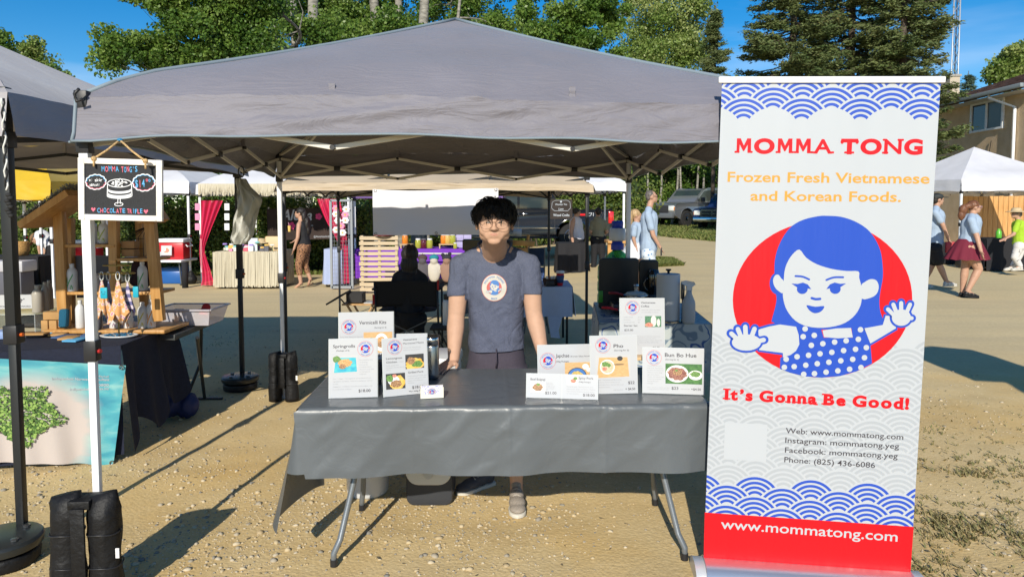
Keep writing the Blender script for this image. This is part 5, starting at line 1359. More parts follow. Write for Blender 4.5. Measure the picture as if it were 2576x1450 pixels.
cstroke([(1117,668),(1112,716)],6,2);cstroke([(1136,668),(1142,716)],6,2);cstroke(el(1124,720,40,16,0,2*PI),6,2,sm=0)
cstroke([(1105,520),(1112,500),(1132,480),(1155,500),(1160,522)],6,2);cstroke([(1128,484),(1122,520)],5,2)
g=np.random.default_rng(2)
for i in range(26):
  a_=g.uniform(0,2*PI);r_=g.uniform(.2,.9);cfill(ring2d((1127+100*r_*math.cos(a_),525+30*r_*math.sin(a_)),8,6,1.4,.7),2)
for k,(nm,mt) in enumerate((('blue_chalk',ch_b),('pink_chalk',ch_p),('white_chalk',ch_w))):mbs[k].build(nm,mt,cb,normals=False)
jute=mat('jute_twine',(0.50,0.33,0.15),0.9,var=0.3,vscale=150,bump=0.6,bscale=400)
apex=P(302,352,2.66)
for(x,y) in((236,399),(366,405)):
  q0=P(x,y,2.60);m=MB();m.tube([q0,q0.lerp(apex,0.5)+Vector((0,0,-0.004)),apex],0.0042,7);tw=m.build('twine',jute,cb,smooth=True)
  m=MB();m.ell(q0,(0.011,0.008,0.010),n=8,m=6);m.tube([q0,q0+Vector((0.002,-0.004,-0.03))],0.004,6);m.build('knot',jute,tw,smooth=True)
m=MB();m.ell(apex,(0.012,0.01,0.007),n=8,m=6);m.build('blue_clip',mat('blue_clip',(0.02,0.2,0.4),0.4),cb,smooth=True)
# ================================================================ PEOPLE
skin=mat('skin',(0.48,0.28,0.19),0.5,var=0.06,vscale=25,spec=0.4)
skin_m=mat('skin_main',(0.52,0.315,0.215),0.62,var=0.05,vscale=30,spec=0.4,bump=0.08,bscale=350,bdist=0.001)
lip=mat('lip',(0.42,0.19,0.14),0.5)
hairb=mat('black_hair',(0.008,0.007,0.007),0.55,spec=0.35)
def hmat(n,c):return mat(n,c,0.5,var=0.35,vscale=60,stretch=(1,1,0.2))
def cloth_mat(n,c,**k):return mat(n,c,0.85,var=0.08,vscale=140,bump=0.35,bscale=22,bdist=0.006,**k)
def fingers(mb,wrist,dirv,palm_n,side,s=1.0,curl=0.5,spread=0.16):
  """palm and five unequal fingers; side = direction towards the thumb"""
  w=Vector(wrist);d=Vector(dirv).normalized();n=Vector(palm_n);n=(n-d*n.dot(d)).normalized();t=Vector(side);t=(t-d*t.dot(d)-n*t.dot(n)).normalized()
  for k in(-0.027,-0.009,0.010,0.027):
    mb.cap(w+d*0.012*s+t*k*0.7*s,w+d*0.085*s+t*k*s,0.0155*s,0.0115*s,10)
  for i,(k,L) in enumerate(((0.029,0.070),(0.010,0.078),(-0.009,0.073),(-0.027,0.056))):
    p=w+d*0.088*s+t*k*s;dd=(d+t*(k*6*spread)).normalized()
    for j,f in enumerate((0.42,0.32,0.26)):
      dd=(dd+n*curl*(0.35+0.3*j)).normalized();q=p+dd*L*f*s
      mb.cap(p,q,(0.0088-j*0.0010)*s,(0.0080-j*0.0010)*s,8);p=q
  p=w+d*0.022*s+t*0.024*s;q=p+(d*0.6+t*0.8).normalized()*0.040*s;mb.cap(p,q,0.014*s,0.0105*s,8)
  r_=q+(d*0.9+t*0.35+n*curl*0.3).normalized()*0.034*s;mb.cap(q,r_,0.0105*s,0.008*s,8)
# ---------------------------------------------------------------- the stallholder
YM=3.74
man=thing('person','young man in blue grey tee and glasses leaning on the grey table','person',(P(1244,900,YM).x,YM+0.08,0))
S_=YM/FL
HC=P(1244,559,3.55)
def hv(x,y,z):return HC+Vector((x,y,z))
mb=MB()
for c,r_ in(((0,.02,.040),(.078,.095,.085)),((0,-.022,-.018),(.0725,.073,.085)),((0,-.026,-.068),(.060,.056,.043)),((0,-.066,-.094),(.032,.024,.021)),((.022,-.066,-.066),(.026,.022,.026)),((-.022,-.066,-.066),(.026,.022,.026)),
((.036,-.056,-.038),(.032,.027,.034)),((-.036,-.056,-.038),(.032,.027,.034)),((.044,-.016,-.066),(.024,.035,.030)),((-.044,-.016,-.066),(.024,.035,.030)),
((0,-.074,.022),(.048,.018,.012)),((0,-.080,-.058),(.034,.017,.024)),((0,-.112,-.030),(.015,.013,.011)),((.013,-.100,-.033),(.0095,.012,.009)),((-.013,-.100,-.033),(.0095,.012,.009)),
((.031,-.079,.001),(.018,.012,.0085)),((-.031,-.079,.001),(.018,.012,.0085)),((.080,.012,-.014),(.008,.018,.030)),((-.080,.012,-.014),(.008,.018,.030)),((0,-.085,-.071),(.018,.010,.005))):
  kx=1.16 if abs(c[0])>.035 or r_[0]>.045 else 1.08
  mb.ell(hv(c[0]*kx,c[1],c[2]),(r_[0]*kx,r_[1],r_[2]),n=18,m=12)
mb.cap(hv(0,-.086,.012),hv(0,-.108,-.026),.009,.0115)
CB=P(1244,650,3.77)  # base of the neck, front
mb.cap(hv(0,.012,-.055),P(1244,628,3.74),.062,.068,20);mb.cap(P(1244,622,3.74),P(1244,650,3.812),.069,.078,20);mb.cap(P(1226,628,3.80),P(1190,648,3.82),.05,.04);mb.cap(P(1262,628,3.80),P(1300,648,3.82),.05,.04)
mb.ell(P(1244,664,3.815),(.09,.082,.06),n=18,m=12)
sh=[P(1159,667,3.80),P(1331,665,3.80)];el_=[P(1148,795,3.76),P(1343,790,3.76)];wr_=[P(1141,905,3.66),P(1366,893,3.66)]
for k in(0,1):
  mb.cap(CB+Vector((0,.06,-.02)),sh[k],.05,.05,16)
  mb.cap(sh[k],sh[k].lerp(el_[k],0.55),.052,.050,18);mb.cap(sh[k].lerp(el_[k],0.5),el_[k],.0545,.047,18)
  mb.cap(el_[k],el_[k].lerp(wr_[k],0.28),.047,.049,18);mb.cap(el_[k].lerp(wr_[k],0.28),wr_[k],.0485,.031,18)
hp=P(1249,905,3.86);hipw=.09
for a,b_,r0,r1 in((P(1244,700,3.82),hp,.10,.10),):mb.cap(a,b_,r0,r1,20)
# legs: one foot under the near edge of the shade, the other turned out behind
ftR=G(1301,1272,0.05);ftL=G(1196,1216,0.05)
an=[Vector((ftL.x+0.02,ftL.y+0.10,0.10)),Vector((ftR.x-0.003,ftR.y+0.20,0.10))]
kn=[Vector((ftL.x+0.06,ftL.y+0.02,0.50)),Vector((ftR.x-0.02,ftR.y+0.20,0.50))]
for k,s in((0,-1),(1,1)):
  h_=hp+Vector((s*hipw,0.0,-0.02));mb.cap(h_,kn[k],.075,.058,18);mb.cap(kn[k],kn[k].lerp(an[k],.3),.055,.057,16);mb.cap(kn[k].lerp(an[k],.3),an[k],.056,.036,16);mb.cap(an[k],an[k]-Vector((0,0.03,0.05)),.036,.034,14)
tb_n=Vector((0,0,-1))
fingers(mb,wr_[0]+Vector((-0.004,0,-0.004)),G(1104,929,0.757)-wr_[0]+Vector((0,-0.02,0)),tb_n,(0.3,-1,0),1.02,0.12)
fingers(mb,wr_[1],G(1392,925,0.757)-wr_[1],tb_n,(-0.3,-1,0),1.02,0.12)
body=blob('body',mb,0.0045,skin_m,man,smooth=9)
def bvh_of(o):
  M=mw(o);me=o.data
  return BVHTree.FromPolygons([M@v.co for v in me.vertices],[tuple(p.vertices) for p in me.polygons])
bt=bvh_of(body)
def onto(bt_,x,z,y0=2.5,off=0.001,dflt=3.6):
  h=bt_.ray_cast(Vector((x,y0,z)),Vector((0,1,0)),3.0)
  y=h[0].y if h[0] is not None else dflt
  return Vector((x,y-off,z))
def decal(bt_,pts,off,name,m,par,c=None):
  """flat patch laid on the curved surface behind it; pts are (x, z) in metres about c"""
  c=c or HC;n=len(pts);cx=sum(p[0] for p in pts)/n;cz=sum(p[1] for p in pts)/n
  vs=[onto(bt_,c.x+cx,c.z+cz,off=off)];fs=[]
  for k,f in enumerate((0.5,1.0)):
    for p in pts:vs.append(onto(bt_,c.x+cx+(p[0]-cx)*f,c.z+cz+(p[1]-cz)*f,off=off*(1 if k==0 else.3)))
  for i in range(n):
    j=(i+1)%n;fs+=[(0,1+i,1+j),(1+i,1+n+i,1+n+j,1+j)]
  q=MB();q.add(vs,fs);return q.build(name,m,par,smooth=True)
decal(bt,[(-.026,-.0575),(-.014,-.0545),(-.005,-.053),(0,-.054),(.005,-.053),(.014,-.0545),(.026,-.0575),(.014,-.0585),(0,-.059),(-.014,-.0585)],.0010,'upper_lip',lip,man)
decal(bt,[(-.024,-.0585),(0,-.0595),(.024,-.0585),(.015,-.065),(0,-.0675),(-.015,-.065)],.0016,'lower_lip',mat('lower_lip',(0.46,0.22,0.16),0.5),man)
for s in(-1,1):
  decal(bt,[(s*.017,-.001),(s*.025,.004),(s*.037,.0055),(s*.051,.002),(s*.038,-.003),(s*.026,-.0035)],.0012,'eye',mat('eye_dark',(0.02,0.012,0.01),0.2),man)
  decal(bt,[(s*.013,.017),(s*.030,.022),(s*.050,.018),(s*.050,.0145),(s*.030,.0175),(s*.014,.013)],.0015,'eyebrow',hairb,man)
gl=MB();ln_=MB()
for s in(-1,1):
  cx,cz=s*.0385,-.008;pts=[]
  for i in range(28):
    a=2*PI*i/28;ex=.0300*(abs(math.cos(a))**.8)*(1 if math.cos(a)>0 else-1);ez=.0225*(abs(math.sin(a))**.85)*(1 if math.sin(a)>0 else-1)
    pts.append(hv(cx+ex,-.112+.25*(abs(cx+ex))**2*3,cz+ez))
  gl.tube(pts+[pts[0],pts[1]],.0010,6,cap=False);ln_.poly([(0,0)]*0 or[(p.x,p.z) for p in pts],0,M=Matrix(((1,0,0,0),(0,0,1,HC.y-.110),(0,1,0,0),(0,0,0,1))))
  gl.tube([hv(s*.0655,-.100,.004),hv(s*.078,-.06,.003),hv(s*.083,.01,.0)],.0015,6)
gl.tube([hv(-.009,-.113,.003),hv(0,-.117,.006),hv(.009,-.113,.003)],.0014,6)
go=gl.build('glasses_frame',mat('brown_glasses',(0.13,0.06,0.045),0.25),man,smooth=True);ln_.build('lens',glassy('lens_glass',(1,1,1),0.985,0.02),go,normals=False)
# hair: a full mop of curls
g=np.random.default_rng(31);mb=MB();cur=MB();cpts=[]
ctr=Vector((0.0,.014,.044));rr=Vector((.100,.104,.076))
for i in range(1300):
  d=Vector(g.normal(size=3));d.normalize();p=ctr+Vector((d.x*rr.x,d.y*rr.y,d.z*rr.z))*g.uniform(.93,1.08)
  if p.z<-0.035:continue
  face_edge=.031+.012*math.sin(p.x*90+1)+.25*max(0,-p.x)*0.3
  if p.y<-.015 and p.z<face_edge and abs(p.x)<.072:continue
  if p.y<.01 and p.z<-.012 and abs(p.x)<0.09:continue
  cpts.append((p,d))
mb.ell(hv(*(ctr+Vector((0,.012,.012)))),(rr.x*.97,rr.y*.95,rr.z*.92),n=20,m=14)
for p,d in cpts[:260]:mb.ell(hv(*p)-d*.008,.0175*g.uniform(.8,1.15),n=8,m=6)
for p,d in cpts[:640]:
  x=d.cross(Vector((0,0,1)));x.normalize() if x.length>.01 else None;dn=d.cross(x) if x.length>.01 else Vector((0,1,0))
  if dn.z>0:dn=-dn
  dn=(dn+x*g.uniform(-.8,.8)).normalized();ph=g.uniform(0,6.28);rad=g.uniform(.002,.0065);L=g.uniform(.03,.062);tw=g.uniform(1.5,5)
  pts=[]
  for k in range(10):
    t=k/9;c=p+dn*L*t+d*(.006+.006*math.sin(PI*t));pts.append(hv(*c)+(x*math.cos(ph+t*tw)+d*math.sin(ph+t*tw))*rad*(.5+.5*t))
  cur.tube(pts,[.0027*(1-.7*k/9) for k in range(10)],5)
hair_o=blob('hair',mb,0.006,hairb,man,smooth=2)
o=cur.build('curls',hairb,hair_o,smooth=True,normals=False);o['kind']='stuff'
# tee
tee=new_mat('heather_tee');nt,b=tee[1],tee[2];tee=tee[0]
tc=nt.nodes.new('ShaderNodeTexCoord');mp=nt.nodes.new('ShaderNodeMapping');mp.inputs['Scale'].default_value=(1,1,7);nt.links.new(tc.outputs['Object'],mp.inputs[0])
n1=nt.nodes.new('ShaderNodeTexNoise');n1.inputs['Scale'].default_value=130;n1.inputs['Detail'].default_value=6;n1.inputs['Roughness'].default_value=0.8;nt.links.new(mp.outputs[0],n1.inputs['Vector'])
rp=nt.nodes.new('ShaderNodeValToRGB');rp.color_ramp.elements[0].position=.35;rp.color_ramp.elements[0].color=(0.052,0.062,0.105,1);rp.color_ramp.elements[1].position=.68;rp.color_ramp.elements[1].color=(0.150,0.165,0.225,1)
nt.links.new(n1.outputs['Fac'],rp.inputs[0]);nt.links.new(rp.outputs[0],b.inputs['Base Color']);b.inputs['Roughness'].default_value=.9;b.inputs['Specular IOR Level'].default_value=.2
n2=nt.nodes.new('ShaderNodeTexNoise');n2.inputs['Scale'].default_value=7;n2.inputs['Detail'].default_value=3;n2.inputs['Distortion'].default_value=2.2;nt.links.new(tc.outputs['Object'],n2.inputs['Vector'])
bq=nt.nodes.new('ShaderNodeBump');bq.inputs['Strength'].default_value=.7;bq.inputs['Distance'].default_value=.02;nt.links.new(n2.outputs['Fac'],bq.inputs['Height']);nt.links.new(bq.outputs[0],b.inputs['Normal'])
mb=MB()
ch=P(1246,716,3.81);wa=P(1249,815,3.83);hm_=P(1250,852,3.84)
def loft(mb,rings,n=36,pw=2.5):
  """closed body through rounded-box rings: (centre, half width, half depth)"""
  vs=[];fs=[]
  for c,rx,ry_ in rings:
    for k in range(n):
      q=2*PI*k/n;cx_,sx_=math.cos(q),math.sin(q)
      vs.append(c+Vector((rx*math.copysign(abs(cx_)**(2/pw),cx_),ry_*math.copysign(abs(sx_)**(2/pw),sx_),0)))
  m_=len(rings)
  for i in range(m_-1):
    for k in range(n):fs.append((i*n+k,i*n+(k+1)%n,(i+1)*n+(k+1)%n,(i+1)*n+k))
  fs.append(tuple(range(n))[::-1]);fs.append(tuple((m_-1)*n+k for k in range(n)));mb.add(vs,fs)
loft(mb,[(P(1250,892,3.85),.160,.128),(P(1249,862,3.85),.160,.130),(P(1249,820,3.84),.154,.128),(P(1248,775,3.83),.157,.128),(P(1246,725,3.82),.166,.128),(P(1246,685,3.82),.172,.118),(P(1246,662,3.82),.160,.100),(P(1246,645,3.82),.125,.090),(P(1245,630,3.82),.095,.080),(P(1245,616,3.83),.080,.070)])
for k in(0,1):
  s=-1 if k==0 else 1
  mb.cap(P(1246+s*32,636,3.82),sh[k]+Vector((-s*.005,.0,.0)),.050,.062,18)
  e2=sh[k].lerp(el_[k],0.56);e2.x+=s*.0
  mb.cap(sh[k],e2,.064,.061,20);mb.cap(sh[k].lerp(e2,.6),e2+Vector((0,0,-.004)),.062,.062,20)
def tdisp(co,nm):
  x,y,z=co[:,0],co[:,1],co[:,2]
  d=0.0035*np.sin(z*38+6*np.sin(x*9)+y*8)*np.clip((1.02-z)*8,0,1)  # creases gather near the hem
  d+=0.004*(vnoise(x+z*.6,z*.45+y,0.055,71)-.5)*2+0.002*(vnoise(x-z*.8,z+y,0.03,72)-.5)*2
  return d
tee_o=blob('t_shirt',mb,0.0055,tee,man,smooth=4,disp=tdisp)
# cut the lower round ends of the blob flat: hem rings and sleeve cuffs
me=tee_o.data;bm=bmesh.new();bm.from_mesh(me);iM=mw(man).inverted()
def cut(pt,nrm,inx=None):
  p=iM@pt;nn=Vector(nrm).normalized()
  fs=[f for f in bm.faces if inx is None or all(inx(v.co) for v in f.verts)]
  bmesh.ops.bisect_plane(bm,geom=list({v for f in fs for v in f.verts})+list({e for f in fs for e in f.edges})+fs,plane_co=p,plane_no=nn,clear_outer=True)
  bmesh.ops.delete(bm,geom=[v for v in bm.verts if(v.co-p).dot(nn)>.002 and(inx is None or inx(v.co))],context='VERTS')
cut(P(1249,874,3.84),(0.05,0,-1),lambda c:abs(c.x)<0.2)
for k in(0,1):
  ax=(el_[k]-sh[k]).normalized();cx_=(iM@sh[k]).x;s=-1 if k==0 else 1
  cut(sh[k].lerp(el_[k],0.60),ax+Vector((-s*.12,0,0)),lambda c,s=s:s*c.x>0.165)
tt=BVHTree.FromBMesh(bm);Mw=mw(man)
ring_=smooth_closed([(1205,606),(1208,622),(1216,637),(1228,647),(1244,651),(1261,647),(1273,637),(1281,622),(1284,606)],5)
def tsurf(px,py):
  p0_=iM@Vector((0,0,CAMZ));d_=ray(px,py);h=tt.ray_cast(p0_,d_.normalized())
  return(Mw@h[0]) if h[0] is not None else P(px,py,3.78)
cl=[tsurf(x,y)-ray(x,y)*.004 for x,y in ring_[4:37]]
pol=[(p[0],p[1]) for p in ring_[:41]]+[(1284,560),(1205,560)]
def to_px(w):
  d=w-Vector((0,0,CAMZ));f=d.y*cth-d.z*sth;return(1288+FL*d.x/f,725+2576*SHIFT-FL*(d.y*sth+d.z*cth)/f)
kill=[]
for v in bm.verts:
  w=Mw@v.co
  if w.z>1.30 and w.y<3.83:
    q=to_px(w)
    if inside(pol,np.array([q[0]]),np.array([q[1]]))[0]:kill.append(v)
bmesh.ops.delete(bm,geom=kill,context='VERTS')
bm.to_mesh(me);bm.free();me.polygons.foreach_set('use_smooth',[True]*len(me.polygons))
tt=bvh_of(tee_o)
back=[P(1285,612,3.83),P(1272,604,3.90),P(1244,600,3.93),P(1217,604,3.90),P(1204,612,3.83)]
cl=cl+[Vector(p) for p in smooth_open([tuple(p) for p in back],4)]
m=MB();m.tube(cl+[cl[0],cl[1]],.0085,7,cap=False);m.build('collar',tee,tee_o,smooth=True)
# chest emblem laid on the tee
ec=P(1243,724,3.68);er=.074
m=MB();logo(m,Matrix.Identity(4),(0,0),er,0.0,step=0.0006,txt='SPICY',rim=0)
vv=[]
for(x,y,z) in m.v:
  p=onto(tt,ec.x+x*0.93,ec.z+y,off=0.0);vv.append((p.x,p.y-0.0025-z*1.0,p.z))
dd=0.0
bm=bmesh.new()
m2=MB();m2.v=vv;m2.f=m.f;m2.mi=m.mi
# big flat faces are cut finer so that they follow the chest
me=bpy.data.meshes.new('chest_logo');me.from_pydata([(a,b_,c) for a,b_,c in m.v],[],m.f);me.polygons.foreach_set('material_index',m.mi)
bm.from_mesh(me)
for _ in range(3):
  es=[e for e in bm.edges if e.calc_length()>.016]
  if es:bmesh.ops.subdivide_edges(bm,edges=es,cuts=1,use_grid_fill=False)
  bmesh.ops.triangulate(bm,faces=[f for f in bm.faces if len(f.verts)>4])
for v in bm.verts:
  x,y,z=v.co;p=onto(tt,ec.x+x*0.93,ec.z+y,off=0.0);v.co=iM@Vector((p.x,p.y-0.004-z,p.z))
bm.to_mesh(me);bm.free()
link('chest_logo',me,[mat('faded_red',(0.50,0.13,0.11),0.8),mat('faded_blue',(0.08,0.20,0.48),0.8),mat('faded_cream',(0.55,0.52,0.46),0.8)],man)
# shorts
mb=MB();loft(mb,[(hp+Vector((0,0,.12)),.150,.120),(hp+Vector((0,0,.05)),.158,.124),(hp+Vector((0,0,-.04)),.172,.13),(hp+Vector((0,0,-.12)),.178,.13)])
for k,s in((0,-1),(1,1)):mb.cap(hp+Vector((s*.085,0,-.06)),kn[k]+Vector((0,0,.06)),.098,.092,20)
def sdisp(co,nm):return 0.004*(vnoise(co[:,0]*1.2+co[:,2]*.3,co[:,2],0.06,75)-.5)*2
sh_o=blob('shorts',mb,0.007,cloth_mat('plum_shorts',(0.055,0.047,0.068)),man,smooth=4,disp=sdisp)
m=MB();m.tube([P(1248,876,3.70),P(1249,905,3.69),P(1247,925,3.70)],.0035,5);m.build('fly_seam',cloth_mat('plum_shorts',(0.055,0.047,0.068)),sh_o,smooth=True)
# shoes
shoe_m=mat('taupe_knit',(0.30,0.26,0.22),0.85,var=.2,vscale=200,bump=.4,bscale=300);sole_m=mat('shoe_sole',(0.60,0.57,0.50),0.6);shoe_d=mat('grey_knit',(0.07,0.07,0.08),0.85,bump=.4,bscale=300)
def shoe(heel,toe,m_,par,s=1.0,sole=sole_m,laces=True,tip=None):
  h_,t_=Vector(heel),Vector(toe);d=(t_-h_);L=d.length;d.normalize();x=d.cross(Vector((0,0,1))).normalized();u=x.cross(d)
  mb=MB();rot=Matrix((x,d,u)).transposed()
  def E(f,z,rx,ry_,rz_):mb.ell(h_+d*L*f+u*z,(rx*s,ry_*s,rz_*s),rot=rot,n=14,m=10)
  E(.15,.052*s,.036,.040,.045);E(.38,.050*s,.040,.060,.040);E(.62,.040*s,.046,.065,.030);E(.82,.032*s,.044,.050,.022);E(.20,.085*s,.030,.034,.028)
  up_=blob('shoe',mb,0.006*s,m_,par,smooth=3)
  so=MB();out=[(0.0,-.020),(0.03,-.034),(.2,-.038),(.45,-.036),(.68,-.047),(.88,-.043),(.98,-.025),(1.02,0),(.98,.025),(.88,.043),(.68,.047),(.45,.036),(.2,.038),(.03,.034),(0,.02)]
  M=Matrix.Translation(h_)@rot.to_4x4()
  so.prism([(b_*s,a*L) for a,b_ in out][::-1],.020*s,M=M);so.build('sole',sole,up_,bevel=.003)
  if laces:
    la=MB()
    for i in range(4):
      f=.40+.075*i;z=(.088-i*.008)*s;la.tube([h_+d*L*f+x*.022*s+u*(z-.006),h_+d*L*(f+.01)+u*(z+.003),h_+d*L*(f+.02)-x*.022*s+u*(z-.006)],.0028*s,5)
    la.build('lace',mat('lace',(0.42,0.38,0.33),.8),up_,smooth=True)
  return up_
shoe(Vector((ftR.x-.005,ftR.y+.235,0.004)),Vector((ftR.x+.003,ftR.y-.045,0.004)),shoe_m,man)
shoe(Vector((ftL.x+.10,ftL.y+.12,0.004)),Vector((ftL.x-.10,ftL.y-.04,0.004)),shoe_d,man)

# ---------------------------------------------------------------- people further off
def person(label,Y,j,top,bottom,hair,shoes,top_kind='tee',bot_kind='shorts',bulk=1.0,hat=None,group='shoppers and stallholders in the market',skin_=None,extra=None,look=(1,0,0),lvl=.012,hair_e=None,hips=1.0,name='person',gz=None,belly=0.0,stripes=None):
  """j: joints by photo pixel (x, y[, metres nearer or further]); first of each pair is the limb nearer to the camera"""
  def J(k,i=None):
    p=j[k] if i is None else j[k][i]
    return P(p[0],p[1],Y+(p[2] if len(p)>2 else 0))
  hd=J('head');nk=J('neck');pv=J('pelvis');hl=(hd-nk).length
  gzz=ground_z(pv.x,Y) if gz is None else gz
  t=thing(name,label,'person',(pv.x,Y,gzz),0,group)
  sk=skin_ or skin;lk=Vector(look).normalized();B=bulk
  mb=MB();rot=lk.to_track_quat('-Y','Z').to_matrix()
  def he(c,r_):mb.ell(hd+rot@Vector(c),r_,rot=rot,n=12,m=9)
  he((0,.01,.02),(.074,.092,.088));he((0,-.025,-.035),(.062,.065,.07));he((0,-.075,-.08),(.022,.022,.018));he((0,-.095,-.022),(.013,.020,.022));he((0,-.08,.02),(.05,.02,.016));he((.074,.01,-.01),(.012,.02,.03));he((-.074,.01,-.01),(.012,.02,.03));he((0,-.085,-.055),(.024,.014,.010))
  mb.cap(hd+Vector((0,0,-.04)),nk,.050,.056);ch_=nk.lerp(pv,.28);wa_=nk.lerp(pv,.68)
  sL,sR=J('sho',0),J('sho',1)
  mb.cap(nk,sL,.05*B,.05*B);mb.cap(nk,sR,.05*B,.05*B);mb.cap(ch_,wa_,.115*B,.10*B);mb.cap(wa_,pv,.10*B,.115*B*hips)
  for i in(0,1):
    s,e,w=J('sho',i),J('elb',i),J('wri',i)
    mb.cap(s,e,.048*B,.038*B);mb.cap(e,w,.038*B,.025*B)
    dv=(w-e).normalized();fingers(mb,w,dv,lk if abs(lk.dot(dv))<.9 else Vector((0,0,-1)),Vector((0,1 if i else-1,.1)),.95,.35)
    h_,k_,a_=J('hip',i),J('kne',i),J('ank',i)
    mb.cap(pv,h_,.10*B,.10*B*hips);mb.cap(h_,k_,.088*B*hips,.058*B);mb.cap(k_,k_.lerp(a_,.3),.054*B,.056*B);mb.cap(k_.lerp(a_,.3),a_,.055*B,.035*(B+1)/2)
    tz=J('toe',i);mb.cap(a_,a_.lerp(tz,.5),.034,.028);mb.cap(a_.lerp(tz,.5),tz,.030,.020)
  blob('body',mb,lvl,sk,t,smooth=3)
  mb=MB();sp=.016
  if top:
    mb.cap(ch_+Vector((0,0,.02)),wa_,.125*B+sp,.112*B+sp+belly*.5);mb.cap(wa_,pv+Vector((0,0,.02)),.112*B+sp+belly,.122*B*(hips*.5+.5)+sp)
    if top_kind!='tank':
      for i in(0,1):s,e=J('sho',i),J('elb',i);mb.cap(nk.lerp(s,.45),s,.056*B+.006,.052*B+.008);mb.cap(s,s.lerp(e,.66),.050*B+.010,.046*B+.014)
    else:
      for i in(0,1):s=J('sho',i);mb.cap(nk.lerp(s,.55)+Vector((0,0,-.01)),ch_.lerp(s,.4),.045*B+.012,.07*B+.01)
    def fd_(co,nm):return.008*(vnoise(co[:,0]+co[:,1]+co[:,2]*.5,co[:,2],.09,55)-.5)*2
    blob('tank_top' if top_kind=='tank' else('t_shirt' if top_kind=='tee' else 'shirt'),mb,lvl,top,t,smooth=3,disp=fd_)
  if bottom:
    if bot_kind=='skirt':
      m=MB();n=44;c0,c1_=pv+Vector((0,0,.10)),pv+Vector((-0.02,0,-.24));vs=[]
      for q in range(7):
        f=q/6;c=c0.lerp(c1_,f);r_=(.125+.145*f**.8)*B
        for k in range(n):a=2*PI*k/n;rk=r_*(1+.07*f*math.sin(a*13));vs.append(c+Vector((rk*math.cos(a)*1.12,rk*math.sin(a)*.85,.01*f*math.sin(a*13))))
      m.add(vs,[(q*n+k,q*n+(k+1)%n,(q+1)*n+(k+1)%n,(q+1)*n+k) for q in range(6) for k in range(n)])
      m.build('skirt',bottom,t,smooth=True,normals=False)
    else:
      mb=MB();mb.cap(pv+Vector((0,0,.06)),pv,.108*B+.012,.12*B*hips+.01)
      fr={'shorts':.72,'capri':1.45,'trousers':1.93}[bot_kind];loose=.026 if bot_kind=='shorts' else.012
      for i in(0,1):
        h_,k_,a_=J('hip',i),J('kne',i),J('ank',i);mb.cap(pv,h_,.10*B+.012,.10*B*hips+.012)
        if fr<1:mb.cap(h_,h_.lerp(k_,fr),.092*B*hips+.012,.075*B+loose)
        else:
          mb.cap(h_,k_,.092*B*hips+.01,.060*B+loose);mb.cap(k_,k_.lerp(a_,fr-1),.060*B+loose,(.050 if bot_kind=='capri' else.045)*B+loose)
      blob({'shorts':'shorts','capri':'leggings','trousers':'trousers'}[bot_kind],mb,lvl,bottom,t,smooth=3)
  for i in(0,1):
    a_,tz=J('ank',i),J('toe',i);d=(tz-a_);d.z=0;d=d.normalized() if d.length>.02 else lk
    hz=min(a_.z-.075,tz.z);hpos=Vector((a_.x,a_.y,0))-d*.06;hpos.z=max(a_.z-.085,gzz);tp=Vector((a_.x,a_.y,0))+d*.19;tp.z=max(tz.z-.02,gzz)
    if shoes is not None:shoe(hpos,tp,shoes,t,.95,sole=sole_m if shoes is not black_shoe else black_shoe,laces=False)
  if hair:
    mb=MB()
    for(c,r_) in(hair_e or[((0,.018,.035),(.082,.098,.088)),((0,.05,-.01),(.07,.065,.07))]):mb.ell(hd+rot@Vector(c),r_,rot=rot,n=12,m=9)
    def hd_(co,nm):return.005*(vnoise(co[:,0]*3+co[:,1],co[:,2]*.5,.03,57)-.5)*2
    blob('hair',mb,.009,hair,t,smooth=2,disp=hd_)
  if hat:hat(t,hd,rot)
  if extra:extra(t,hd,rot,J)
  lo=min((J('ank',i).z-.085,J('toe',i).z-.02)[0] for i in(0,1));lo=max(lo,gzz);t.location.z-=min(.12,max(0,lo-gzz-.004))
  return t
black_shoe=mat('black_shoe',(0.012,0.012,0.014),0.5);white_shoe=mat('white_shoe',(0.55,0.53,0.48),0.6,var=.3,vscale=40);brown_sandal=mat('brown_sandal',(0.12,0.06,0.03),.6)
lt_blue=cloth_mat('light_blue_cotton',(0.34,0.43,0.55));blk=cloth_mat('black_cotton',(0.014,0.014,0.017))
dark_h=hmat('dark_hair',(0.018,0.014,0.012));grey_h=hmat('greying_hair',(0.13,0.11,0.10));auburn=hmat('auburn_hair',(0.16,0.065,0.03));blond=hmat('blond_hair',(0.42,0.28,0.14));brown_h=hmat('brown_hair',(0.05,0.028,0.018))
def cap_hat(col,brim=(0,-.13,.045)):
  def f(t,hd,rot):
    m=MB();m.ell(hd+rot@Vector((0,.01,.055)),(.088,.104,.062),rot=rot,n=14,m=8);c=m.build('cap',col,t,smooth=True)
    m=MB();m.ell(hd+rot@Vector(brim),(.062,.070,.008),rot=rot,n=14,m=6);m.build('peak',col,c,smooth=True)
  return f
def sun_hat(t,hd,rot):
  m=MB();m.lathe([(.20,.035),(.205,.04),(.15,.055),(.10,.06),(.092,.10),(.075,.125),(.02,.13)],c=hd,n=24);m.build('sun_hat',mat('straw',(0.55,0.42,0.24),.8,var=.2,vscale=60),t,smooth=True)
leo=spot_mat('leopard_print',[(0.02,0.012,0.01),(0.10,0.035,0.02),(0.30,0.15,0.075)],34,thr=(.32,.42))
YA=13.9
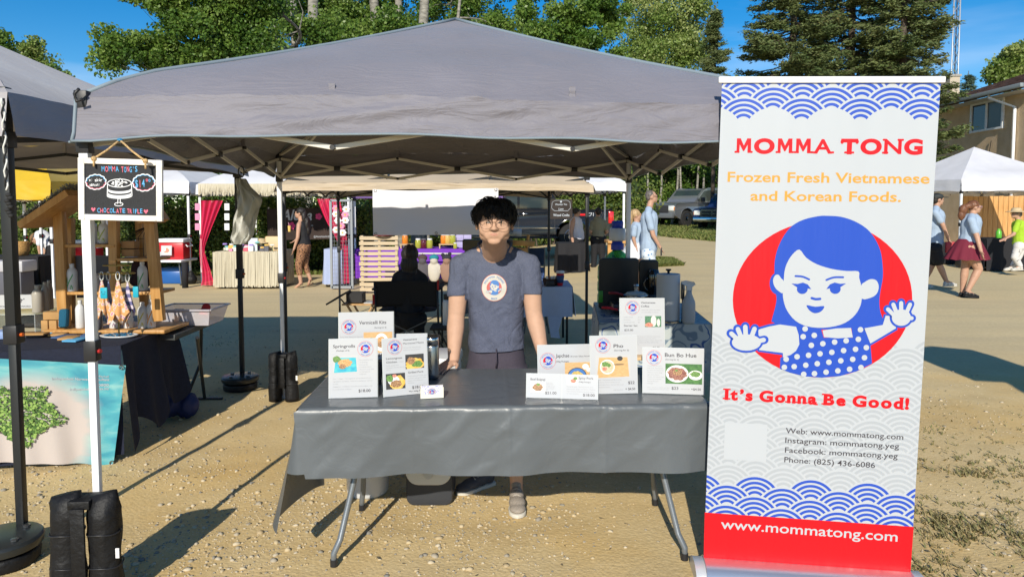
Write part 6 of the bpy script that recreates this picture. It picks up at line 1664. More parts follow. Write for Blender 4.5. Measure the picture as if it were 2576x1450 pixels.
def sandals(t,hd,rot,J):
  for i in(0,1):
    a_,tz=J('ank',i),J('toe',i);m=MB();m.tube([a_+Vector((.0,-.04,-.02)),a_+Vector((0,.04,-.02)),a_+Vector((.04,0,-.02)),a_+Vector((0,-.04,-.02))],.008,5);m.bar(a_+Vector((.05,0,-.075)),tz+Vector((-.02,0,-.025)),.08,.018);m.build('sandal',brown_sandal if i else black_shoe,t)
  m=MB();p=J('wri',0)+Vector((-.12,.1,.34));m.lathe([(.025,0),(.034,.12)],c=p,n=12);c=m.build('drink_cup',mat('juice_cup',(0.75,0.50,0.15),.3),t)
  m=MB();m.tube([p+Vector((0,0,.1)),p+Vector((-.02,0,.19))],.004,6);m.build('straw',mat('straw_pink',(0.7,.4,.5),.5),c)
person('woman with long black hair in black tank top and leopard leggings walking left',YA,
dict(head=(755,533),neck=(758,553),pelvis=(765,613),sho=[(752,563,-.13),(762,563,.13)],elb=[(749,594,-.18),(760,590,.2)],wri=[(740,622,-.16),(744,600,.22)],hip=[(762,622,-.07),(768,622,.07)],kne=[(751,663,-.08),(767,663,.08)],ank=[(757,709,-.07),(781,699,.08)],toe=[(741,721,-.07),(775,713,.08)]),
blk,leo,dark_h,None,'tank','capri',1.0,look=(-1,0,0),hips=1.12,hair_e=[((0,.02,.03),(.085,.10,.09)),((0,.09,-.08),(.085,.06,.13)),((0,.15,-.22),(.10,.06,.15)),((0,.17,-.34),(.09,.05,.11))],extra=sandals)
def phone(t,hd,rot,J):
  w=J('wri',0);m=MB();m.box(w+Vector((.01,-.03,-.07)),(.012,.075,.14));m.build('phone',black_plastic,t,bevel=.004)
board=spot_mat('board_short_print',[(0.10,0.22,0.42),(0.55,0.62,0.70),(0.60,0.66,0.72)],16,thr=(.25,.5))
YG=11.8
def specs(col):
  def f(t,hd,rot,J=None):
    m=MB()
    for s in(-1,1):m.tube([hd+rot@Vector((s*.033+.024*math.cos(a),-.098+.008*abs(math.cos(a)),.008+.018*math.sin(a))) for a in np.linspace(0,2*PI,13)],.003,5,cap=False);m.tube([hd+rot@Vector((s*.058,-.09,.012)),hd+rot@Vector((s*.078,.02,.01))],.003,5)
    m.build('glasses',col,t,smooth=True)
  return f
dark_glass=mat('dark_glasses',(.02,.02,.025),.2)
def gextra(t,hd,rot,J):specs(dark_glass)(t,hd,rot);phone(t,hd,rot,J)
person('tall man in light blue tee and patterned shorts walking right past the tent leg',YG,
dict(head=(1639,495),neck=(1634,520),pelvis=(1632,628),sho=[(1630,537,-.17),(1632,537,.17)],elb=[(1643,591,-.20),(1626,590,.2)],wri=[(1661,622,-.17),(1640,622,.22)],hip=[(1630,640,-.08),(1634,640,.08)],kne=[(1645,695,-.08),(1622,696,.08)],ank=[(1650,743,-.08),(1606,742,.08)],toe=[(1672,753,-.08),(1622,755,.08)]),
lt_blue,board,grey_h,white_shoe,'tee','shorts',1.08,look=(1,0,0),hair_e=[((0,.025,.035),(.078,.088,.078)),((0,.05,-.01),(.068,.055,.06))],extra=gextra)
YH=GG(2392,724).y
def cext(t,hd,rot,J):
  m=MB();w=J('wri',0);m.box(w+Vector((.02,-.02,-.14)),(.16,.05,.20));m.build('red_bag',mat('red_bag',(0.42,0.04,0.05),.6),t,bevel=.01)
person('man in black cap, light blue tee and black shorts walking right',YH,
dict(head=(2359,502),neck=(2356,519),pelvis=(2352,612),sho=[(2353,533,-.16),(2357,533,.17)],elb=[(2372,566,-.2),(2346,572,.2)],wri=[(2386,602,-.16),(2352,610,.22)],hip=[(2352,625,-.08),(2352,625,.08)],kne=[(2363,666,-.08),(2343,668,.08)],ank=[(2381,708,-.08),(2322,712,.08)],toe=[(2404,716,-.08),(2335,724,.08)]),
lt_blue,blk,dark_h,white_shoe,'tee','shorts',1.05,look=(1,0,0),hat=cap_hat(mat('charcoal_cap',(0.03,0.035,0.035),.7)),extra=cext)
YI=GG(2440,748).y
maroon=cloth_mat('maroon_cotton',(0.15,0.012,0.030))
person('young woman with auburn ponytail, blue tee and maroon skirt walking right',YI,
dict(head=(2451,512),neck=(2446,530),pelvis=(2437,606),sho=[(2444,543,-.15),(2450,543,.15)],elb=[(2458,586,-.22),(2440,590,.18)],wri=[(2468,622,-.30),(2452,620,.2)],hip=[(2438,616,-.07),(2440,616,.07)],kne=[(2462,667,-.08),(2428,664,.08)],ank=[(2434,722,-.08),(2421,724,.08)],toe=[(2456,737,-.08),(2440,738,.08)]),
lt_blue,maroon,auburn,black_shoe,'tee','skirt',1.12,look=(1,-.1,0),hips=1.12,hair_e=[((0,.02,.03),(.083,.098,.088)),((0,.10,.02),(.05,.06,.05)),((0,.17,-.04),(.06,.07,.09)),((0,.19,-.13),(.05,.06,.09))],extra=lambda t,hd,rot,J:specs(mat('pink_glasses',(.6,.4,.45),.3))(t,hd,rot))
YD=17.0
person('woman in white tank top and black leggings at the wooden crafts stall',YD,
dict(head=(1451,534),neck=(1448,548),pelvis=(1451,602),sho=[(1441,559,-.14),(1456,559,.15)],elb=[(1437,586,-.18),(1464,585,.2)],wri=[(1441,608,-.2),(1466,600,.1)],hip=[(1447,610,-.08),(1456,610,.08)],kne=[(1440,645,-.06),(1462,643,.06)],ank=[(1441,671,-.06),(1466,670,.06)],toe=[(1447,678,-.1),(1480,677,.0)]),
cloth_mat('white_tank',(0.62,0.60,0.64)),blk,dark_h,black_shoe,'tank','capri',1.25,look=(.9,.5,0),hips=1.2,belly=.04,hair_e=[((0,.02,.03),(.083,.098,.085)),((0,.09,.06),(.04,.04,.04))])
person('person in olive shirt and black trousers seen from behind at the crafts stall',17.2,
dict(head=(1505,533),neck=(1505,549),pelvis=(1505,594),sho=[(1491,560),(1520,560)],elb=[(1486,582,-.02),(1527,582,-.02)],wri=[(1490,588,.2),(1520,588,.2)],hip=[(1498,602),(1512,602)],kne=[(1495,640),(1514,640)],ank=[(1493,672),(1516,672)],toe=[(1490,676,.12),(1518,676,.12)]),
cloth_mat('olive_shirt',(0.24,0.22,0.14)),blk,dark_h,black_shoe,'tee','trousers',1.18,look=(0,1,0),hips=1.12)
person('blonde girl in blue top and white skirt mostly hidden by the tent leg',12.6,
dict(head=(1600,541),neck=(1602,562),pelvis=(1602,616),sho=[(1597,572,-.12),(1606,572,.12)],elb=[(1594,600,-.14),(1608,600,.14)],wri=[(1600,622,-.14),(1612,622,.14)],hip=[(1600,626,-.06),(1604,626,.06)],kne=[(1598,675,-.06),(1606,675,.06)],ank=[(1598,718,-.06),(1606,718,.06)],toe=[(1612,728,-.06),(1618,728,.06)]),
lt_blue,cloth_mat('white_cotton',(0.62,0.63,0.66)),blond,white_shoe,'tee','skirt',0.95,look=(1,0,0),hair_e=[((0,.02,.03),(.085,.10,.088)),((0,.10,-.06),(.05,.05,.12)),((0,.13,-.18),(.04,.04,.10))])
person('person in straw sun hat and lime shirt reaching over the black table',14.6,
dict(head=(2557,523),neck=(2563,540),pelvis=(2566,597),sho=[(2560,549,-.14),(2572,549,.14)],elb=[(2550,575,-.2),(2556,574,.2)],wri=[(2532,584,-.15),(2540,580,.2)],hip=[(2564,606,-.07),(2570,606,.07)],kne=[(2553,632,-.07),(2562,632,.07)],ank=[(2567,655,-.08),(2548,655,.08)],toe=[(2550,664,-.08),(2534,664,.08)]),
cloth_mat('lime_cotton',(0.33,0.52,0.03)),spot_mat('leaf_print',[(0.25,0.25,0.24),(0.60,0.58,0.55),(0.62,0.60,0.58)],14,thr=(.22,.5)),grey_h,white_shoe,'tee','trousers',1.0,look=(-1,0,0),hat=sun_hat,extra=lambda t,hd,rot,J:specs(dark_glass)(t,hd,rot))
person('man in white tee and brown cap bending down behind the left tables',14.9,
dict(head=(90,600),neck=(97,588),pelvis=(131,618),sho=[(101,592,-.16),(106,588,.16)],elb=[(99,622,-.18),(112,624,.18)],wri=[(103,648,-.15),(112,648,.1)],hip=[(131,628,-.08),(134,626,.08)],kne=[(121,666,-.09),(132,666,.09)],ank=[(121,698,-.09),(136,698,.09)],toe=[(108,706,-.09),(124,706,.09)]),
cloth_mat('white_tee',(0.62,0.63,0.67)),blk,dark_h,mat('green_shoe',(0.12,0.25,0.22),.6),'tee','shorts',1.1,look=(-.5,0,-1),hat=cap_hat(mat('brown_cap',(0.20,0.11,0.05),.8)))
# person on the camp chair, back to us, in the canopy's shade
person('dark haired person sitting in the black camp chair with back turned',7.75,
dict(head=(1031,642),neck=(1030,676),pelvis=(1030,800),sho=[(1000,700),(1060,700)],elb=[(985,752,.04),(1078,752,.04)],wri=[(1000,770,.30),(1062,770,.30)],hip=[(1012,802),(1048,802)],kne=[(1008,792,.48),(1052,792,.48)],ank=[(1005,858,.55),(1056,858,.55)],toe=[(1004,864,.72),(1057,864,.72)]),
blk,blk,dark_h,black_shoe,'tee','trousers',1.12,look=(0,1,0),lvl=.010,hair_e=[((0,.0,.02),(.10,.11,.11)),((0,.04,-.10),(.105,.07,.12)),((0,.05,-.22),(.10,.05,.10))],gz=0)
# ================================================================ VEHICLES
tyre_m=mat('tyre',(0.018,0.018,0.018),0.85,bump=.3,bscale=60);chrome=mat('chrome',(0.7,0.7,0.72),0.12,metal=1.0);glass_d=mat('car_glass',(0.03,0.045,0.05),0.06,spec=0.8);plast=mat('dark_trim_plastic',(0.03,0.03,0.032),.6)
def pickup(label,loc,rz,paint,grille_m=None,gcross=False,cat='pickup',extra=None):
  """pickup truck; local front is -X, near side -Y"""
  t=thing('pickup_truck',label,cat,loc,rz,'vehicles parked behind the stalls');L=5.7;W=1.96
  def side(pts,y0,y1,m_,nm,par=t,bev=.03):
    m=MB();n=len(pts);vs=[(x,y0,z) for x,z in pts]+[(x,y1,z) for x,z in pts]
    tr=tessellate_polygon([[Vector((x,z,0)) for x,z in pts]])
    m.add(vs,[tuple(a) for a in tr]+[tuple(i+n for i in a[::-1]) for a in tr]+[(i,(i+1)%n,(i+1)%n+n,i+n) for i in range(n)])
    return m.build(nm,m_,par,bevel=bev,w=False)
  def arch(cx,r_=.50,n=9):return[(cx+r_*math.cos(a),.42+r_*math.sin(a)) for a in np.linspace(0,PI,n)]
  fx,rx=-1.92,1.62
  lower=[(-2.78,.55),(-2.84,.80),(-2.80,1.02),(-2.68,1.10),(-1.25,1.20),(-1.15,1.22),(2.80,1.20),(2.84,.62),(2.78,.45)]
  low=lower+[(x,z) for x,z in arch(rx)]+[(rx-.50,.40)][:0]+[(x,z) for x,z in arch(fx)]
  low=[p for p in low]
  side(low,-W/2,W/2,paint,'body')
  side([(-1.22,1.21),(-0.55,1.82),(-0.2,1.88),(1.0,1.87),(1.20,1.22)],-W/2+.10,W/2-.10,paint,'cab')
  for s in(-1,1):
    y=s*(W/2-.092)
    for pts in([(-1.02,1.26),(-0.52,1.74),(-0.02,1.79),(-0.02,1.26)],[(0.05,1.26),(0.05,1.79),(0.86,1.79),(1.0,1.26)]):
      side(pts,y-.006,y+.006,glass_d,'side_window',bev=0)
    for x in(.0,):m=MB();m.box((x+.2,s*(W/2+.004),1.08),(.16,.03,.03));m.box((x+1.0,s*(W/2+.004),1.08),(.16,.03,.03));m.build('door_handle',chrome,t,w=False,bevel=.005)
    m=MB();m.box((-.85,s*(W/2+.10),1.32),(.10,.20,.22));m.build('mirror',plast,t,w=False,bevel=.02)
    m=MB();m.box((0,s*(W/2+.003),.66),(2.5,.02,.035));m.build('trim_strip',chrome,t,w=False)
    m=MB();m.box((-.1,s*(W/2+.02),.38),(2.6,.14,.05));m.build('side_step',plast,t,w=False,bevel=.01)
    m=MB()
    for x in(-1.08,.02,1.1):m.box((x,s*(W/2+.0015),.82),(.012,.006,.72))
    m.build('door_gap',plast,t,w=False)
    for wx in(fx,rx):
      m=MB();prof=[(.22,-.12),(.37,-.13),(.40,-.10),(.40,.10),(.37,.13),(.22,.12)]
      M=Matrix.Translation((wx,s*(W/2-.12),.40))@Matrix.Rotation(PI/2,4,'X');m.lathe(prof,n=26,M=M);wh=m.build('wheel',tyre_m,t,w=False,bevel=.01)
      m=MB();m.lathe([(.05,.135),(.08,.125),(.20,.10),(.235,.125),(.24,.0)],n=26,M=M if s<0 else M@Matrix.Rotation(PI,4,'X'))
      m.build('rim',chrome,wh,w=False,smooth=True)
      m=MB()
      for k in range(6):
        a=k*PI/3;rot=M if s<0 else M@Matrix.Rotation(PI,4,'X');m.lathe([(.028,.14),(.028,.128)],c=(.15*math.cos(a),.15*math.sin(a),0),n=8,M=rot)
      m.build('rim_hole',plast,wh,w=False)
  side([(-1.13,1.27),(-.62,1.78),(-.60,1.76),(-1.10,1.25)],-W/2+.2,W/2-.2,glass_d,'windscreen',bev=0)
  m=MB();m.box((-2.845,0,.86),(.05,W*.62,.36));gr=m.build('grille',grille_m or plast,t,w=False,bevel=.02)
  m=MB()
  for z in((.76,.86,.96) if not gcross else(.70,.86,1.02)):m.box((-2.875,0,z),(.02,W*.60,.025 if not gcross else.05))
  if gcross:
    for y in(-.58,0,.58):m.box((-2.875,y,.86),(.02,.06,.34))
  m.build('grille_bar',chrome if gcross else plast,gr,w=False)
  for s in(-1,1):
    m=MB();m.box((-2.80,s*W*.405,.90),(.16,.33,.24));h=m.build('headlight',mat('headlight_glass',(.75,.76,.72),.1,coat=1),t,w=False,bevel=.03)
    m=MB();m.box((-2.76,s*(W*.49),.88),(.20,.02,.16));m.build('indicator',mat('amber',(.8,.25,.03),.2),h,w=False)
  m=MB();m.box((-2.90,0,.56),(.20,W*.98,.24));m.build('front_bumper',chrome if gcross else mat('grey_bumper',(.12,.13,.14),.4),t,w=False,bevel=.04)
  m=MB();m.box((2.90,0,.56),(.16,W*.98,.20));m.build('rear_bumper',chrome,t,w=False,bevel=.03)
  m=MB();m.box((2.0,0,1.205),(1.5,W*.84,.012));m.build('bed_cover',plast,t,w=False)
  for s in(-1,1):
    m=MB();m.box((2.78,s*(W/2-.03),.98),(.16,.10,.36));m.build('tail_light',mat('tail_red',(.6,.02,.02),.15,coat=1),t,w=False,bevel=.02)
  if extra:extra(t)
  return t
navy_p=mat('dark_navy_paint',(0.008,0.012,0.020),.12,coat=0.6);silver_p=mat('silver_paint',(0.30,0.31,0.32),.3,metal=.6,coat=1.0);blue_p=mat('blue_paint',(0.010,0.024,0.085),.2,coat=0.7)
tl=GG(1543,655)
def z71(t):
  for s_,x in(("Z71",2.05),):
    v,f=text2d(s_,.14,.02);m=MB();m.add([(x+a,-.995,1.02+b_) for a,b_ in v],f);m.build('decal_lettering',ink_white,t,w=False,normals=False)
  m=MB();m.box((1.9,-.992,1.06),(.22,.006,.06));m.build('red_decal',ink_red,t,w=False)
xt=P(1543,525,20.5).x
pickup('dark navy pickup parked behind the stalls, red tail light at its right end',(xt-2.86,21.4,ground_z(xt,21)+.12),0.0,navy_p,extra=z71)
def by_wheel(px,py,rz):
  w=GG(px,py);l=Matrix.Rotation(rz,3,'Z')@Vector((-1.92,-.90,0));return(w.x-l.x,w.y-l.y,ground_z(w.x,w.y))
tk=pickup('silver pickup parked on the grass verge facing left',by_wheel(1728,571,R(36)),R(36),silver_p);tk.scale=(1.15,1.15,1.18)
pickup('dark blue pickup with chrome crosshair grille beside the banner edge',by_wheel(1852,580,R(52)),R(52),blue_p,gcross=True)
w=GG(1668,563);
def sedan(label,loc,rz,paint):
  t=thing('parked_car',label,'car',loc,rz,'vehicles parked behind the stalls');W=1.75
  def side(pts,y0,y1,m_,nm,bev=.04):
    m=MB();n=len(pts);vs=[(x,y0,z) for x,z in pts]+[(x,y1,z) for x,z in pts];tr=tessellate_polygon([[Vector((x,z,0)) for x,z in pts]])
    m.add(vs,[tuple(a) for a in tr]+[tuple(i+n for i in a[::-1]) for a in tr]+[(i,(i+1)%n,(i+1)%n+n,i+n) for i in range(n)]);return m.build(nm,m_,t,bevel=bev,w=False)
  side([(-2.2,.3),(-2.28,.6),(-2.1,.82),(-1.1,.95),(1.9,.98),(2.25,.9),(2.25,.35)],-W/2,W/2,paint,'body');side([(-1.15,.94),(-.4,1.38),(.9,1.40),(1.7,.97)],-W/2+.15,W/2-.15,paint,'cab')
  for s in(-1,1):
    side([(-.95,.98),(-.35,1.32),(.85,1.33),(1.45,.99)],s*(W/2-.15)-.006,s*(W/2-.15)+.006,glass_d,'side_window',0)
    for wx in(-1.4,1.4):m=MB();m.lathe([(.18,-.1),(.31,-.1),(.32,0),(.31,.1),(.05,.1)],n=20,M=Matrix.Translation((wx,s*(W/2-.06),.32))@Matrix.Rotation(PI/2,4,'X'));m.build('wheel',tyre_m,t,w=False)
    m=MB();m.box((-2.2,s*.6,.68),(.14,.34,.14));m.build('headlight',mat('headlight_glass',(.75,.76,.72),.1),t,w=False,bevel=.02)
  return t
sedan('grey car behind the silver pickup, only its front showing',(w.x+.9,w.y+2.6,ground_z(w.x,w.y)),R(30),mat('grey_paint',(.16,.17,.18),.3,metal=.5,coat=1))

# ================================================================ HOUSE, CHIMNEY, MAST, FENCE
stucco=mat('brown_stucco',(0.60,0.44,0.27),0.95,col2=(0.70,0.53,0.35),vscale=3,bump=.8,bscale=30,bdist=.02)
hx=P(2571,525,21.8).x;gz_h=.30
hs=thing('house','brown stuccoed two storey house with brown shingle roof at the right edge','house',(hx+4,24.5,gz_h))
Y0,Y1=21.8,27.2;ZE=5.42
m=MB();m.box((hx+.1,(Y0+Y1)/2,ZE/2),(.2,Y1-Y0,ZE-.02));m.build('wall',stucco,hs)
m=MB();m.box((hx+4.2,Y0-.1,ZE/2),(8.4,.2,ZE-.02));m.build('wall',mat('tan_stucco',(0.62,0.47,0.29),.95,var=.1,vscale=4,bump=.8,bscale=30,bdist=.02),hs)
m=MB();m.box((hx+4.2,Y1+.1,ZE/2),(8.4,.2,ZE-.02));m.build('wall',stucco,hs)
m=MB();m.box((hx+1.0,Y1+1.8,2.6),(.25,3.2,5.2));m.build('wall',mat('pale_stucco',(0.42,0.39,0.33),.9,var=.1),hs)
ov=.55
rf=MB();
rf.add([(hx-ov,Y0-.6,ZE),(hx-ov,Y1+.5,ZE),(hx+4.2,Y1+.5,ZE+1.55),(hx+4.2,Y0-.6,ZE+1.55),(hx+8.8,Y1+.5,ZE),(hx+8.8,Y0-.6,ZE),
(hx-ov,Y0-.6,ZE-.12),(hx-ov,Y1+.5,ZE-.12),(hx+4.2,Y1+.5,ZE+1.43),(hx+4.2,Y0-.6,ZE+1.43),(hx+8.8,Y1+.5,ZE-.12),(hx+8.8,Y0-.6,ZE-.12)],
[(0,1,2,3),(3,2,4,5),(6,9,8,7),(9,11,10,8),(0,6,7,1),(0,3,9,6),(3,5,11,9),(1,7,8,2),(2,8,10,4)])
ro=rf.build('roof',mat('brown_shingle',(0.075,0.038,0.028),.9,col2=(0.15,0.085,0.065),vscale=14,bump=.6,bscale=20,bdist=.02,stretch=(1,.6,1)),hs)
sg_=MB();g=np.random.default_rng(8);nrm_t=Vector((1.55,0,-(4.2+ov))).normalized()
for r_ in range(20):
  f0,f1=r_/20,(r_+1)/20+.006;y=Y0-.6+(r_%2)*.15
  while y<Y1+.5:
    y2=min(y+.30,Y1+.5);lift=.014+.008*g.random()
    p=[Vector((hx-ov+(4.2+ov)*f,yy,ZE+1.55*f+l)) for f,yy,l in((f0,y,lift),(f0,y2-.012,lift),(f1,y2-.012,.004),(f1,y,.004))];q=[a-Vector((0,0,.012)) for a in p]
    sg_.add(p+q,[(0,3,2,1),(0,1,5,4),(1,2,6,5),(0,4,7,3)]);y=y2
o=sg_.build('shingles',MATS['brown_shingle'],ro,normals=False);o['kind']='stuff'
m=MB();m.bar((hx-ov-.06,Y0-.6,ZE-.02),(hx-ov-.06,Y1+.5,ZE-.02),.12,.13);m.build('gutter',mat('grey_gutter',(.22,.26,.28),.5),hs,bevel=.02)
m=MB();m.box((hx-ov/2,(Y0+Y1)/2,ZE-.14),(ov,Y1-Y0+1,.02));m.build('soffit',mat('soffit_white',(.45,.45,.43),.7),hs)
m=MB();m.tube([(hx-ov,22.75,ZE-.08),(hx-ov,22.75,ZE-.18),(hx-.08,22.2,ZE-.55),(hx-.08,22.2,1.0)],.05,8);m.build('downspout',white_metal,hs,smooth=True)
def on_wall(px,py):  # the wall plane x = hx - .0
  d=ray(px,py);k=hx/d.x;p=Vector((0,0,CAMZ))+d*k;return p.y,p.z
ya,za=on_wall(2444.7,262);yb_,zb_=on_wall(2525,324)
y_lo,y_hi,z_lo,z_hi=min(ya,yb_),max(ya,yb_),min(za,zb_),max(za,zb_)
z_lo,z_hi=on_wall(2442,336)[1],on_wall(2444.7,263)[1]
wf=MB();w_=.07
for(a,b_,c,d_) in((y_lo,y_hi,z_lo,z_lo+w_),(y_lo,y_hi,z_hi-w_,z_hi),(y_lo,y_lo+w_,z_lo+w_,z_hi-w_),(y_hi-w_,y_hi,z_lo+w_,z_hi-w_),((y_lo+y_hi)/2-.03,(y_lo+y_hi)/2+.03,z_lo+w_,z_hi-w_)):
  wf.box((hx-.02,(a+b_)/2,(c+d_)/2),(.08,b_-a,d_-c))
wi=wf.build('window',white_metal,hs)
for k in(0,1):
  a=y_lo+w_+k*((y_hi-y_lo)/2-.02);m=MB();m.box((hx-.008,a+(y_hi-y_lo)/4-.04,(z_lo+z_hi)/2),(.012,(y_hi-y_lo)/2-.10,z_hi-z_lo-2*w_));m.build('pane',glass_d if k else mat('blind_glass',(.10,.12,.12),.2),wi)
m=MB();m.tube([(hx-.03,23.3,3.9),(hx-.05,23.35,3.5),(hx-.03,23.9,3.1),(hx-.02,24.2,2.9)],.012,6);m.build('cable',black_plastic,hs)
m=MB();m.tube([(hx+1.2,23.5,ZE+.4),(hx+1.2,23.5,ZE+.85)],.05,8);m.build('vent_pipe',mat('grey_gutter',(.22,.26,.28),.5),ro)
cx0,cx1=P(2386,300,27.8).x,P(2411,300,27.8).x
ctz=P(2398,192,27.8).z
ck=thing('chimney','pale concrete chimney stack rising left of the brown roof','chimney',((cx0+cx1)/2,27.9,gz_h))
m=MB();m.box(((cx0+cx1)/2,28.1,ctz/2),(cx1-cx0,.6,ctz));m.build('stack',mat('pale_concrete',(.50,.44,.34),.9,var=.08,vscale=3),ck)
m=MB();m.box(((cx0+cx1)/2,28.1,ctz+.04),(cx1-cx0+.08,.68,.08));m.build('cap',mat('grey_cap',(.35,.34,.31),.9),ck)
tw=thing('radio_mast','tall grey lattice radio mast above the chimney','mast',(P(2402,525,33).x,33,.4))
gm_=mat('galvanised',(.42,.45,.48),.45,metal=.5);mp_=[P(2392,200,33),P(2412,200,33),P(2402,200,33.35)]
tops=[Vector((p.x*.998+(.05 if i==0 else-.05 if i==1 else 0),p.y,14.5)) for i,p in enumerate(mp_)]
for i in range(3):m=MB();m.tube([(mp_[i].x,mp_[i].y,.4),tops[i]],.035,6);m.build('mast_leg',gm_,tw,smooth=True)
for i in range(3):
  m=MB();a,b_=mp_[i],mp_[(i+1)%3];z=.8;k=0
  while z<14.2:
    def at(p,q,z):f=(z-.4)/14.1;return Vector((p.x,p.y,.4)).lerp(q,f)
    pa_,pb_=(a,tops[i]),(b_,tops[(i+1)%3])
    if k%2:pa_,pb_=pb_,pa_
    m.tube([at(*pa_,z),at(*pb_,z+.42)],.013,4,cap=False);z+=.42;k+=1
  o=m.build('lattice',gm_,tw)
fy=19.6;x0,x1=P(2428,525,fy).x,P(2700,525,fy).x;ft=P(2500,493,fy).z
fn=thing('wooden_fence','orange brown wooden plank fence under the white canopy','fence',((x0+x1)/2,fy,ground_z(x0,fy)))
cedar=mat('cedar_plank',(0.50,0.25,0.08),.75,col2=(0.62,0.36,0.14),vscale=6,stretch=(6,1,.5),bump=.2,bscale=40);pm_=MB();gzf=ground_z(x0,fy);pw=.145
pm_.box((0,0,0),(pw-.012,.022,ft-gzf));pl0=pm_.build('plank',cedar,fn,w=False,bevel=.003,segs=1);pl0.location=(x0-(x0+x1)/2,0,(ft-gzf)/2)
n=int((x1-x0)/pw);g=np.random.default_rng(4)
for i in range(1,n):c=pl0.copy();COL.objects.link(c);c.parent=fn;c.location=(x0-(x0+x1)/2+i*pw,g.uniform(-.006,.006),(ft-gzf)/2+g.uniform(-.012,.012))
for z in(.4,1.5):m=MB();m.box(((x0+x1)/2,fy+.04,gzf+z),(x1-x0,.04,.09));m.build('rail',cedar,fn)

# ================================================================ RIGHT STALL under the white canopy
def tblock(name,label,cat,p0,p1,z,depth,drop,m_,legs=None,wavy=.012,group=None,gz=0.0,foldn=26,topm=None):
  """table under a cloth: p0, p1 the front top corners (x, y); cloth falls 'drop' below the top on front and ends"""
  a,b_=Vector((*p0,z)),Vector((*p1,z));u=(b_-a).normalized();v=Vector((-u.y,u.x,0));L=(b_-a).length
  t=thing(name,label,cat,(a+b_)/2+v*depth/2-Vector((0,0,z-gz)),0,group)
  per=[a,b_,b_+v*depth,a+v*depth]
  m=MB();m.add([p+Vector((0,0,.004)) for p in per],[(0,1,2,3)])
  def run(p,q,n):
    def f(s,d):
      c=p.lerp(q,s);o_=Vector(((q-p).y,-(q-p).x,0)).normalized();l=(q-p).length
      w=wavy*(0.25+d)*(math.sin(s*l*foldn)+.6*math.sin(s*l*foldn*2.3+1))+.02*d
      return c+o_*(w*min(1,d*4)+.004)+Vector((0,0,.004-drop*d))
    m.grid(f,n,6)
  run(per[0],per[1],max(12,int(L*26)));run(per[1],per[2],18);run(per[3],per[0],18);run(per[2],per[3],16)
  m.build('cloth',m_,t,smooth=True,normals=False)
  m=MB();m.box((0,0,z-gz-.02),(L-.03,depth-.03,.03),rot=Matrix.Rotation(math.atan2(u.y,u.x),3,'Z'));m.build('tabletop',topm or mat('grey_plastic_top',(.45,.45,.44),.5),t,w=False)
  for i,(s,d) in enumerate(((.08,.1),(.92,.1),(.08,.9),(.92,.9))):
    p=a+u*L*s+v*depth*d;mm=MB();mm.tube([(p.x,p.y,z-.03),(p.x,p.y,gz+.003)],.014,8);mm.build('leg',legs or black_metal,t,smooth=True)
  return t
yb1=15.4;gzb=ground_z(13,15.4)
p0,p1=P(2482,600,yb1),P(2640,600,yb1)
tblock('draped_table','black cloth covered table under the white canopy at right','table',(p0.x,p0.y),(p1.x,p1.y),p0.z,.8,p0.z-gzb-.02,blk,gz=gzb)
p0=P(2290,612,17.0)
tblock('draped_table','second black table half hidden behind the walking couple','table',(p0.x,17.0),(P(2420,612,17).x,17.0),p0.z,.7,p0.z-ground_z(11,17)-.02,blk,gz=ground_z(11,17))
q=P(2512,590,15.7);m=MB();m.lathe([(.055,0),(.06,.02),(.06,.16),(.03,.20),(.03,.23)],c=(q.x,q.y,p0.z*0+P(2512,600,15.7).z),n=12);o=m.build('bottle',mat('green_bottle',(.12,.45,.04),.3),None,smooth=True);tag(o,'lime green bottle standing on the right black table','bottle')
q=P(2417,668,16.3);m=MB();m.box((q.x,q.y-.1,ground_z(q.x,q.y)+.17),(.30,.22,.30));o=m.build('weight_block',black_plastic,None,bevel=.03);tag(o,'black weight on the near leg of the white right canopy','tent weight')

# ================================================================ STALLS ACROSS THE LANE
raf=new_mat('raffia_skirt');nt,b=raf[1],raf[2];raf=raf[0]
tc=nt.nodes.new('ShaderNodeTexCoord');mp=nt.nodes.new('ShaderNodeMapping');mp.inputs['Scale'].default_value=(60,60,1.2);nz_=nt.nodes.new('ShaderNodeTexNoise');nz_.inputs['Scale'].default_value=1.0;nz_.inputs['Detail'].default_value=3
nt.links.new(tc.outputs['Object'],mp.inputs[0]);nt.links.new(mp.outputs[0],nz_.inputs['Vector']);rp=nt.nodes.new('ShaderNodeValToRGB');rp.color_ramp.elements[0].position=.35;rp.color_ramp.elements[0].color=(.34,.27,.16,1);rp.color_ramp.elements[1].position=.65;rp.color_ramp.elements[1].color=(.70,.63,.46,1)
nt.links.new(nz_.outputs['Fac'],rp.inputs[0]);nt.links.new(rp.outputs[0],b.inputs['Base Color']);b.inputs['Roughness'].default_value=.8
p0,p1=P(541,641,13.7),P(702,641,13.7)
tblock('draped_table','long table skirted in pale raffia under the fringed canopy','table',(p0.x,13.7),(p1.x,13.7),.74,.9,.70,raf,wavy=.02,foldn=40)
g=np.random.default_rng(12);m=MB()
for i in range(240):
  x=p0.x+(p1.x-p0.x)*i/239;z0=.74;l=.66+.05*g.random();yy=13.64-.03*g.random()
  m.add([(x-.007,yy,z0),(x+.007,yy,z0),(x+.008+.02*g.normal()*.5,yy-.03,z0-l),(x-.004+.02*g.normal()*.5,yy-.03,z0-l)],[(0,1,2,3)])
o=m.build('raffia_strands',leaf_mat('raffia',[(0.62,0.56,0.42),(0.62,0.56,0.42)],0.2),None,normals=False);tag(o,'loose raffia strands hung over the front of the skirted table','raffia skirt',kind='stuff')
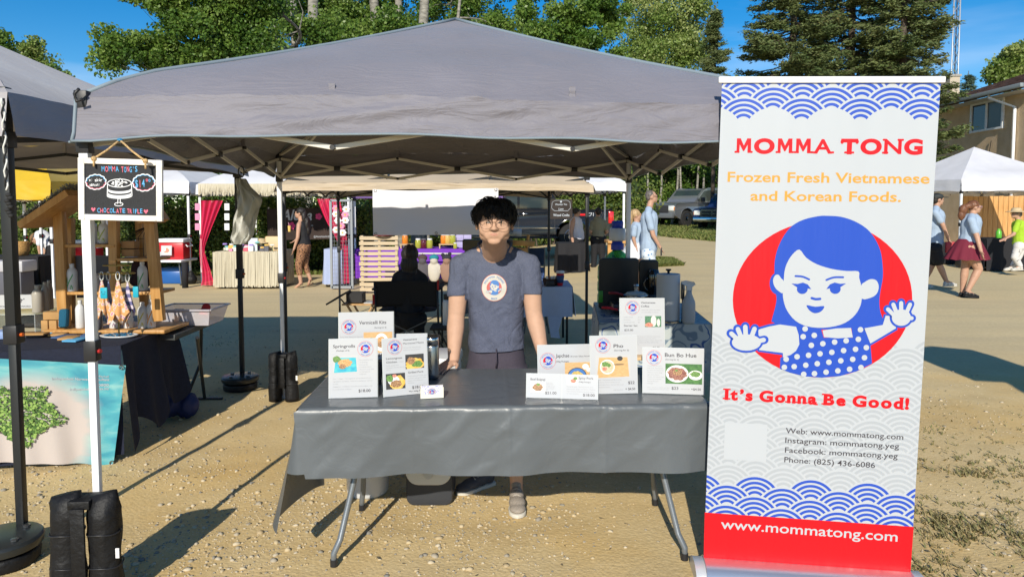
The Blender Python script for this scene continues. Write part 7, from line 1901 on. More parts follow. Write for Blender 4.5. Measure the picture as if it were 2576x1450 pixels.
# goods on the raffia table: small flower boxes
cols=[(.65,.25,.40),(.72,.68,.60),(.30,.20,.55),(.75,.45,.10),(.20,.50,.50),(.60,.10,.15),(.70,.70,.72),(.10,.10,.12)]
boxm=[mat('goods_%s'%n,c,.5) for n,c in zip(('pink','cream','violet','orange','teal','crimson','white','black'),cols)]
names_=('pink','cream','violet','orange','teal','crimson','white','black')
pos_w=['at the left end','left of the middle','near the middle','right of the middle','at the right end']
bloom=MB()
for k in range(7):
  a=2*PI*k/7;bloom.ell((.028*math.cos(a),.028*math.sin(a)*.5,.0),(.020,.012,.018),n=6,m=4)
for i in range(20):
  x=566+118*(i%10)/9+5*g.random();row=i//10;q=P(x,640,13.85+row*.35);k=int(g.integers(0,8))
  h=.05+.07*g.random();zt=.744
  if i%3:
    m=MB();m.box((0,0,h/2),(.10,.08,h));o=m.build('gift_box',boxm[k],None,bevel=.004,w=False,segs=1);o.location=(q.x,q.y,zt);tag(o,'%s gift box on the raffia table, %s'%(names_[k],pos_w[min(4,(i%10)//2)]),'gift box','small goods on the raffia table')
    m=MB();m.v=list(bloom.v);m.f=list(bloom.f);m.mi=list(bloom.mi);f_=m.build('flower',boxm[(k+3)%7],o,w=False);f_.location=(0,0,h+.018)
  else:
    t=thing('flower_pick','%s cloth flower on a stem, %s of the raffia table'%(names_[k],pos_w[min(4,(i%10)//2)]),'flower',(q.x,q.y,zt),0,'small goods on the raffia table')
    m=MB();m.tube([(0,0,0),(0,0,h+.06)],.006,5);m.build('stem',mat('stem_green',(.06,.14,.04),.7),t,w=False)
    m=MB();m.v=list(bloom.v);m.f=list(bloom.f);m.mi=list(bloom.mi);f_=m.build('petals',boxm[k if k<7 else 0],t,w=False);f_.location=(0,0,h+.07)
q=P(657,612,14.0);m=MB();m.lathe([(.15,0),(.155,.008),(.09,.02),(.08,.09),(.02,.10)],c=(q.x,q.y,.90),n=20);ht=m.build('straw_hat',mat('straw',(0.55,0.42,0.24),.8),None,smooth=True);tag(ht,'straw hat displayed above the raffia table','hat')
m=MB();m.tube([(q.x,q.y,.745),(q.x,q.y,.90)],.02,8);m.build('hat_stand',boxm[1],ht)
q=P(688,618,14.0);m=MB();m.box((q.x,q.y,.745+.15),(.34,.02,.30));o=m.build('display_board',mat('plywood',(.60,.46,.27),.6),None,bevel=.03);tag(o,'pale plywood display board at the right of the raffia table','display board')
q=P(637,620,13.9);m=MB();m.box((q.x,q.y,.745+.13),(.19,.015,.26));o=m.build('poster_stand',mat('poster_white',(.6,.65,.72),.5),None);tag(o,'small white poster stand on the raffia table','poster')
# gauzy magenta drapes
gau,nt,b=new_mat('magenta_gauze');b.inputs['Base Color'].default_value=(.62,.012,.085,1);b.inputs['Roughness'].default_value=.7
tr_=nt.nodes.new('ShaderNodeBsdfTransparent');mx=nt.nodes.new('ShaderNodeMixShader');mx.inputs[0].default_value=.80;nt.links.new(tr_.outputs[0],mx.inputs[1]);nt.links.new(b.outputs[0],mx.inputs[2]);nt.links.new(mx.outputs[0],nt.nodes['Material Output'].inputs[0])
def drape(label,rows,Y,name='gauze_drape',m_=gau,cat='drape',group=None,amp=.05,nf=7,cols_=36):
  """hanging cloth; rows: (x left, x right, y) in photo pixels from top to bottom"""
  m=MB();R_=smooth_open([tuple(r_) for r_ in rows],5);n=len(R_)-1
  def f(s,d):
    k=min(n,int(round(d*n)));xl,xr,y=R_[k];p=P(xl+(xr-xl)*s,y,Y);wd=max(.05,(xr-xl)*Y/FL)
    p.y+=min(amp,wd*.12)*math.sin(s*nf*PI+d*2)+.02*math.sin(d*9+s*4);return p
  m.grid(f,cols_,n);o=m.build(name,m_,None,smooth=True,normals=False);return tag(o,label,cat,group)
drape('magenta gauze drape tied to the left leg of the fringed canopy',[(505,562,504),(504,545,545),(503,526,590),(502,514,625),(503,520,650),(505,532,680),(506,538,700),(503,545,717)],14.0)
drape('magenta gauze drape swept across the right side of the fringed canopy',[(797,856,500),(808,862,530),(822,868,560),(840,872,590),(852,876,620),(846,878,660),(842,880,712)],13.95)
m=MB();q=G(514,712,0);m.tube([(q.x,13.8,0),(q.x,13.8,.52)],.06,10);o=m.build('black_post',blk,None,smooth=True);tag(o,'short black padded post beside the left magenta drape','post')
# dark stall banner with script lettering
ap=Panel((672,525),(832,523),(832,601),(674,604),15.6,15.6)
t=thing('stall_banner','dark brown cloth banner with white script and pink flower behind the raffia table','banner',ap.o+ap.ux*ap.W/2)
ap.slab('cloth',mat('dark_brown_cloth',(.035,.022,.018),.85,var=.3,vscale=3),t,.006)
m=MB();ap.text(m,'Aloha',(708,553),(787,554),27,.003,.02,shear=.3);ap.text(m,'girl designs',(752,569),(789,569),5.5,.003,0);ap.text(m,'@AlohaHulaGirlD',(790,597),(830,597),5,.003,0);m.build('lettering',ink_white,t,normals=False)
m=MB()
for(cx,cy,r_) in((804,545,8),(735,568,9)):
  for k in range(5):a=2*PI*k/5;ap.polypx(m,ring2d((cx+r_*.6*math.cos(a),cy+r_*.6*math.sin(a)),r_*.5,10),.003+k*.0004)
m.build('pink_flower',mat('banner_pink',(.65,.05,.20),.7),t,normals=False)
for x in(676,830):q=P(x,523,15.63);m=MB();m.tube([(q.x,q.y,0),(q.x,q.y,q.z+.02)],.015,8);m.build('pole',grey_metal,t)
# strings of photo cards
for(x,y0,y1,lab) in((497,520,590,'string of pink cards hung beside the left magenta drape'),(571,520,588,'string of small photo cards right of the magenta drape')):
  t=thing('card_string',lab,'card string',P(x,y0,14.05));m=MB();m.tube([P(x,500,14.05),P(x,y1,14.05)],.004,5);m.build('string',black_plastic,t)
  for k in range(3):q=P(x,y0+k*25,14.03);m=MB();m.box(q,(.10,.006,.14));m.build('card',boxm[0] if x<500 else boxm[6],t);
# flower rack in a grey frame
rk=thing('flower_rack','tall grey wire rack pinned with white and pink flowers','rack',(P(851,600,13.5).x,13.5,0));xa,xb=P(832,525,13.5).x,P(884,525,13.5).x;zt=P(832,504,13.5).z
m=MB()
for x in(xa,xb):m.bar((x,13.5,.02),(x,13.5,zt),.045,.04,up=(0,1,0))
m.bar((xa,13.5,zt),(xb,13.5,zt),.04,.045);m.bar((xa,13.5,.05),(xb,13.5,.05),.04,.045);m.build('frame',mat('grey_frame',(.26,.28,.30),.5),rk)
m=MB()
for i in range(1,7):x=xa+(xb-xa)*i/7;m.tube([(x,13.5,.08),(x,13.5,zt)],.003,4,cap=False)
for i in range(1,22):z=zt*i/22;m.tube([(xa,13.5,z),(xb,13.5,z)],.003,4,cap=False)
o=m.build('wire_mesh',mat('grey_frame',(.26,.28,.30),.5),rk)
for i,(x,y) in enumerate([(845,524),(845,538),(871,526),(868,540),(850,555),(869,554),(858,568),(846,578),(862,585)]):
  q=P(x,y,13.44);m=MB()
  for k in range(6):a=2*PI*k/6;m.ell((q.x+.042*math.cos(a),q.y,q.z+.042*math.sin(a)),(.036,.012,.028),n=7,m=5)
  m.ell((q.x,q.y-.01,q.z),(.02,.01,.02),n=6,m=4,mi=1);m.build('flower',[boxm[6] if i%3 else boxm[0],boxm[3]],rk)
p0,p1=P(815,630,13.9),P(860,630,13.9)
tblock('draped_table','pale blue draped side table behind the flower rack','table',(p0.x,13.9),(p1.x,13.9),.78,.7,.72,cloth_mat('pale_blue_cloth',(.34,.40,.58)),wavy=.03,foldn=14)
# purple stall
p0,p1=P(893,626,14.3),P(1188,626,14.3)
pur=cloth_mat('purple_cloth',(.17,.035,.42))
tblock('draped_table','purple cloth covered table of the preserves stall','table',(p0.x,14.3),(p1.x,14.3),.76,.8,.62,pur,wavy=.01,foldn=12)
rail=thing('hanging_rail','grey pipe rail in front of the purple table','rail',(P(1080,636,13.9).x,13.9,0));m=MB();za_=P(1060,638,13.9).z;m.tube([P(1012,637,13.9),P(1180,638,13.9)],.018,8)
m.build('pipe',grey_metal,rail,smooth=True)
for x in(1012,1180):m=MB();q=P(x,637,13.9);m.tube([q,(q.x,q.y,0.003)],.016,8);m.build('upright',grey_metal,rail)
dollc=[((.55,.50,.42),(.02,.22,.26),'cream knitted doll with teal hat hanging on the rail',1092),((.10,.09,.10),(.08,.05,.05),'dark knitted doll hanging left of the cream one',1063),((.30,.18,.13),(.03,.03,.04),'brown knitted doll with black buns on the rail',1124)]
knit={}
for i,(c,h_,lab,x) in enumerate(dollc):
  q=P(x,668,13.8);t=thing('knitted_doll',lab,'doll',(q.x,13.8,q.z-.3),0,'knitted dolls on the pipe rail');km=mat('knit_%d'%i,c,.95,bump=.8,bscale=90,bdist=.008);kh=mat('knit_hat_%d'%i,h_,.95,bump=.8,bscale=90,bdist=.008)
  m=MB();m.ell((q.x,q.y,q.z-.14),(.13,.08,.20),n=12,m=8);m.cap((q.x-.08,q.y,q.z),(q.x-.19,q.y,q.z-.14),.05,.04);m.cap((q.x+.08,q.y,q.z),(q.x+.19,q.y,q.z-.14),.05,.04);m.ell((q.x,q.y-.01,q.z+.11),(.085,.08,.085),n=12,m=8)
  blob('body',m,.018,km,t,smooth=3);m=MB();m.ell((q.x,q.y+.01,q.z+.16),(.10,.09,.07),n=12,m=8)
  if i==2:m.ell((q.x-.08,q.y,q.z+.22),.04,n=8,m=6);m.ell((q.x+.06,q.y,q.z+.24),.04,n=8,m=6)
  m.build('hat',kh,t,smooth=True);m=MB();m.tube([(q.x,q.y,q.z+.22),(q.x,q.y,za_+.02)],.005,5);m.build('hook',black_plastic,t)
jar_c={'orange':(.70,.22,.02),'amber':(.62,.40,.10),'green':(.36,.36,.04),'dark red':(.10,.01,.02)}
def jar(x,y,Y,col,z,lab,s=1.0):
  q=P(x,y,Y);t=thing('preserve_jar',lab,'jar',(q.x,Y,z),0,'jars of preserves on the purple stall')
  m=MB();m.lathe([(.052*s,0),(.058*s,.01),(.058*s,.13*s),(.045*s,.155*s)],n=14);m.build('glass',mat('jar_'+col.replace(' ','_'),jar_c[col],.12,coat=1),t,w=False,smooth=True)
  m=MB();m.lathe([(.047*s,.155*s),(.047*s,.18*s),(.043*s,.182*s)],n=14);m.build('lid',boxm[6] if col!='dark red' else boxm[7],t,w=False)
shf=thing('jar_shelf','low wooden jar shelf on the purple table','shelf',(P(1070,620,14.5).x,14.5,.764));
for(xa_,xb_) in((1105,1148),(1008,1040)):
  a,b_=P(xa_,620,14.5),P(xb_,620,14.5);m=MB();m.box(((a.x+b_.x)/2,14.5,.85),(b_.x-a.x,.2,.02));m.box((a.x+.02,14.5,.80),(.02,.18,.08));m.box((b_.x-.02,14.5,.80),(.02,.18,.08));m.build('shelf_board',MATS['pale_wood'],shf)
for i,(x,c) in enumerate([(1019,'orange'),(1052,'green'),(1066,'dark red'),(1081,'green'),(1116,'orange'),(1126,'amber'),(1139,'green'),(1145,'green')]):
  jar(x,612,14.48-(0.16 if i==7 else 0),c,.862 if x in(1019,1116,1126,1139) else.766,'%s jar of preserves, %s'%(c,['left end of the jar row','left of the dark red jar','between two green jars','right of the dark red jar','on the raised board left','between orange and green jars','tall at the right of the board','small one in front of the right green jar'][i]),1.15 if i!=7 else.7)
for i,x in enumerate((1158,1176)):
  q=P(x,612,14.6)
  for k in range(2):m=MB();m.box((0,0,.07),(.17,.12,.13));o=m.build('gift_crate',mat('lilac_box',(.38,.34,.55),.6),None,w=False,bevel=.005);o.location=(q.x,14.6,.766+k*.15);tag(o,'%s lilac box, %s stack at the right end of the purple table'%(('upper','lower')[1-k],('left','right')[i]),'box','lilac boxes on the purple table')
# pallet display of wooden slats
pal=thing('pallet_display','upright pale wooden pallet of slats left of the purple table','pallet',(P(955,700,12.9).x,12.9,0));xa,xb=P(906,600,12.9).x,P(1003,600,12.9).x;zb2,zt2=.03,P(950,592,12.9).z
pine=mat('pale_pine',(.46,.35,.21),.7,col2=(.60,.49,.34),vscale=5,stretch=(.6,1,8),bump=.2,bscale=60);n=11;hgt=(zt2-zb2)/n
m=MB();m.box((0,0,0),(xb-xa,.02,hgt*.68));s0=m.build('slat',pine,pal,w=False,bevel=.003,segs=1);s0.location=(0,-.05,zb2+hgt*.5)
for i in range(1,n):c=s0.copy();COL.objects.link(c);c.parent=pal;c.location=(g.uniform(-.01,.01),-.05,zb2+hgt*(i+.5));c.rotation_euler=(0,g.uniform(-.006,.006),0)
for x in(xa+.04,(xa+xb)/2,xb-.04):m=MB();m.box((x,12.90,(zb2+zt2)/2),(.05,.07,zt2-zb2));m.build('post',pine,pal)
q=P(972,592,12.9);m=MB();m.lathe([(.19,0),(.195,.01),(.11,.02),(.10,.09),(.03,.11)],c=(q.x-.05,12.9,zt2),n=18);o=m.build('red_hat',mat('dark_red_felt',(.20,.02,.02),.9),None,smooth=True);tag(o,'dark red hat resting on top of the wooden pallet','hat')
# white banner on the beige canopy's front
wp=Panel((933,476),(1252,474),(1254,590),(939,591),6.62,6.70)
t=thing('blank_banner','white vinyl banner seen from behind, hung on the beige canopy','banner',wp.o+wp.ux*wp.W/2);m=MB()
def wb(s,d):sag=.006*math.sin(s*PI*2)+.03*(1-d)*math.sin(s*PI)**2*.0;return wp.M@Vector((s*wp.W,d*wp.H-.012*math.sin(s*5)*d,.010*math.sin(s*9+d*3)*(1.0-.3*d)+.006*math.sin(s*4-d*7)))
m.grid(wb,40,16);m.build('vinyl',mat('white_vinyl',(.70,.70,.73),.5,bump=.15,bscale=6,bdist=.02),t,smooth=True,normals=False)
for(s,d) in((.02,.03),(.98,.97),(.02,.97),(.5,.04)):
  p=wb(s,d);m=MB();m.tube([p+Vector((math.cos(a)*.012,-.003,math.sin(a)*.012)) for a in np.linspace(0,2*PI,11)],.003,5,cap=False);m.build('grommet',steel,t)
# coolers table on the far left
p0,p1=P(128,652,14.2),P(460,652,14.2);wht=thing('folding_table','white folding table carrying the red and white coolers','table',((p0.x+p1.x)/2,14.5,0));tz=P(300,653,14.3).z
m=MB();m.box(((p0.x+p1.x)/2,14.5,tz-.02),(p1.x-p0.x,.75,.045));m.build('tabletop',white_metal,wht,bevel=.01)
for x in(-1.2,-.25,.35,1.25):m=MB();c=(p0.x+p1.x)/2;m.tube([(c+x,14.3,tz-.04),(c+x+.06,14.25,.01)],.016,6);m.tube([(c+x,14.7,tz-.04),(c+x+.06,14.75,.01)],.016,6);m.bar((c+x+.06,14.2,.02),(c+x+.06,14.8,.02),.03,.03);m.build('leg_frame',mat('dark_steel',(.10,.11,.12),.4,metal=.6),wht)
redm=mat('cooler_red',(.50,.012,.02),.35);whm=mat('cooler_white',(.72,.73,.75),.4);blm=mat('cooler_blue',(.015,.10,.35),.35)
def cooler(label,x0,x1,Y,zb,h,body,lid,group='picnic coolers on and under the white table',d=.42):
  a,b_=P(x0,600,Y),P(x1,600,Y);w=b_.x-a.x;cx=(a.x+b_.x)/2;t=thing('cooler',label,'cooler',(cx,Y+d/2,zb),0,group)
  m=MB();m.box((0,0,h*.40),(w*.97,d*.96,h*.80));m.build('body',body,t,w=False,bevel=.025);m=MB();m.box((0,0,h*.90),(w,d,h*.19));m.build('lid',lid,t,w=False,bevel=.025)
  m=MB();m.tube([(w/2+.01,-.12,h*.7),(w/2+.04,-.12,h*.62),(w/2+.04,.12,h*.62),(w/2+.01,.12,h*.7)],.012,6);m.tube([(-w/2-.01,-.12,h*.7),(-w/2-.04,-.12,h*.62),(-w/2-.04,.12,h*.62),(-w/2-.01,.12,h*.7)],.012,6);m.build('handle',whm,t,w=False)
  return t
cooler('red cooler with white lid at the right end of the white table',392,461,14.3,tz+.004,.44,redm,whm)
cooler('second red cooler with white lid left of the chalkboard post',338,389,14.35,tz+.004,.42,redm,whm)
cooler('red and white cooler at the left of the white table',168,232,14.3,tz+.004,.40,redm,whm)
cooler('bright blue cooler on the grass under the white table',396,454,14.5,.005,.34,blm,blm)
for(x0,y0,x1,y1,lab) in((405,617,432,642,'white notice with a food photo taped to the red cooler'),(390,633,405,663,'plain white notice leaning on the red cooler'),(168,625,187,648,'white notice taped to the left red cooler')):
  pq=Panel((x0,y0),(x1,y0),(x1,y1),(x0,y1),14.22,14.22,tilt=.02);t=thing('notice',lab,'notice',pq.o+pq.ux*pq.W/2);pq.slab('card',MATS['white_card'],t,.004)
  if x0==405:food(pq,t,(.1,.1,.9,.9),'cream',[('pink',.5,.5,.35,.3),('white',.3,.4,.15,.2)])
  else:
    m=MB()
    for i in range(4):pq.text_m(m,'Fresh baked',pq.W*.15,pq.H*(.78-.18*i),pq.H*.06,.001,width=pq.W*.7)
    m=MB();m.poly([(pq.W*.15,pq.H*.7),(pq.W*.85,pq.H*.7),(pq.W*.85,pq.H*.74),(pq.W*.15,pq.H*.74)],.001,M=pq.M);m.poly([(pq.W*.15,pq.H*.5),(pq.W*.75,pq.H*.5),(pq.W*.75,pq.H*.53),(pq.W*.15,pq.H*.53)],.001,M=pq.M);m.build('print_line',ink_grey,t,normals=False)
for x,lab in((481,'black sack weight on the right leg of the white canopy'),(108,'black sack weight on the left leg of the white canopy')):
  q=G(x,714,0);m=MB();m.ell((q.x,q.y,.10),(.13,.11,.12));m.ell((q.x,q.y,.20),(.07,.06,.09));o=blob('sack',m,.02,bagm,None,smooth=3,w=False);o.name='weight_sack';tag(o,label:=lab,'tent weight','black sack weights across the lane')
p0,p1=P(-60,645,13.2),P(96,645,13.2);tblock('draped_table','black draped table with a wicker basket at far left','table',(p0.x,13.2),(p1.x,13.2),P(50,645,13.2).z,.7,.55,blk,wavy=.02)
q=P(46,645,13.4);zq=P(50,645,13.2).z+.006;m=MB();m.lathe([(.14,0),(.17,.10),(.16,.26),(.15,.28),(.13,.26)],c=(q.x,13.45,zq),n=22);o=m.build('wicker_basket',mat('wicker',(.42,.24,.08),.8,bump=1,bscale=60,bdist=.01,var=.3,vscale=50),None,smooth=True);tag(o,'brown wicker basket on the far left black table','basket')
q=G(84,713,0);cbk=MB()
for(x,z,w,h) in((-.13,.17,.04,.34),(.13,.17,.04,.34),(0,.02,.22,.04),(0,.17,.22,.04),(0,.32,.22,.04)):cbk.box((q.x+x,q.y,z+.003),(w,.19,h))
o=cbk.build('cinder_block',mat('cinder',(.42,.39,.31),.95,bump=.6,bscale=80),None);tag(o,'upright concrete cinder block at the foot of a pole','cinder block')
m=MB();q=P(48,668,12.6);m.box((q.x-.2,12.6,q.z),(.8,.4,.20));o=m.build('storage_tub',mat('grey_tub',(.45,.44,.46),.4),None,bevel=.02);tag(o,'grey plastic tub beside the black left table','tub');
m=MB();m.box((q.x-.2,12.6,(q.z-.1)/2),(.7,.35,q.z-.11));o=m.build('crate',boxm[7],None,bevel=.01);tag(o,'black crate carrying the grey plastic tub','crate')
# crafts stall
p0,p1=P(1404,612,16.2),P(1480,612,16.2);tblock('draped_table','black draped table of the wooden crafts stall','table',(p0.x,16.2),(p1.x,16.2),P(1440,612,16.2).z,.8,.72,blk,wavy=.03,foldn=16)
sp=Panel((1370,502),(1446,502),(1440,550),(1380,551),13.8,13.8);t=thing('stall_sign','dark wood look cloth sign with white lettering Wooden You Love','sign',sp.o+sp.ux*sp.W/2)
sp.slab('cloth',mat('dark_plank_print',(.035,.025,.02),.8,var=.4,vscale=5,stretch=(1,1,12)),t,.006);m=MB()
sp.text(m,'Wooden You',(1394,519),(1429,519),5.5,.003,.01,shear=.25);sp.text(m,'Love',(1404,531),(1418,531),6,.003,.01,shear=.25);sp.text(m,'Wood Crafts',(1391,545),(1433,545),5.5,.003,.02)
hexa=[(1384,510),(1393,505),(1430,505),(1438,510),(1438,526),(1430,533),(1393,533),(1384,526)]
for i in range(8):a,b_=hexa[i],hexa[(i+1)%8];sp.polypx(m,stroke2d([a,b_],.8),.003)
sp.polypx(m,ring2d((1411,509),3,12),.0035);m.build('lettering',ink_white,t,normals=False)
ply=MATS['plywood'];cw=mat('orange_wood',(.55,.28,.08),.5,var=.2,vscale=8)
a,b_=P(1528,608,14.2),P(1606,608,14.2);t=thing('wooden_counter','orange wooden counter with bottles near the tent leg','counter',((a.x+b_.x)/2,14.4,ground_z(a.x,14.4)));m=MB();m.box(((a.x+b_.x)/2,14.4,a.z),(b_.x-a.x,.6,.06));m.build('top',cw,t,bevel=.01)
for x in(a.x+.05,(a.x+b_.x)/2+.1,b_.x-.05):m=MB();m.box((x,14.2,a.z/2+.05),(.09,.09,a.z-.15));m.build('leg',cw,t)
a,b_=P(1541,578,15),P(1602,578,15);m=MB();m.box(((a.x+b_.x)/2,15.0,P(1570,592,15).z),(b_.x-a.x,.03,.30));o=m.build('poster_board',spot_mat('poster_print',[(.60,.12,.05),(.15,.30,.08),(.66,.66,.66)],26,thr=(.10,.2)),None);tag(o,'white poster board with small coloured drawings behind the counter','poster')
m=MB();m.box(((a.x+b_.x)/2,15.05,P(1570,592,15).z/2-.10),(.06,.04,P(1570,592,15).z-.22));m.build('board_leg',cw,o)
for i,x in enumerate((1576,1583,1590,1597)):
  q=P(x,606,14.3);m=MB();m.lathe([(.035,0),(.038,.01),(.038,.12),(.015,.17),(.015,.20)],c=(0,0,0),n=10);o=m.build('sauce_bottle',[boxm[7],mat('brown_glass',(.12,.05,.02),.15),boxm[5],cw][i],None,smooth=True,w=False);o.location=(q.x,14.3,a.z*0+P(1528,608,14.2).z+.031);tag(o,'%s sauce bottle on the orange wooden counter'%['black','brown glass','crimson','orange'][i],'bottle','bottles on the wooden counter')
q=GG(1583,560);t=thing('bench','orange slatted bench far off beside the thicket','bench',q)
for k in range(3):m=MB();m.box((0,.05*k,.48+.16*k),(1.9,.03,.11));m.build('slat',cw,t,w=False)
for x in(-.8,.8):m=MB();m.box((x,.05,.4),(.07,.10,.8));m.build('leg',cw,t,w=False)
# things behind the young man's shoulder
q=P(1308,640,10.4);t=thing('wood_easel','orange wooden board display behind the shoulder with routed lettering','display',(q.x,10.4,0));
sp2=Panel((1278,603),(1345,606),(1345,620),(1278,617),10.4,10.4);sp2.slab('board',cw,t,.04,bevel=.008)
sp2=Panel((1290,622),(1343,624),(1343,645),(1290,643),10.42,10.42);sp2.slab('board',cw,t,.04,bevel=.01);m=MB();sp2.text(m,'Home',(1300,640),(1338,641),10,.002,.02,shear=.3);m.build('lettering',ink_dark,t,normals=False)
m=MB()
for(x0_,x1_) in((1262,1300),(1330,1322)):m.bar(P(x0_,590,10.45),P(x1_,640,10.5),.03,.03)
for x in(1288,1334):a=P(x,640,10.55);m.bar(a,(a.x,a.y,.003),.04,.04,up=(0,1,0))
m.build('frame',cw,t)
q=P(1291,585,10.5);m=MB();m.tube([(q.x,10.5,q.z),(q.x+.13,10.5,q.z)],.06,14);o=m.build('paper_roll',MATS['white_card'],None,smooth=True);tag(o,'white paper roll on top of the wooden display','paper roll')
q=P(1292,570,10.5);
q=P(1288,598,10.46);m=MB();m.lathe([(.038,0),(.045,.08),(.02,.17),(.022,.23),(.01,.25)],c=(q.x-.14,10.44,P(1283,601,10.46).z),n=12);o=m.build('yellow_bottle',mat('mustard_yellow',(.60,.36,.02),.4),None,smooth=True);tag(o,'mustard yellow squeeze bottle beside the ear of the young man','bottle')
ds=thing('shelf_unit','dark olive shelf box behind the young man carrying the yellow bottle','shelf',(P(1282,620,10.5).x,10.5,0));m=MB();a,b_=P(1165,605,10.5),P(1290,605,10.5);m.box(((a.x+b_.x)/2,10.5,a.z-.06),(b_.x-a.x,.3,.16));m.build('box',mat('olive_box',(.12,.09,.045),.6),ds,bevel=.01)
for x in(a.x+.05,b_.x-.05):m=MB();m.box((x,10.5,a.z/2-.07),(.04,.25,a.z-.14));m.build('leg',boxm[7],ds)
# added unseen off to the right: the parasol outlined to cast the lane shadow
hgt_=2.15;ln2=hgt_/math.tan(SUN_EL);sh_pts=[G(x,y,0)-Vector((math.sin(SUN_AZ)*ln2,math.cos(SUN_AZ)*ln2,-hgt_)) for x,y in((2250,885),(2330,919),(2440,962),(2520,966),(2590,1008),(2760,1040),(2760,985),(2600,938),(2490,902),(2430,886),(2330,878))]
c_=sum(sh_pts,Vector())/len(sh_pts);t=thing('shade_blocker','narrow grey sun awning on a pole beyond the right edge of the view','awning',(c_.x,c_.y,0));n=len(sh_pts)
m=MB();m.add(sh_pts+[c_+Vector((0,0,.12))],[(i,(i+1)%n,n) for i in range(n)]);m.build('canopy',grey_fab,t,normals=False);m=MB();m.tube([(c_.x,c_.y,.02),(c_.x,c_.y,hgt_+.11)],.02,10);m.build('pole',white_metal,t);m=MB();m.lathe([(.22,.0),(.24,.03),(.2,.07),(.03,.09)],c=(c_.x,c_.y,0),n=20);m.build('base',black_metal,t)
# ================================================================ LEFT STALL
ZL=.74
navy=mat('navy_cloth',(0.012,0.016,0.035),.9,var=.15,vscale=60,bump=.3,bscale=12,bdist=.008)
L0=G(304,868,ZL);L1=G(440,816,ZL);L2=G(-160,893,ZL)
dpt=(L1-L0).length
lt=thing('draped_table','navy cloth covered table of the cleaning products stall at left','table',(L0.x-.9,L0.y+dpt/2,0))
L3=L2+(L1-L0)
m=MB();m.add([p+Vector((0,0,0)) for p in(L2,L0,L1,L3)],[(0,1,2,3)])
def drop(p,q,n,dr,w_,seed,bl=.05):
  o_=Vector(((q-p).y,-(q-p).x,0)).normalized();l=(q-p).length
  def f(s,d):
    dd=dr(s) if callable(dr) else dr
    w=w_*(.15+d)*(math.sin(s*l*15+seed)+.5*math.sin(s*l*37+seed*2))*min(1,d*4)+bl*d
    c=p.lerp(q,s)+o_*(w+.003);c.z=ZL-dd*d;return c
  m.grid(f,n,14)
drop(L2,L0,50,.70,.003,1.0,0)
drop(L0,L1,40,lambda s:.70-.25*(abs(math.sin(s*7))**2)*.6-.15*s,.035,2.2)
m.build('cloth',navy,lt,smooth=True,normals=False)
c_=(L0+L2+L1+L3)/4;q4=[c_+(p-c_)*.97-Vector((0,0,.006)) for p in(L2,L0,L1,L3)];m=MB();m.add(q4+[p-Vector((0,0,.03)) for p in q4],[(0,1,2,3),(7,6,5,4),(0,4,5,1),(1,5,6,2),(2,6,7,3),(3,7,4,0)]);m.build('tabletop',MATS['grey_plastic_top'],lt)
for s,d in((.1,.1),(.9,.1),(.1,.9),(.9,.9)):p=L2.lerp(L0,s)+(L1-L0)*d;m=MB();m.tube([(p.x,p.y,ZL-.03),(p.x,p.y,.004)],.014,8);m.build('leg',black_metal,lt)
# turquoise beach print banner with a round leafy tree
tp=Panel((-150,893),(304,866),(286,1168),(-150,1162),L2.y-.045,L0.y-.06,tilt=.02)
tb_=thing('table_banner','turquoise sea print banner with a round green tree hung on the left table','banner',tp.o+tp.ux*tp.W/2)
sea,nt,b=new_mat('sea_print');at=nt.nodes.new('ShaderNodeAttribute');at.attribute_name='uvm';sp_=nt.nodes.new('ShaderNodeMapping');sp_.inputs['Rotation'].default_value=(0,0,.6);sp_.inputs['Scale'].default_value=(1,3.0,1)
nt.links.new(at.outputs['Vector'],sp_.inputs[0]);n1=nt.nodes.new('ShaderNodeTexNoise');n1.inputs['Scale'].default_value=4;n1.inputs['Detail'].default_value=7;n1.inputs['Distortion'].default_value=.6;nt.links.new(sp_.outputs[0],n1.inputs['Vector'])
rp=nt.nodes.new('ShaderNodeValToRGB');e=rp.color_ramp.elements;e[0].position=.3;e[0].color=(.03,.24,.34,1);e[1].position=.72;e[1].color=(.25,.50,.48,1);x=e.new(.5);x.color=(.07,.36,.42,1)
nt.links.new(n1.outputs['Fac'],rp.inputs[0])
cu,cv=tp.uv(45,1085)
vm=nt.nodes.new('ShaderNodeVectorMath');vm.operation='SUBTRACT';vm.inputs[1].default_value=(cu,cv,0);nt.links.new(at.outputs['Vector'],vm.inputs[0]);vs_=nt.nodes.new('ShaderNodeVectorMath');vs_.operation='MULTIPLY';vs_.inputs[1].default_value=(1,1.0,0);nt.links.new(vm.outputs[0],vs_.inputs[0])
ln=nt.nodes.new('ShaderNodeVectorMath');ln.operation='LENGTH';nt.links.new(vs_.outputs[0],ln.inputs[0]);nn=nt.nodes.new('ShaderNodeMath');nn.operation='MULTIPLY_ADD';nn.inputs[1].default_value=.12;nt.links.new(n1.outputs['Fac'],nn.inputs[0]);nt.links.new(ln.outputs['Value'],nn.inputs[2])
r2=nt.nodes.new('ShaderNodeValToRGB');e=r2.color_ramp.elements;kk=1/1.0;e[0].position=.36;e[0].color=(1,1,1,1);e[1].position=.47;e[1].color=(0,0,0,1);nt.links.new(nn.outputs[0],r2.inputs[0])
mx=nt.nodes.new('ShaderNodeMix');mx.data_type='RGBA';mx.inputs[7].default_value=(.50,.44,.41,1);nt.links.new(r2.outputs[0],mx.inputs[0]);nt.links.new(rp.outputs[0],mx.inputs[6]);nt.links.new(mx.outputs[2],b.inputs['Base Color']);b.inputs['Roughness'].default_value=.5
nu,nv=60,30;vs=[];uv=[]
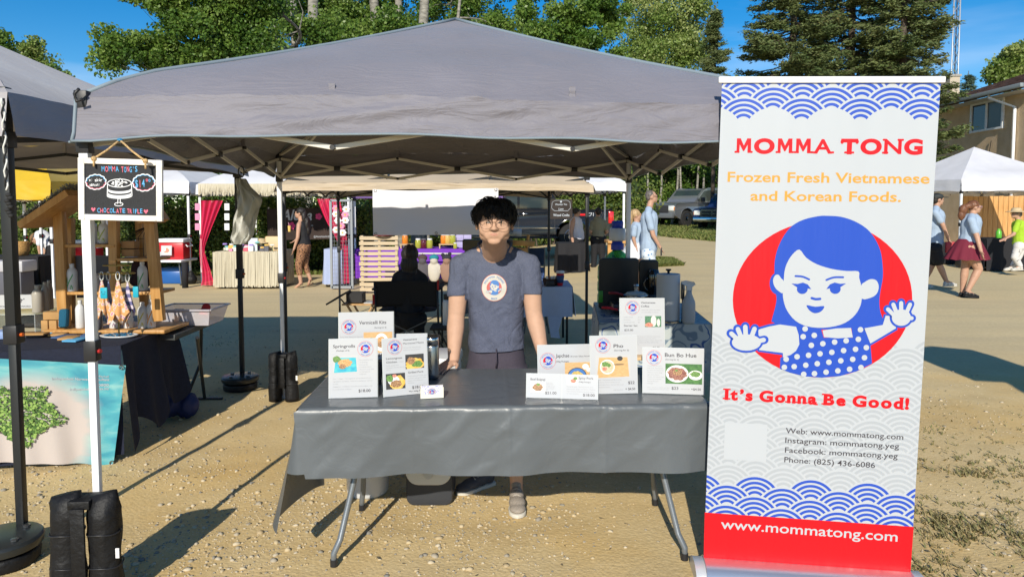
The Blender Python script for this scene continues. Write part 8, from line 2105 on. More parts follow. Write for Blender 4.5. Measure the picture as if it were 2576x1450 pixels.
for j in range(nv+1):
  for i in range(nu+1):
    u,v=i/nu,j/nv;w=.012*math.sin(u*14+v*2)*(1-v)+.010*math.sin(u*30+v*5)*(1-v)+.02*max(0,u-.8)*math.sin(v*9+u*20)
    vs.append(tuple(tp.M@Vector((u*tp.W,v*tp.H,w))));uv.append((u*tp.W,v*tp.H,0))
fs=[(j*(nu+1)+i,j*(nu+1)+i+1,(j+1)*(nu+1)+i+1,(j+1)*(nu+1)+i) for j in range(nv) for i in range(nu)]
o=np_mesh('vinyl',vs,fs,sea,tb_,smooth=True);a_=o.data.attributes.new('uvm','FLOAT_VECTOR','POINT');a_.data.foreach_set('vector',np.array(uv,dtype=np.float32).ravel())
m=MB();g=np.random.default_rng(6);cpt=[22,1030];lay=0
for i in range(1500):
  a,r_=g.uniform(0,2*PI),math.sqrt(g.random())*1.0;r_*=1+.16*math.sin(a*5+1)+.08*math.sin(a*11);x,y=cpt[0]+98*r_*math.cos(a),cpt[1]+76*r_*math.sin(a);k=g.uniform(2.2,5.5)
  u,v=tp.uv(x,y);uu,vv=u/tp.W,v/tp.H;w=.012*math.sin(uu*14+vv*2)*(1-vv)+.010*math.sin(uu*30+vv*5)*(1-vv)
  pts=[tp.uv(x+k*(.6+.5*g.random())*math.cos(t),y+k*(.6+.5*g.random())*math.sin(t)*.8) for t in np.linspace(0,2*PI,8)[:-1]]
  m.poly(pts,w+.008+i*.00001,int(g.integers(0,3)),M=tp.M)
m.build('tree_print',[mat('leaf_print_dark',(.05,.12,.02),.6),mat('leaf_print_mid',(.13,.25,.045),.6),mat('leaf_print_light',(.28,.42,.10),.6),mat('shade_print',(.40,.35,.34),.6)],tb_,normals=False)
m=MB()
for s,p0_,p1_,sz in(('Independent Norwex Consultant',(93,931),(257,918),8),('Mitchell',(221,912),(254,909),8),('-0800',(220,939),(256,934),8),('hollymitchell.norwex.biz',(143,958),(257,945),8)):
  tp.text(m,s,p0_,p1_,sz,.026,.012)
iMt=tp.M.inverted()
def follow(p):
  q=iMt@Vector(p);uu,vv=q.x/tp.W,q.y/tp.H;q.z=.003+.012*math.sin(uu*14+vv*2)*(1-vv)+.010*math.sin(uu*30+vv*5)*(1-vv)+.02*max(0,uu-.8)*math.sin(vv*9+uu*20);return tuple(tp.M@q)
m.v=[follow(p) for p in m.v];m.build('lettering',ink_white,tb_,normals=False)
for(x,y) in((291,872),(281,1160)):
  u,v=tp.uv(x,y);m=MB();m.tube([tp.M@Vector((u+.011*math.cos(a),v+.011*math.sin(a),.012)) for a in np.linspace(0,2*PI,13)],.0035,5,cap=False);m.build('grommet',steel,tb_)
# wooden display frame shaped like a little house
oak=mat('honey_wood',(.42,.21,.06),.45,col2=(.55,.31,.11),vscale=5,stretch=(10,10,.8),bump=.12,bscale=30)
YS=4.72
def W(x,y,dy=0):return P(x,y,YS+dy)
df=thing('display_shelf','honey coloured wooden display shelf shaped like a small house','display shelf',(W(280,830).x,YS,ZL))
zb_=ZL+.012
def post(x0,y0,x1,y1,w=.066,dy=0,d=.05):
  a,b_=W(x0,y0,dy),W(x1,y1,dy);b_.z=max(b_.z,zb_);m=MB();m.bar(a,b_,w,d,up=(0,1,0));return m.build('post',oak,df,bevel=.003)
post(149,532,163,822);post(378,552,402,806,.068);post(287,552,291,820,.058,.02)
post(176,548,178,822,.05,.24);post(352,552,366,806,.05,.24)
for(x0,x1,y,h) in((158,290,618,.03),(290,384,653,.03),(160,396,737,.03)):
  a,b_=W(x0,y),W(x1,y);m=MB();m.box(((a.x+b_.x)/2,YS+.12,a.z),(b_.x-a.x,.26,h*.7));m.build('shelf',oak,df,bevel=.003)
a,b_=W(128,832),W(428,815);m=MB();m.box(((a.x+b_.x)/2,YS+.10,zb_+.006),(b_.x-a.x,.36,.026));m.build('base_board',oak,df,bevel=.006)
m=MB();m.bar(W(90,566,-.02),W(208,486,-.02),.34,.045,up=(0,0,1));m.build('roof_board',oak,df)
m=MB();m.bar(W(390,556,-.02),W(330,470,-.02),.34,.045,up=(0,0,1));m.build('roof_board',oak,df)
fur=MB();g=np.random.default_rng(3)
for i in range(4200):
  s=g.random();p=W(88,562,-.02).lerp(W(208,480,-.02),s)+Vector((g.normal()*.006,g.uniform(-.17,.17),.03+.012*g.random()));d=Vector((g.normal()*.008,g.normal()*.008,.006+.008*g.random()))
  fur.add([p,p+Vector((.008,0,0)),p+d,p+Vector((0,.008,0))+d*.3],[(0,1,2),(0,2,3)])
o=fur.build('fur_trim',leaf_mat('grey_fur',[(.20,.21,.23),(.42,.43,.45)],0),df,normals=False);o['kind']='stuff'
m=MB();a,b_=W(205,640,.30),W(278,735,.30);m.box(((a.x+b_.x)/2,YS+.27,(a.z+b_.z)/2-.02),(b_.x-a.x+.04,.02,abs(a.z-b_.z)+.03));m.build('back_panel',boxm[7],df)
wire=MB();a=W(302,604,.16);
for k in range(6):x=W(300+k*12,600,.2).x;wire.tube([(x,YS+.2,W(300,652).z+.01),(x,YS+.2,W(300,600).z),(W(330,585).x,YS+.2,W(330,572).z)],.0022,4)
for y in(600,625):wire.tube([W(298,y,.2),W(362,y,.2)],.0022,4)
o=wire.build('wire_basket',black_metal,None);tag(o,'black wire house basket on the middle shelf','basket')
for i,(y,lab) in enumerate(((614,'upper small cardboard box on the wire basket'),(633,'lower small cardboard box on the wire basket'))):
  a,b_=W(316,y,.1),W(348,y,.1);m=MB();m.box(((a.x+b_.x)/2,YS+.08,W(330,652).z+.013+.028+(0.058 if i==0 else 0)),(b_.x-a.x,.07,.05));o=m.build('cardboard_box',mat('cardboard',(.36,.20,.09),.8),None,bevel=.002);tag(o,lab,'box')
plastic_w=mat('white_plastic',(.62,.63,.64),.35,coat=.2)
greens=mat('label_green',(.05,.30,.10),.4);golds=mat('label_gold',(.42,.36,.03),.4);oranges=mat('label_orange',(.60,.22,.02),.4);lime=mat('label_lime',(.28,.36,.03),.4);lilac_l=mat('label_plum',(.20,.08,.16),.4)
def product(x0,x1,yt,ybt,dy,zbase,lab,colr,Y=None,body=None,name='product_bottle',leaf=True):
  yy=YS+dy if Y is None else Y;a,b_=P(x0,600,yy),P(x1,600,yy);r_=(b_.x-a.x)/2;cx=(a.x+b_.x)/2;h=P(x0,yt,yy).z-P(x0,ybt,yy).z
  t=thing(name,lab,'bottle',(cx,yy,zbase),0,'white product bottles on the left stall')
  m=MB();m.lathe([(r_*.9,0),(r_,.006),(r_,h*.68),(r_*.85,h*.78),(r_*.42,h*.86),(r_*.40,h*.88)],n=20);m.build('body',body or plastic_w,t,w=False,smooth=True)
  m=MB();m.lathe([(r_*.46,h*.875),(r_*.46,h*.99),(r_*.40,h)],n=14);m.build('cap',body or plastic_w,t,w=False,bevel=.001)
  if colr is not None:
    m=MB()
    def on(u,z):return(r_*1.012*math.sin(u),-r_*1.012*math.cos(u),z)
    def patch_(pts):  # pts in (angle, height fraction)
      m.add([on(u,z*h) for u,z in pts],[tuple(range(len(pts)))])
    for k in range(5):
      t0,t1=-.7+.28*k,-.7+.28*(k+1);patch_([(t0,.08+.10*k),(t1,.08+.10*(k+1)),(t1,.20+.09*(k+1)),(t0,.20+.09*k)])
    if leaf:
      patch_([(-.7,.30),(-.45,.30),(-.35,.45),(-.5,.55),(-.7,.48)]);patch_([(.1,.08),(.6,.08),(.6,.16),(.35,.26),(.1,.16)])
    m.build('label',colr,t,w=False,normals=False)
  return t
z1=W(200,618).z+.012;z2=W(330,653).z+.012;z3=W(200,737).z+.012;z0=zb_+.02
product(222,244,548,611,.10,z1,'large white bottle with lime label on the top shelf, nearest the white leg',lime)
product(250,274,552,611,.08,z1,'tall white bottle with lime label on the top shelf by the middle post',lime)
product(166,190,664,733,.02,z3,'white bottle with green leaf label at the left of the lower shelf',greens)
product(344,367,660,733,.06,z3,'white bottle with crossed green leaves at the right of the lower shelf',greens)
for i,(x0,x1,yt,c,nm) in enumerate([(184,206,752,None,'plain white bottle on the base board by the left post'),(227,250,752,lilac_l,'white bottle with plum label left of the hanging cloths'),(269,293,765,lilac_l,'white bottle with plum label under the hanging cloths'),(304,328,765,oranges,'white bottle half hidden by the striped cloth'),(341,364,757,golds,'white bottle with gold leaf label right of the cloths'),(364,385,751,oranges,'white bottle with orange label beside the right post')]):
  product(x0,x1,yt,822,.0+.01*(i%2),z0,nm,c)
# white tub with open lid
q=W(236,733,.02);t=thing('tub','white tub with green label and tilted lid on the lower shelf','tub',(q.x,q.y,z3));m=MB();m.lathe([(.036,0),(.042,.01),(.042,.08),(.036,.09)],n=20);m.build('body',plastic_w,t,w=False,smooth=True);m=MB();m.lathe([(.044,0),(.044,.022),(.04,.026)],n=20,M=Matrix.Translation((0,0,.095))@Matrix.Rotation(.25,4,'Y'));m.build('lid',plastic_w,t,w=False);m=MB();m.box((0,-.043,.045),(.035,.003,.03));m.build('label',greens,t,w=False)
m=MB();q=W(356,700,.16);m.ell((q.x,q.y,z3+.06),(.085,.07,.055));m.ell((q.x,q.y,z3+.14),(.07,.06,.09));o=blob('dark_cap',m,.012,mat('dark_plum_cloth',(.035,.015,.02),.9),None,smooth=2,w=False);tag(o,'dark plum cloth bundle behind the green labelled bottle','cloth')
# oval stand with hanging cloths
q=G(300,848,ZL);cs2=thing('cloth_stand','brass stand on a white oval dish hung with patterned cloths','stand',(q.x,q.y,ZL+.003));YC=q.y;brass=mat('brass',(.45,.34,.12),.3,metal=.9)
m=MB();m.lathe([(.10,0),(.118,.008),(.125,.016),(.115,.016),(.10,.008),(.0,.006)],n=30,sy=.62);m.build('dish',plastic_w,cs2,w=False,smooth=True)
m=MB();m.tube([(0,0,.008),(0,0,P(300,655,YC).z-ZL)],.005,8);
for(y,r_) in((688,.118),(668,.09)):zz=P(300,y,YC).z-ZL;m.tube([(r_*math.cos(a),r_*.6*math.sin(a),zz) for a in np.linspace(0,2*PI,29)],.0028,5,cap=False);m.tube([(-r_,0,zz),(r_,0,zz)],.0022,5)
m.build('brass_rings',brass,cs2,w=False,smooth=True)
g=np.random.default_rng(9);peb=[]
for k in range(46):
  a,r_=g.uniform(0,2*PI),math.sqrt(g.random());peb.append((.09*r_*math.cos(a),.055*r_*math.sin(a),.014+.006*g.random()))
gb=mat('glass_bead_blue',(.01,.10,.20),.08,coat=1);gb2=mat('glass_bead_green',(.01,.16,.12),.08,coat=1);mm=MB();mm.ell((0,0,0),(.0095,.0095,.006),n=8,m=5);pr=None
for k,p in enumerate(peb):
  if k==0:pr=mm.build('glass_bead',gb,cs2,w=False,smooth=True);pr.location=p;continue
  c=pr.copy();
  if k%3==0:
    c.data=c.data if k>3 else pr.data.copy();
  COL.objects.link(c);c.parent=cs2;c.location=p
floral=spot_mat('floral_cloth',[(.50,.20,.30),(.62,.50,.42),(.66,.32,.12)],42,thr=(.28,.5));stripe=check_mat('striped_cloth',(.55,.48,.58),(.10,.10,.25),40,(0,0,1));bluec=spot_mat('blue_dot_cloth',[(.15,.20,.42),(.34,.40,.58),(.22,.28,.50)],60)
def hang(x0,x1,yt,yb2,mt,lab,dy,seed,nm='hanging_cloth'):
  t=thing(nm,lab,'cloth',P((x0+x1)/2,yt,YC+dy),0,'cloths clipped to the brass stand')
  a=P((x0+x1)/2,yt,YC+dy);h=a.z-P(x0,yb2,YC+dy).z;w=(P(x1,yt,YC).x-P(x0,yt,YC).x)/2;m=MB();n=40;vs=[]
  for q_ in range(10):
    f=q_/9
    for k in range(n):
      an=2*PI*k/n;rr_=w*(.12+.88*f**.9)*(1+.30*f*math.sin(an*5+seed));ext=1-.14*(1+math.sin(an*4+seed))*f
      vs.append((a.x+rr_*math.cos(an),a.y+rr_*.55*math.sin(an),a.z-h*f*ext))
  m.add(vs,[(q_*n+k,q_*n+(k+1)%n,(q_+1)*n+(k+1)%n,(q_+1)*n+k) for q_ in range(9) for k in range(n)]);m.build('cloth',mt,t,smooth=True,normals=False)
  m=MB();m.tube([a+Vector((.013*math.sin(u),0,.032+.028*-math.cos(u))) for u in np.linspace(0,2*PI,15)],.0036,6,cap=False);m.build('carabiner',mat('clear_hook',(.6,.62,.62),.15),t,smooth=True)
hang(236,276,706,806,floral,'orange and violet floral cloth hanging at the left of the brass stand',-.03,1);hang(274,320,706,814,floral,'orange and violet floral cloth hanging in the middle of the brass stand',-.07,2.4);hang(306,336,710,800,stripe,'pale striped cloth hanging at the right of the brass stand',-.02,4);hang(262,284,706,806,bluec,'blue dotted cloth hanging behind the floral ones',.03,5)
teal_p=mat('teal_pouch',(.01,.36,.50),.5);face_m=ink_dark
for i,(x0,x1,y0,y1,lab) in enumerate(((250,269,723,751,'teal pouch with a small drawn face, left on the stand'),(324,339,722,750,'teal and green pouch at the right of the stand'))):
  a,b_=P(x0,y0,YC-.10),P(x1,y1,YC-.10);m=MB();m.box(((a.x+b_.x)/2,YC-.09 if i==0 else YC-.05,(a.z+b_.z)/2),(b_.x-a.x,.014,a.z-b_.z));o=m.build('pouch',teal_p,None,bevel=.005);tag(o,lab,'pouch')
  if i==0:
    m=MB();pz=(a.z+b_.z)/2;px_=(a.x+b_.x)/2
    for s in(-1,1):m.ell((px_+s*.011,YC-.098,pz+.008),(.0028,.001,.004),n=8,m=5)
    m.tube([(px_+u*.010,YC-.098,pz-.008+.4*u*u*.010) for u in(-1,-.5,0,.5,1)],.0012,4);m.build('face_print',face_m,o)
# goods left of the shelf
m=MB();q=P(160,826,YS-.06);m.bar((q.x,YS-.06,ZL+.045),(q.x-.008,YS-.03,ZL+.17),.058,.045,up=(0,1,0));o=m.build('blue_mitt',mat('petrol_chenille',(.01,.09,.16),.95,bump=1,bscale=150,bdist=.006),None,bevel=.015);tag(o,'petrol blue dusting mitt leaning against the left post','mitt')
m=MB();q=P(242,820,YS-.09);m.bar((q.x,YS-.08,ZL+.03),(q.x-.006,YS-.05,ZL+.15),.05,.04,up=(0,1,0));o=m.build('grey_mitt',mat('grey_chenille',(.06,.06,.075),.95,bump=1,bscale=150,bdist=.006),None,bevel=.014);tag(o,'grey dusting mitt between the white leg and the floral cloths','mitt')
kb=mat('kraft_box',(.42,.24,.09),.8,var=.1)
for(x0,x1,y0,y1,lab) in((107,126,803,834,'left upright kraft box of a pair'),(127,148,803,834,'right upright kraft box of a pair'),(112,154,781,800,'kraft box lying across the upright pair')):
  a,b_=P(x0,y0,YS-.02),P(x1,y1,YS-.02);h=a.z-b_.z;zc=ZL+.004+(h/2 if y0>790 else.092+h/2);m=MB();m.box(((a.x+b_.x)/2,YS,zc),(b_.x-a.x-.003,.08,h));o=m.build('kraft_box',kb,None,bevel=.002);tag(o,lab,'box')
sb_=thing('acrylic_riser','clear acrylic riser at the far left of the navy table','riser',P(60,800,4.75));a,b_=P(-40,785,4.75),P(112,785,4.75);m=MB();m.box(((a.x+b_.x)/2,4.8,a.z),(b_.x-a.x,.3,.008));m.box((b_.x,4.8,(a.z+ZL)/2),(.006,.3,a.z-ZL));m.box((a.x,4.8,(a.z+ZL)/2),(.006,.3,a.z-ZL));m.build('shelf',clear_pl,sb_)
lv=Panel((-20,742),(82,741),(81,775),(-20,777),4.72,4.72);t=thing('word_sign','white sign with the word love in black script on the riser','sign',lv.o);lv.slab('card',MATS['white_card'],t,.02,z0=-.02);m=MB();lv.text(m,'Love',(18,762),(58,761),15,.001,.015,shear=.35);lv.text(m,'IS A FOUR LEGGED WORD',(-14,773),(78,772),4.5,.001,.0);lv.polypx(m,ring2d((63,752),1.6,8),.001);lv.polypx(m,ring2d((59,754),1.2,8),.001);m.build('lettering',ink_dark,t,normals=False)
bb_=mat('putty_plastic',(.36,.33,.28),.4)
for i,(x0,x1,yt) in enumerate(((76,101,717),(99,113,713),(110,123,712))):product(x0,x1+(4 if i else 0),yt,785,0,P(50,785,4.75).z+.005,['front putty coloured bottle beside the love sign','middle putty coloured bottle of three','rear putty coloured bottle of three'][i],None,Y=4.72+.07*i,body=bb_)
m=MB();q=P(95,830,4.9);m.ell((q.x,4.9,ZL+.05),(.17,.10,.05));m.ell((q.x+.1,4.88,ZL+.04),(.10,.08,.035));o=blob('grey_towels',m,.012,mat('grey_towel',(.06,.06,.06),.95,bump=1,bscale=90,bdist=.01),None,smooth=2,w=False,disp=lambda co,nm:.012*(vnoise(co[:,0]+co[:,2],co[:,1]+co[:,2],.03,5)-.5));tag(o,'heap of dark grey towels behind the kraft boxes','towels')
def flatpack(px,py,w,d,h,rz,m_,lab,dz=0,name='cloth_pack',cat='cloth pack',group='packs of cloths on the navy table'):
  q=G(px,py,ZL+dz);m=MB();m.box((0,0,h/2),(w,d,h));o=m.build(name,m_,None,bevel=min(.006,h*.4),w=False);o.location=(q.x,q.y,ZL+.003+dz);o.rotation_euler=(0,0,rz);return tag(o,lab,cat,group)
skyb=mat('sky_cloth',(.10,.36,.62),.9,bump=.5,bscale=200);slate=mat('slate_cloth',(.05,.10,.22),.9,bump=.5,bscale=200)
for i,(x,y,mt,rz,lab) in enumerate([(126,838,skyb,.3,'sky blue cloth pack nearest the kraft boxes'),(150,843,kb,.2,'kraft wrapped pack left of the white leg'),(162,849,slate,-.2,'slate blue cloth pack below the kraft pack'),(176,853,kb,.1,'kraft wrapped pack nearest the front edge'),(190,857,skyb,-.1,'sky blue cloth pack at the front edge by the white leg'),(228,846,slate,.3,'slate blue cloth pack right of the white leg'),(240,838,slate,.5,'dark blue cloth pack beside the oval dish')]):
  flatpack(x,y,.10,.12,.012+.004*(i%2),rz,mt,lab)
flatpack(80,846,.17,.09,.02,.15,boxm[7],'black folded pouch at the left front of the navy table',name='pouch',cat='pouch');flatpack(88,842,.15,.08,.012,.1,kb,'kraft card lying on the black pouch',dz=.021)
flatpack(10,850,.14,.12,.05,.2,mat('blue_white_box',(.25,.35,.60),.6),'blue and white box at the left edge of the navy table',name='product_box',cat='box')
# grey table with plastic bin
T0,T1=G(440,842,ZL-.02),G(557,795,ZL-.02);T2=T0+Vector((-1.2,.0,0));gt=thing('folding_table','grey folding table end behind the navy table, carrying a clear bin','table',(T0.x-.3,T0.y+.3,0));vv_=T1-T0
m=MB();top=[T0,T1,T1+Vector((-1.3,.10,0)),T0+Vector((-.15,.05,0))];M_=[Vector((p.x,p.y,ZL-.06)) for p in top];m.add(M_+[p+Vector((0,0,.042)) for p in M_],[(3,2,1,0),(4,5,6,7),(0,1,5,4),(1,2,6,5),(2,3,7,6),(3,0,4,7)]);m.build('tabletop',mat('charcoal_top',(.06,.065,.065),.5),gt,bevel=.006)
f1,f2=G(500,1006,0),G(537,978,0)
m=MB();m.tube([(T0.x+.10,T0.y+.12,ZL-.06),(f1.x+.05,f1.y,.02)],.013,8);m.tube([(T1.x-.12,T1.y-.1,ZL-.06),(f1.x-.02,f1.y+.1,.30),(f1.x-.1,f1.y+.0,.02)],.013,8);m.bar((f1.x-.12,f1.y,.014),(f1.x+.20,f1.y,.014),.025,.02);m.build('leg_frame',black_metal,gt)
YB=(T0.y+T1.y)/2+.05;a,b_=P(412,806,YB),P(553,806,YB);bn=thing('clear_bin','clear plastic bin of cloths standing on the grey table','bin',((a.x+b_.x)/2,YB,ZL-.014));w=(b_.x-a.x)/2;h=.125
def binwall(k):
  m=MB();t0,t1=.86,1.0
  c=[(-w*t0,-.15*t0,.003),(w*t0,-.15*t0,.003),(w*t0,.15*t0,.003),(-w*t0,.15*t0,.003)];d=[(-w*t1,-.15*t1-.02,h),(w*t1,-.15*t1-.02,h),(w*t1,.15*t1+.02,h),(-w*t1,.15*t1+.02,h)]
  m.add(c+d,[(3,2,1,0)]+[(i,(i+1)%4,(i+1)%4+4,i+4) for i in range(4)]);return m
binwall(0).build('wall',glassy('milky_clear',(.85,.82,.88),.45,.25),bn,w=False,normals=False)
m=MB();dd=[(-w-.006,-.178,h),(w+.006,-.178,h),(w+.006,.178,h),(-w-.006,.178,h),(-w-.006,-.178,h)]
for i in range(4):m.bar(dd[i],dd[i+1],.016,.010)
m.build('rim',mat('milky_rim',(.45,.43,.48),.3),bn,w=False)
for(dx,c,lab,s) in((-.7,slate,'folded slate cloths in the clear bin, left',.9),(-.35,kb,'kraft box in the clear bin',.8),(.05,plastic_w,'white cloth bundle in the middle of the clear bin',.8),(.5,redm,'crumpled red cloths heaped at the right of the clear bin',1.1)):
  m=MB();m.box((0,0,.05*s),(w*.38,.20,.10*s))
  if c is redm:
    m=MB()
    for k in range(7):m.ell((g.uniform(-.05,.06),g.uniform(-.06,.06),g.uniform(.04,.12)),.035,n=8,m=6)
    o=blob('red_cloths',m,.012,mat('red_cloth',(.45,.03,.03),.9),None,smooth=1,w=False)
  else:o=m.build('folded_cloths' if c is not kb else 'kraft_box',c,None,bevel=.01,w=False)
  o.location=((a.x+b_.x)/2+dx*w*.9,YB,ZL-.008);tag(o,lab,'cloth' if c is not kb else 'box')
m=MB();q=G(478,822,ZL-.014);m.ell((q.x-.10,q.y,ZL-.002),(.07,.04,.012));o=m.build('green_wallet',mat('green_cloth',(.02,.12,.08),.7),None,smooth=True);tag(o,'small green pouch lying beside the clear bin','pouch')
q=G(428,1062,0);m=MB()
for k in range(6):m.ell((q.x+g.uniform(-.09,.09),q.y+g.uniform(0,.12),.10+g.uniform(-.02,.06)),(.10,.09,.10),n=10,m=8)
o=blob('blue_bag',m,.015,mat('blue_bag',(.008,.02,.10),.6),None,smooth=3,w=False,disp=lambda co,nm:.02*(vnoise(co[:,0]*2,co[:,2],.05,9)-.5));tag(o,'dark blue bag on the ground under the grey table','bag')

# ================================================================ MIDDLE GROUND
# plastic bag hung from the canopy truss
YP=4.45
rowsb=[(600,613,449),(598,622,462),(600,640,482),(601,655,500),(598,656,516),(596,648,534),(592,641,552),(589,640,570),(586,636,588),(583,628,602),(588,618,613)]
hb=thing('plastic_bag','white plastic bag hanging from a black hook on the canopy truss','plastic bag',P(607,440,YP));R_=smooth_open(rowsb,3);n=len(R_)-1;m=MB()
def bagf(s,d):
  k=min(n,int(round(d*n)));xl,xr,y=R_[k];u=s*2*PI;cx_,wx=(xl+xr)/2,(xr-xl)/2;p=P(cx_+wx*math.cos(u),y,YP)
  amp=.05*math.sin(min(1,d*2)*PI/2);p.y+=amp*math.sin(u)+.016*math.sin(u*5+d*8)+.012*math.sin(u*9-d*13);p.x+=.006*math.sin(u*7+d*11);return p
m.grid(bagf,60,n);m.build('bag',mat('bag_plastic',(.60,.60,.55),.4,transl=.35,bump=.5,bscale=14,bdist=.03),hb,smooth=True,normals=False)
m=MB();a=P(607,432,YP);m.tube([a+Vector((.018*math.sin(u),0,.035*math.cos(u))) for u in np.linspace(-.3,5.6,16)],.0045,7);m.build('hook',black_plastic,hb,smooth=True)
# camp chair
chm=mat('chair_canvas',(.010,.010,.012),.8,bump=.3,bscale=200);YK=7.52
a,b_=P(942,708,YK),P(1100,712,YK);cc=thing('camp_chair','black folding camp chair seen from behind','chair',((a.x+b_.x)/2,YK+.2,0));wch=b_.x-a.x;xm=(a.x+b_.x)/2
m=MB();m.grid(lambda s,d:Vector((a.x+wch*s,YK+.06*math.sin(s*PI)+.05*d,a.z-d*(a.z-.50)*(.98)+.008*math.sin(s*3))),16,10);m.build('backrest',chm,cc,smooth=True,solid=.006)
m=MB();m.grid(lambda s,d:Vector((a.x+.03+(wch-.06)*s,YK+.05+.46*d,.47-.03*math.sin(s*PI))),12,6);m.build('seat',chm,cc,smooth=True,solid=.006)
for s in(0,1):
  x=a.x+wch*s;m=MB();m.tube([(x,YK+.0,a.z+.005),(x,YK+.05,.46),(x+(.02 if s else-.02),YK-.02,.01)],.012,8);m.build('leg',black_metal,cc,smooth=True)
  m=MB();m.tube([(x,YK+.48,.70),(x,YK+.50,.01)],.012,8);m.build('leg',black_metal,cc,smooth=True)
  m=MB();m.box((x,YK+.25,.71),(.07,.50,.025));m.build('armrest',chm,cc,bevel=.01)
  m=MB();m.box((x+(.01 if s else-.01),YK-.012,.76 if s else.60),(.022,.012,.11));m.build('red_tab',mat('red_tab',(.35,.01,.01),.6),cc)
m=MB();m.bar((a.x,YK,.08),(b_.x,YK,.42),.018,.010);m.bar((b_.x,YK+.012,.08),(a.x,YK+.012,.42),.018,.010);m.build('cross_bar',mat('dark_steel',(.10,.11,.12),.4),cc)
# little slatted side table with black tray
YT=7.9;a,b_=P(861,763,YT),P(948,763,YT);wt=thing('slatted_table','small slatted wooden folding table left of the camp chair','table',((a.x+b_.x)/2,YT+.15,0));pinew=mat('pine_slat',(.50,.30,.13),.5,var=.15,vscale=20)
for k in range(5):m=MB();m.box(((a.x+b_.x)/2,YT+.075*k,a.z-.01),(b_.x-a.x,.062,.018));m.build('slat',pinew,wt,bevel=.003,segs=1)
for s in(-1,1):
  for y in(.02,.28):m=MB();cx=(a.x+b_.x)/2;m.bar((cx+s*.15,YT+y,a.z-.02),(cx-s*.12,YT+y+.01*s,.015),.03,.018);m.build('leg',pinew,wt)
q=P(895,762,YT+.1);tr2=thing('black_tray','black open box on the slatted table','box',(q.x,YT+.12,a.z))
m=MB();m.box((0,0,.012),(.17,.20,.008));
for dx,dy,w,d in((-.088,0,.008,.21),(.088,0,.008,.21),(0,-.10,.18,.008),(0,.10,.18,.008)):m.box((dx,dy,.065),(w,d,.11))
m.build('box',black_plastic,tr2,w=False);
q=P(929,760,YT);m=MB();m.box((q.x,YT+.1,a.z+.005),(.13,.19,.01));o=m.build('papers',MATS['white_card'],None);tag(o,'white papers beside the black box','papers')
m=MB();m.bar(P(836,756,YT-.05),P(866,739,YT+.1),.02,.30,up=(0,1,0));o=m.build('tablet',black_plastic,None,bevel=.004);tag(o,'black tablet tilted off the left of the slatted table','tablet');m=MB();q=P(858,752,YT);m.tube([q,(a.x+.01,YT+.05,a.z)],.008,6);m.build('tablet_arm',black_metal,o)
# tall flask behind, white tumbler
q=P(1124,800,6.6);m=MB();m.lathe([(.038,0),(.04,.01),(.04,.22),(.03,.25)],n=18);o=m.build('water_bottle',plastic_w,None,w=False,smooth=True);o.location=(q.x,6.6,.47);tag(o,'white steel water bottle beside the camp chair','bottle');m=MB();m.lathe([(.03,.25),(.032,.30),(.028,.305)],n=14);m.build('lid',black_plastic,o,w=False)
st_=MB();st_.box((0,0,.455),(.30,.30,.02));stt=thing('camp_stool','low dark stool carrying the white water bottle','stool',(q.x,6.6,0));st_.build('seat',chm,stt,w=False)
for s in(-1,1):m=MB();m.tube([(s*.12,-.12,.445),(-s*.12,-.12,.01)],.010,6);m.tube([(s*.12,.12,.445),(-s*.12,.12,.01)],.010,6);m.build('leg_frame',black_metal,stt,w=False)
# white cooler box behind the table
for(px,py,w,h,lab) in((1114,925,.20,.62,'white cooler box behind the left of the young man'),):
  q=P(px,900,4.35);t=thing('cooler',lab,'cooler',(q.x,4.45,0));m=MB();m.box((0,0,.30),(w,.34,.56));m.build('body',plastic_w,t,w=False,bevel=.02);m=MB();m.box((0,0,.62),(w+.02,.36,.07));m.build('lid',plastic_w,t,w=False,bevel=.02)
# under the front table
q=G(913,1262,0);bk_=thing('bucket','white plastic bucket under the left end of the grey table','bucket',(q.x,q.y+.13,0));m=MB();m.lathe([(.105,.003),(.115,.02),(.128,.34),(.134,.35),(.134,.365),(.12,.365),(.10,.30)],n=30);m.build('pail',plastic_w,bk_,w=False,smooth=True);m=MB();m.tube([(.132*math.cos(u),.132*math.sin(u)*1.0,.355-.0*u) for u in np.linspace(0,PI,14)],.003,5);m.build('bail',steel,bk_,w=False)
q=G(1079,1276,0);cl_=thing('cooler','dark grey cooler with rounded cream lid under the table','cooler',(q.x,q.y+.12,0));dg=mat('charcoal_plastic',(.035,.038,.045),.5)
wq=.125
def rprof(w,h,r_,n=6):
  out=[]
  for(cx,cy,a0) in((w-r_,r_,-PI/2),(w-r_,h-r_,0),(-w+r_,h-r_,PI/2),(-w+r_,r_,PI)):
    for k in range(n+1):an=a0+PI/2*k/n;out.append((cx+r_*math.cos(an),cy+r_*math.sin(an)))
  return out
Mx=Matrix(((1,0,0,0),(0,0,-1,0),(0,1,0,0),(0,0,0,1)))
m=MB();m.prism(rprof(wq,.40,.045),.22,M=Matrix.Translation((0,.12,0))@Mx);m.build('body',dg,cl_,w=False,bevel=.012)
m=MB();m.prism(rprof(wq*.985,.30,.07),.03,M=Matrix.Translation((0,-.105,.125))@Matrix.Rotation(-.12,4,'X')@Mx);m.build('lid_panel',mat('cream_plastic',(.60,.58,.52),.45),cl_,w=False,bevel=.008)
m=MB();m.lathe([(.026,0),(.026,.003),(.022,.004)],n=22,M=Matrix.Translation((.0,-.136,.19))@Matrix.Rotation(PI/2-.12,4,'X'));m.build('round_badge',mat('cream_badge',(.5,.48,.43),.5),cl_,w=False)
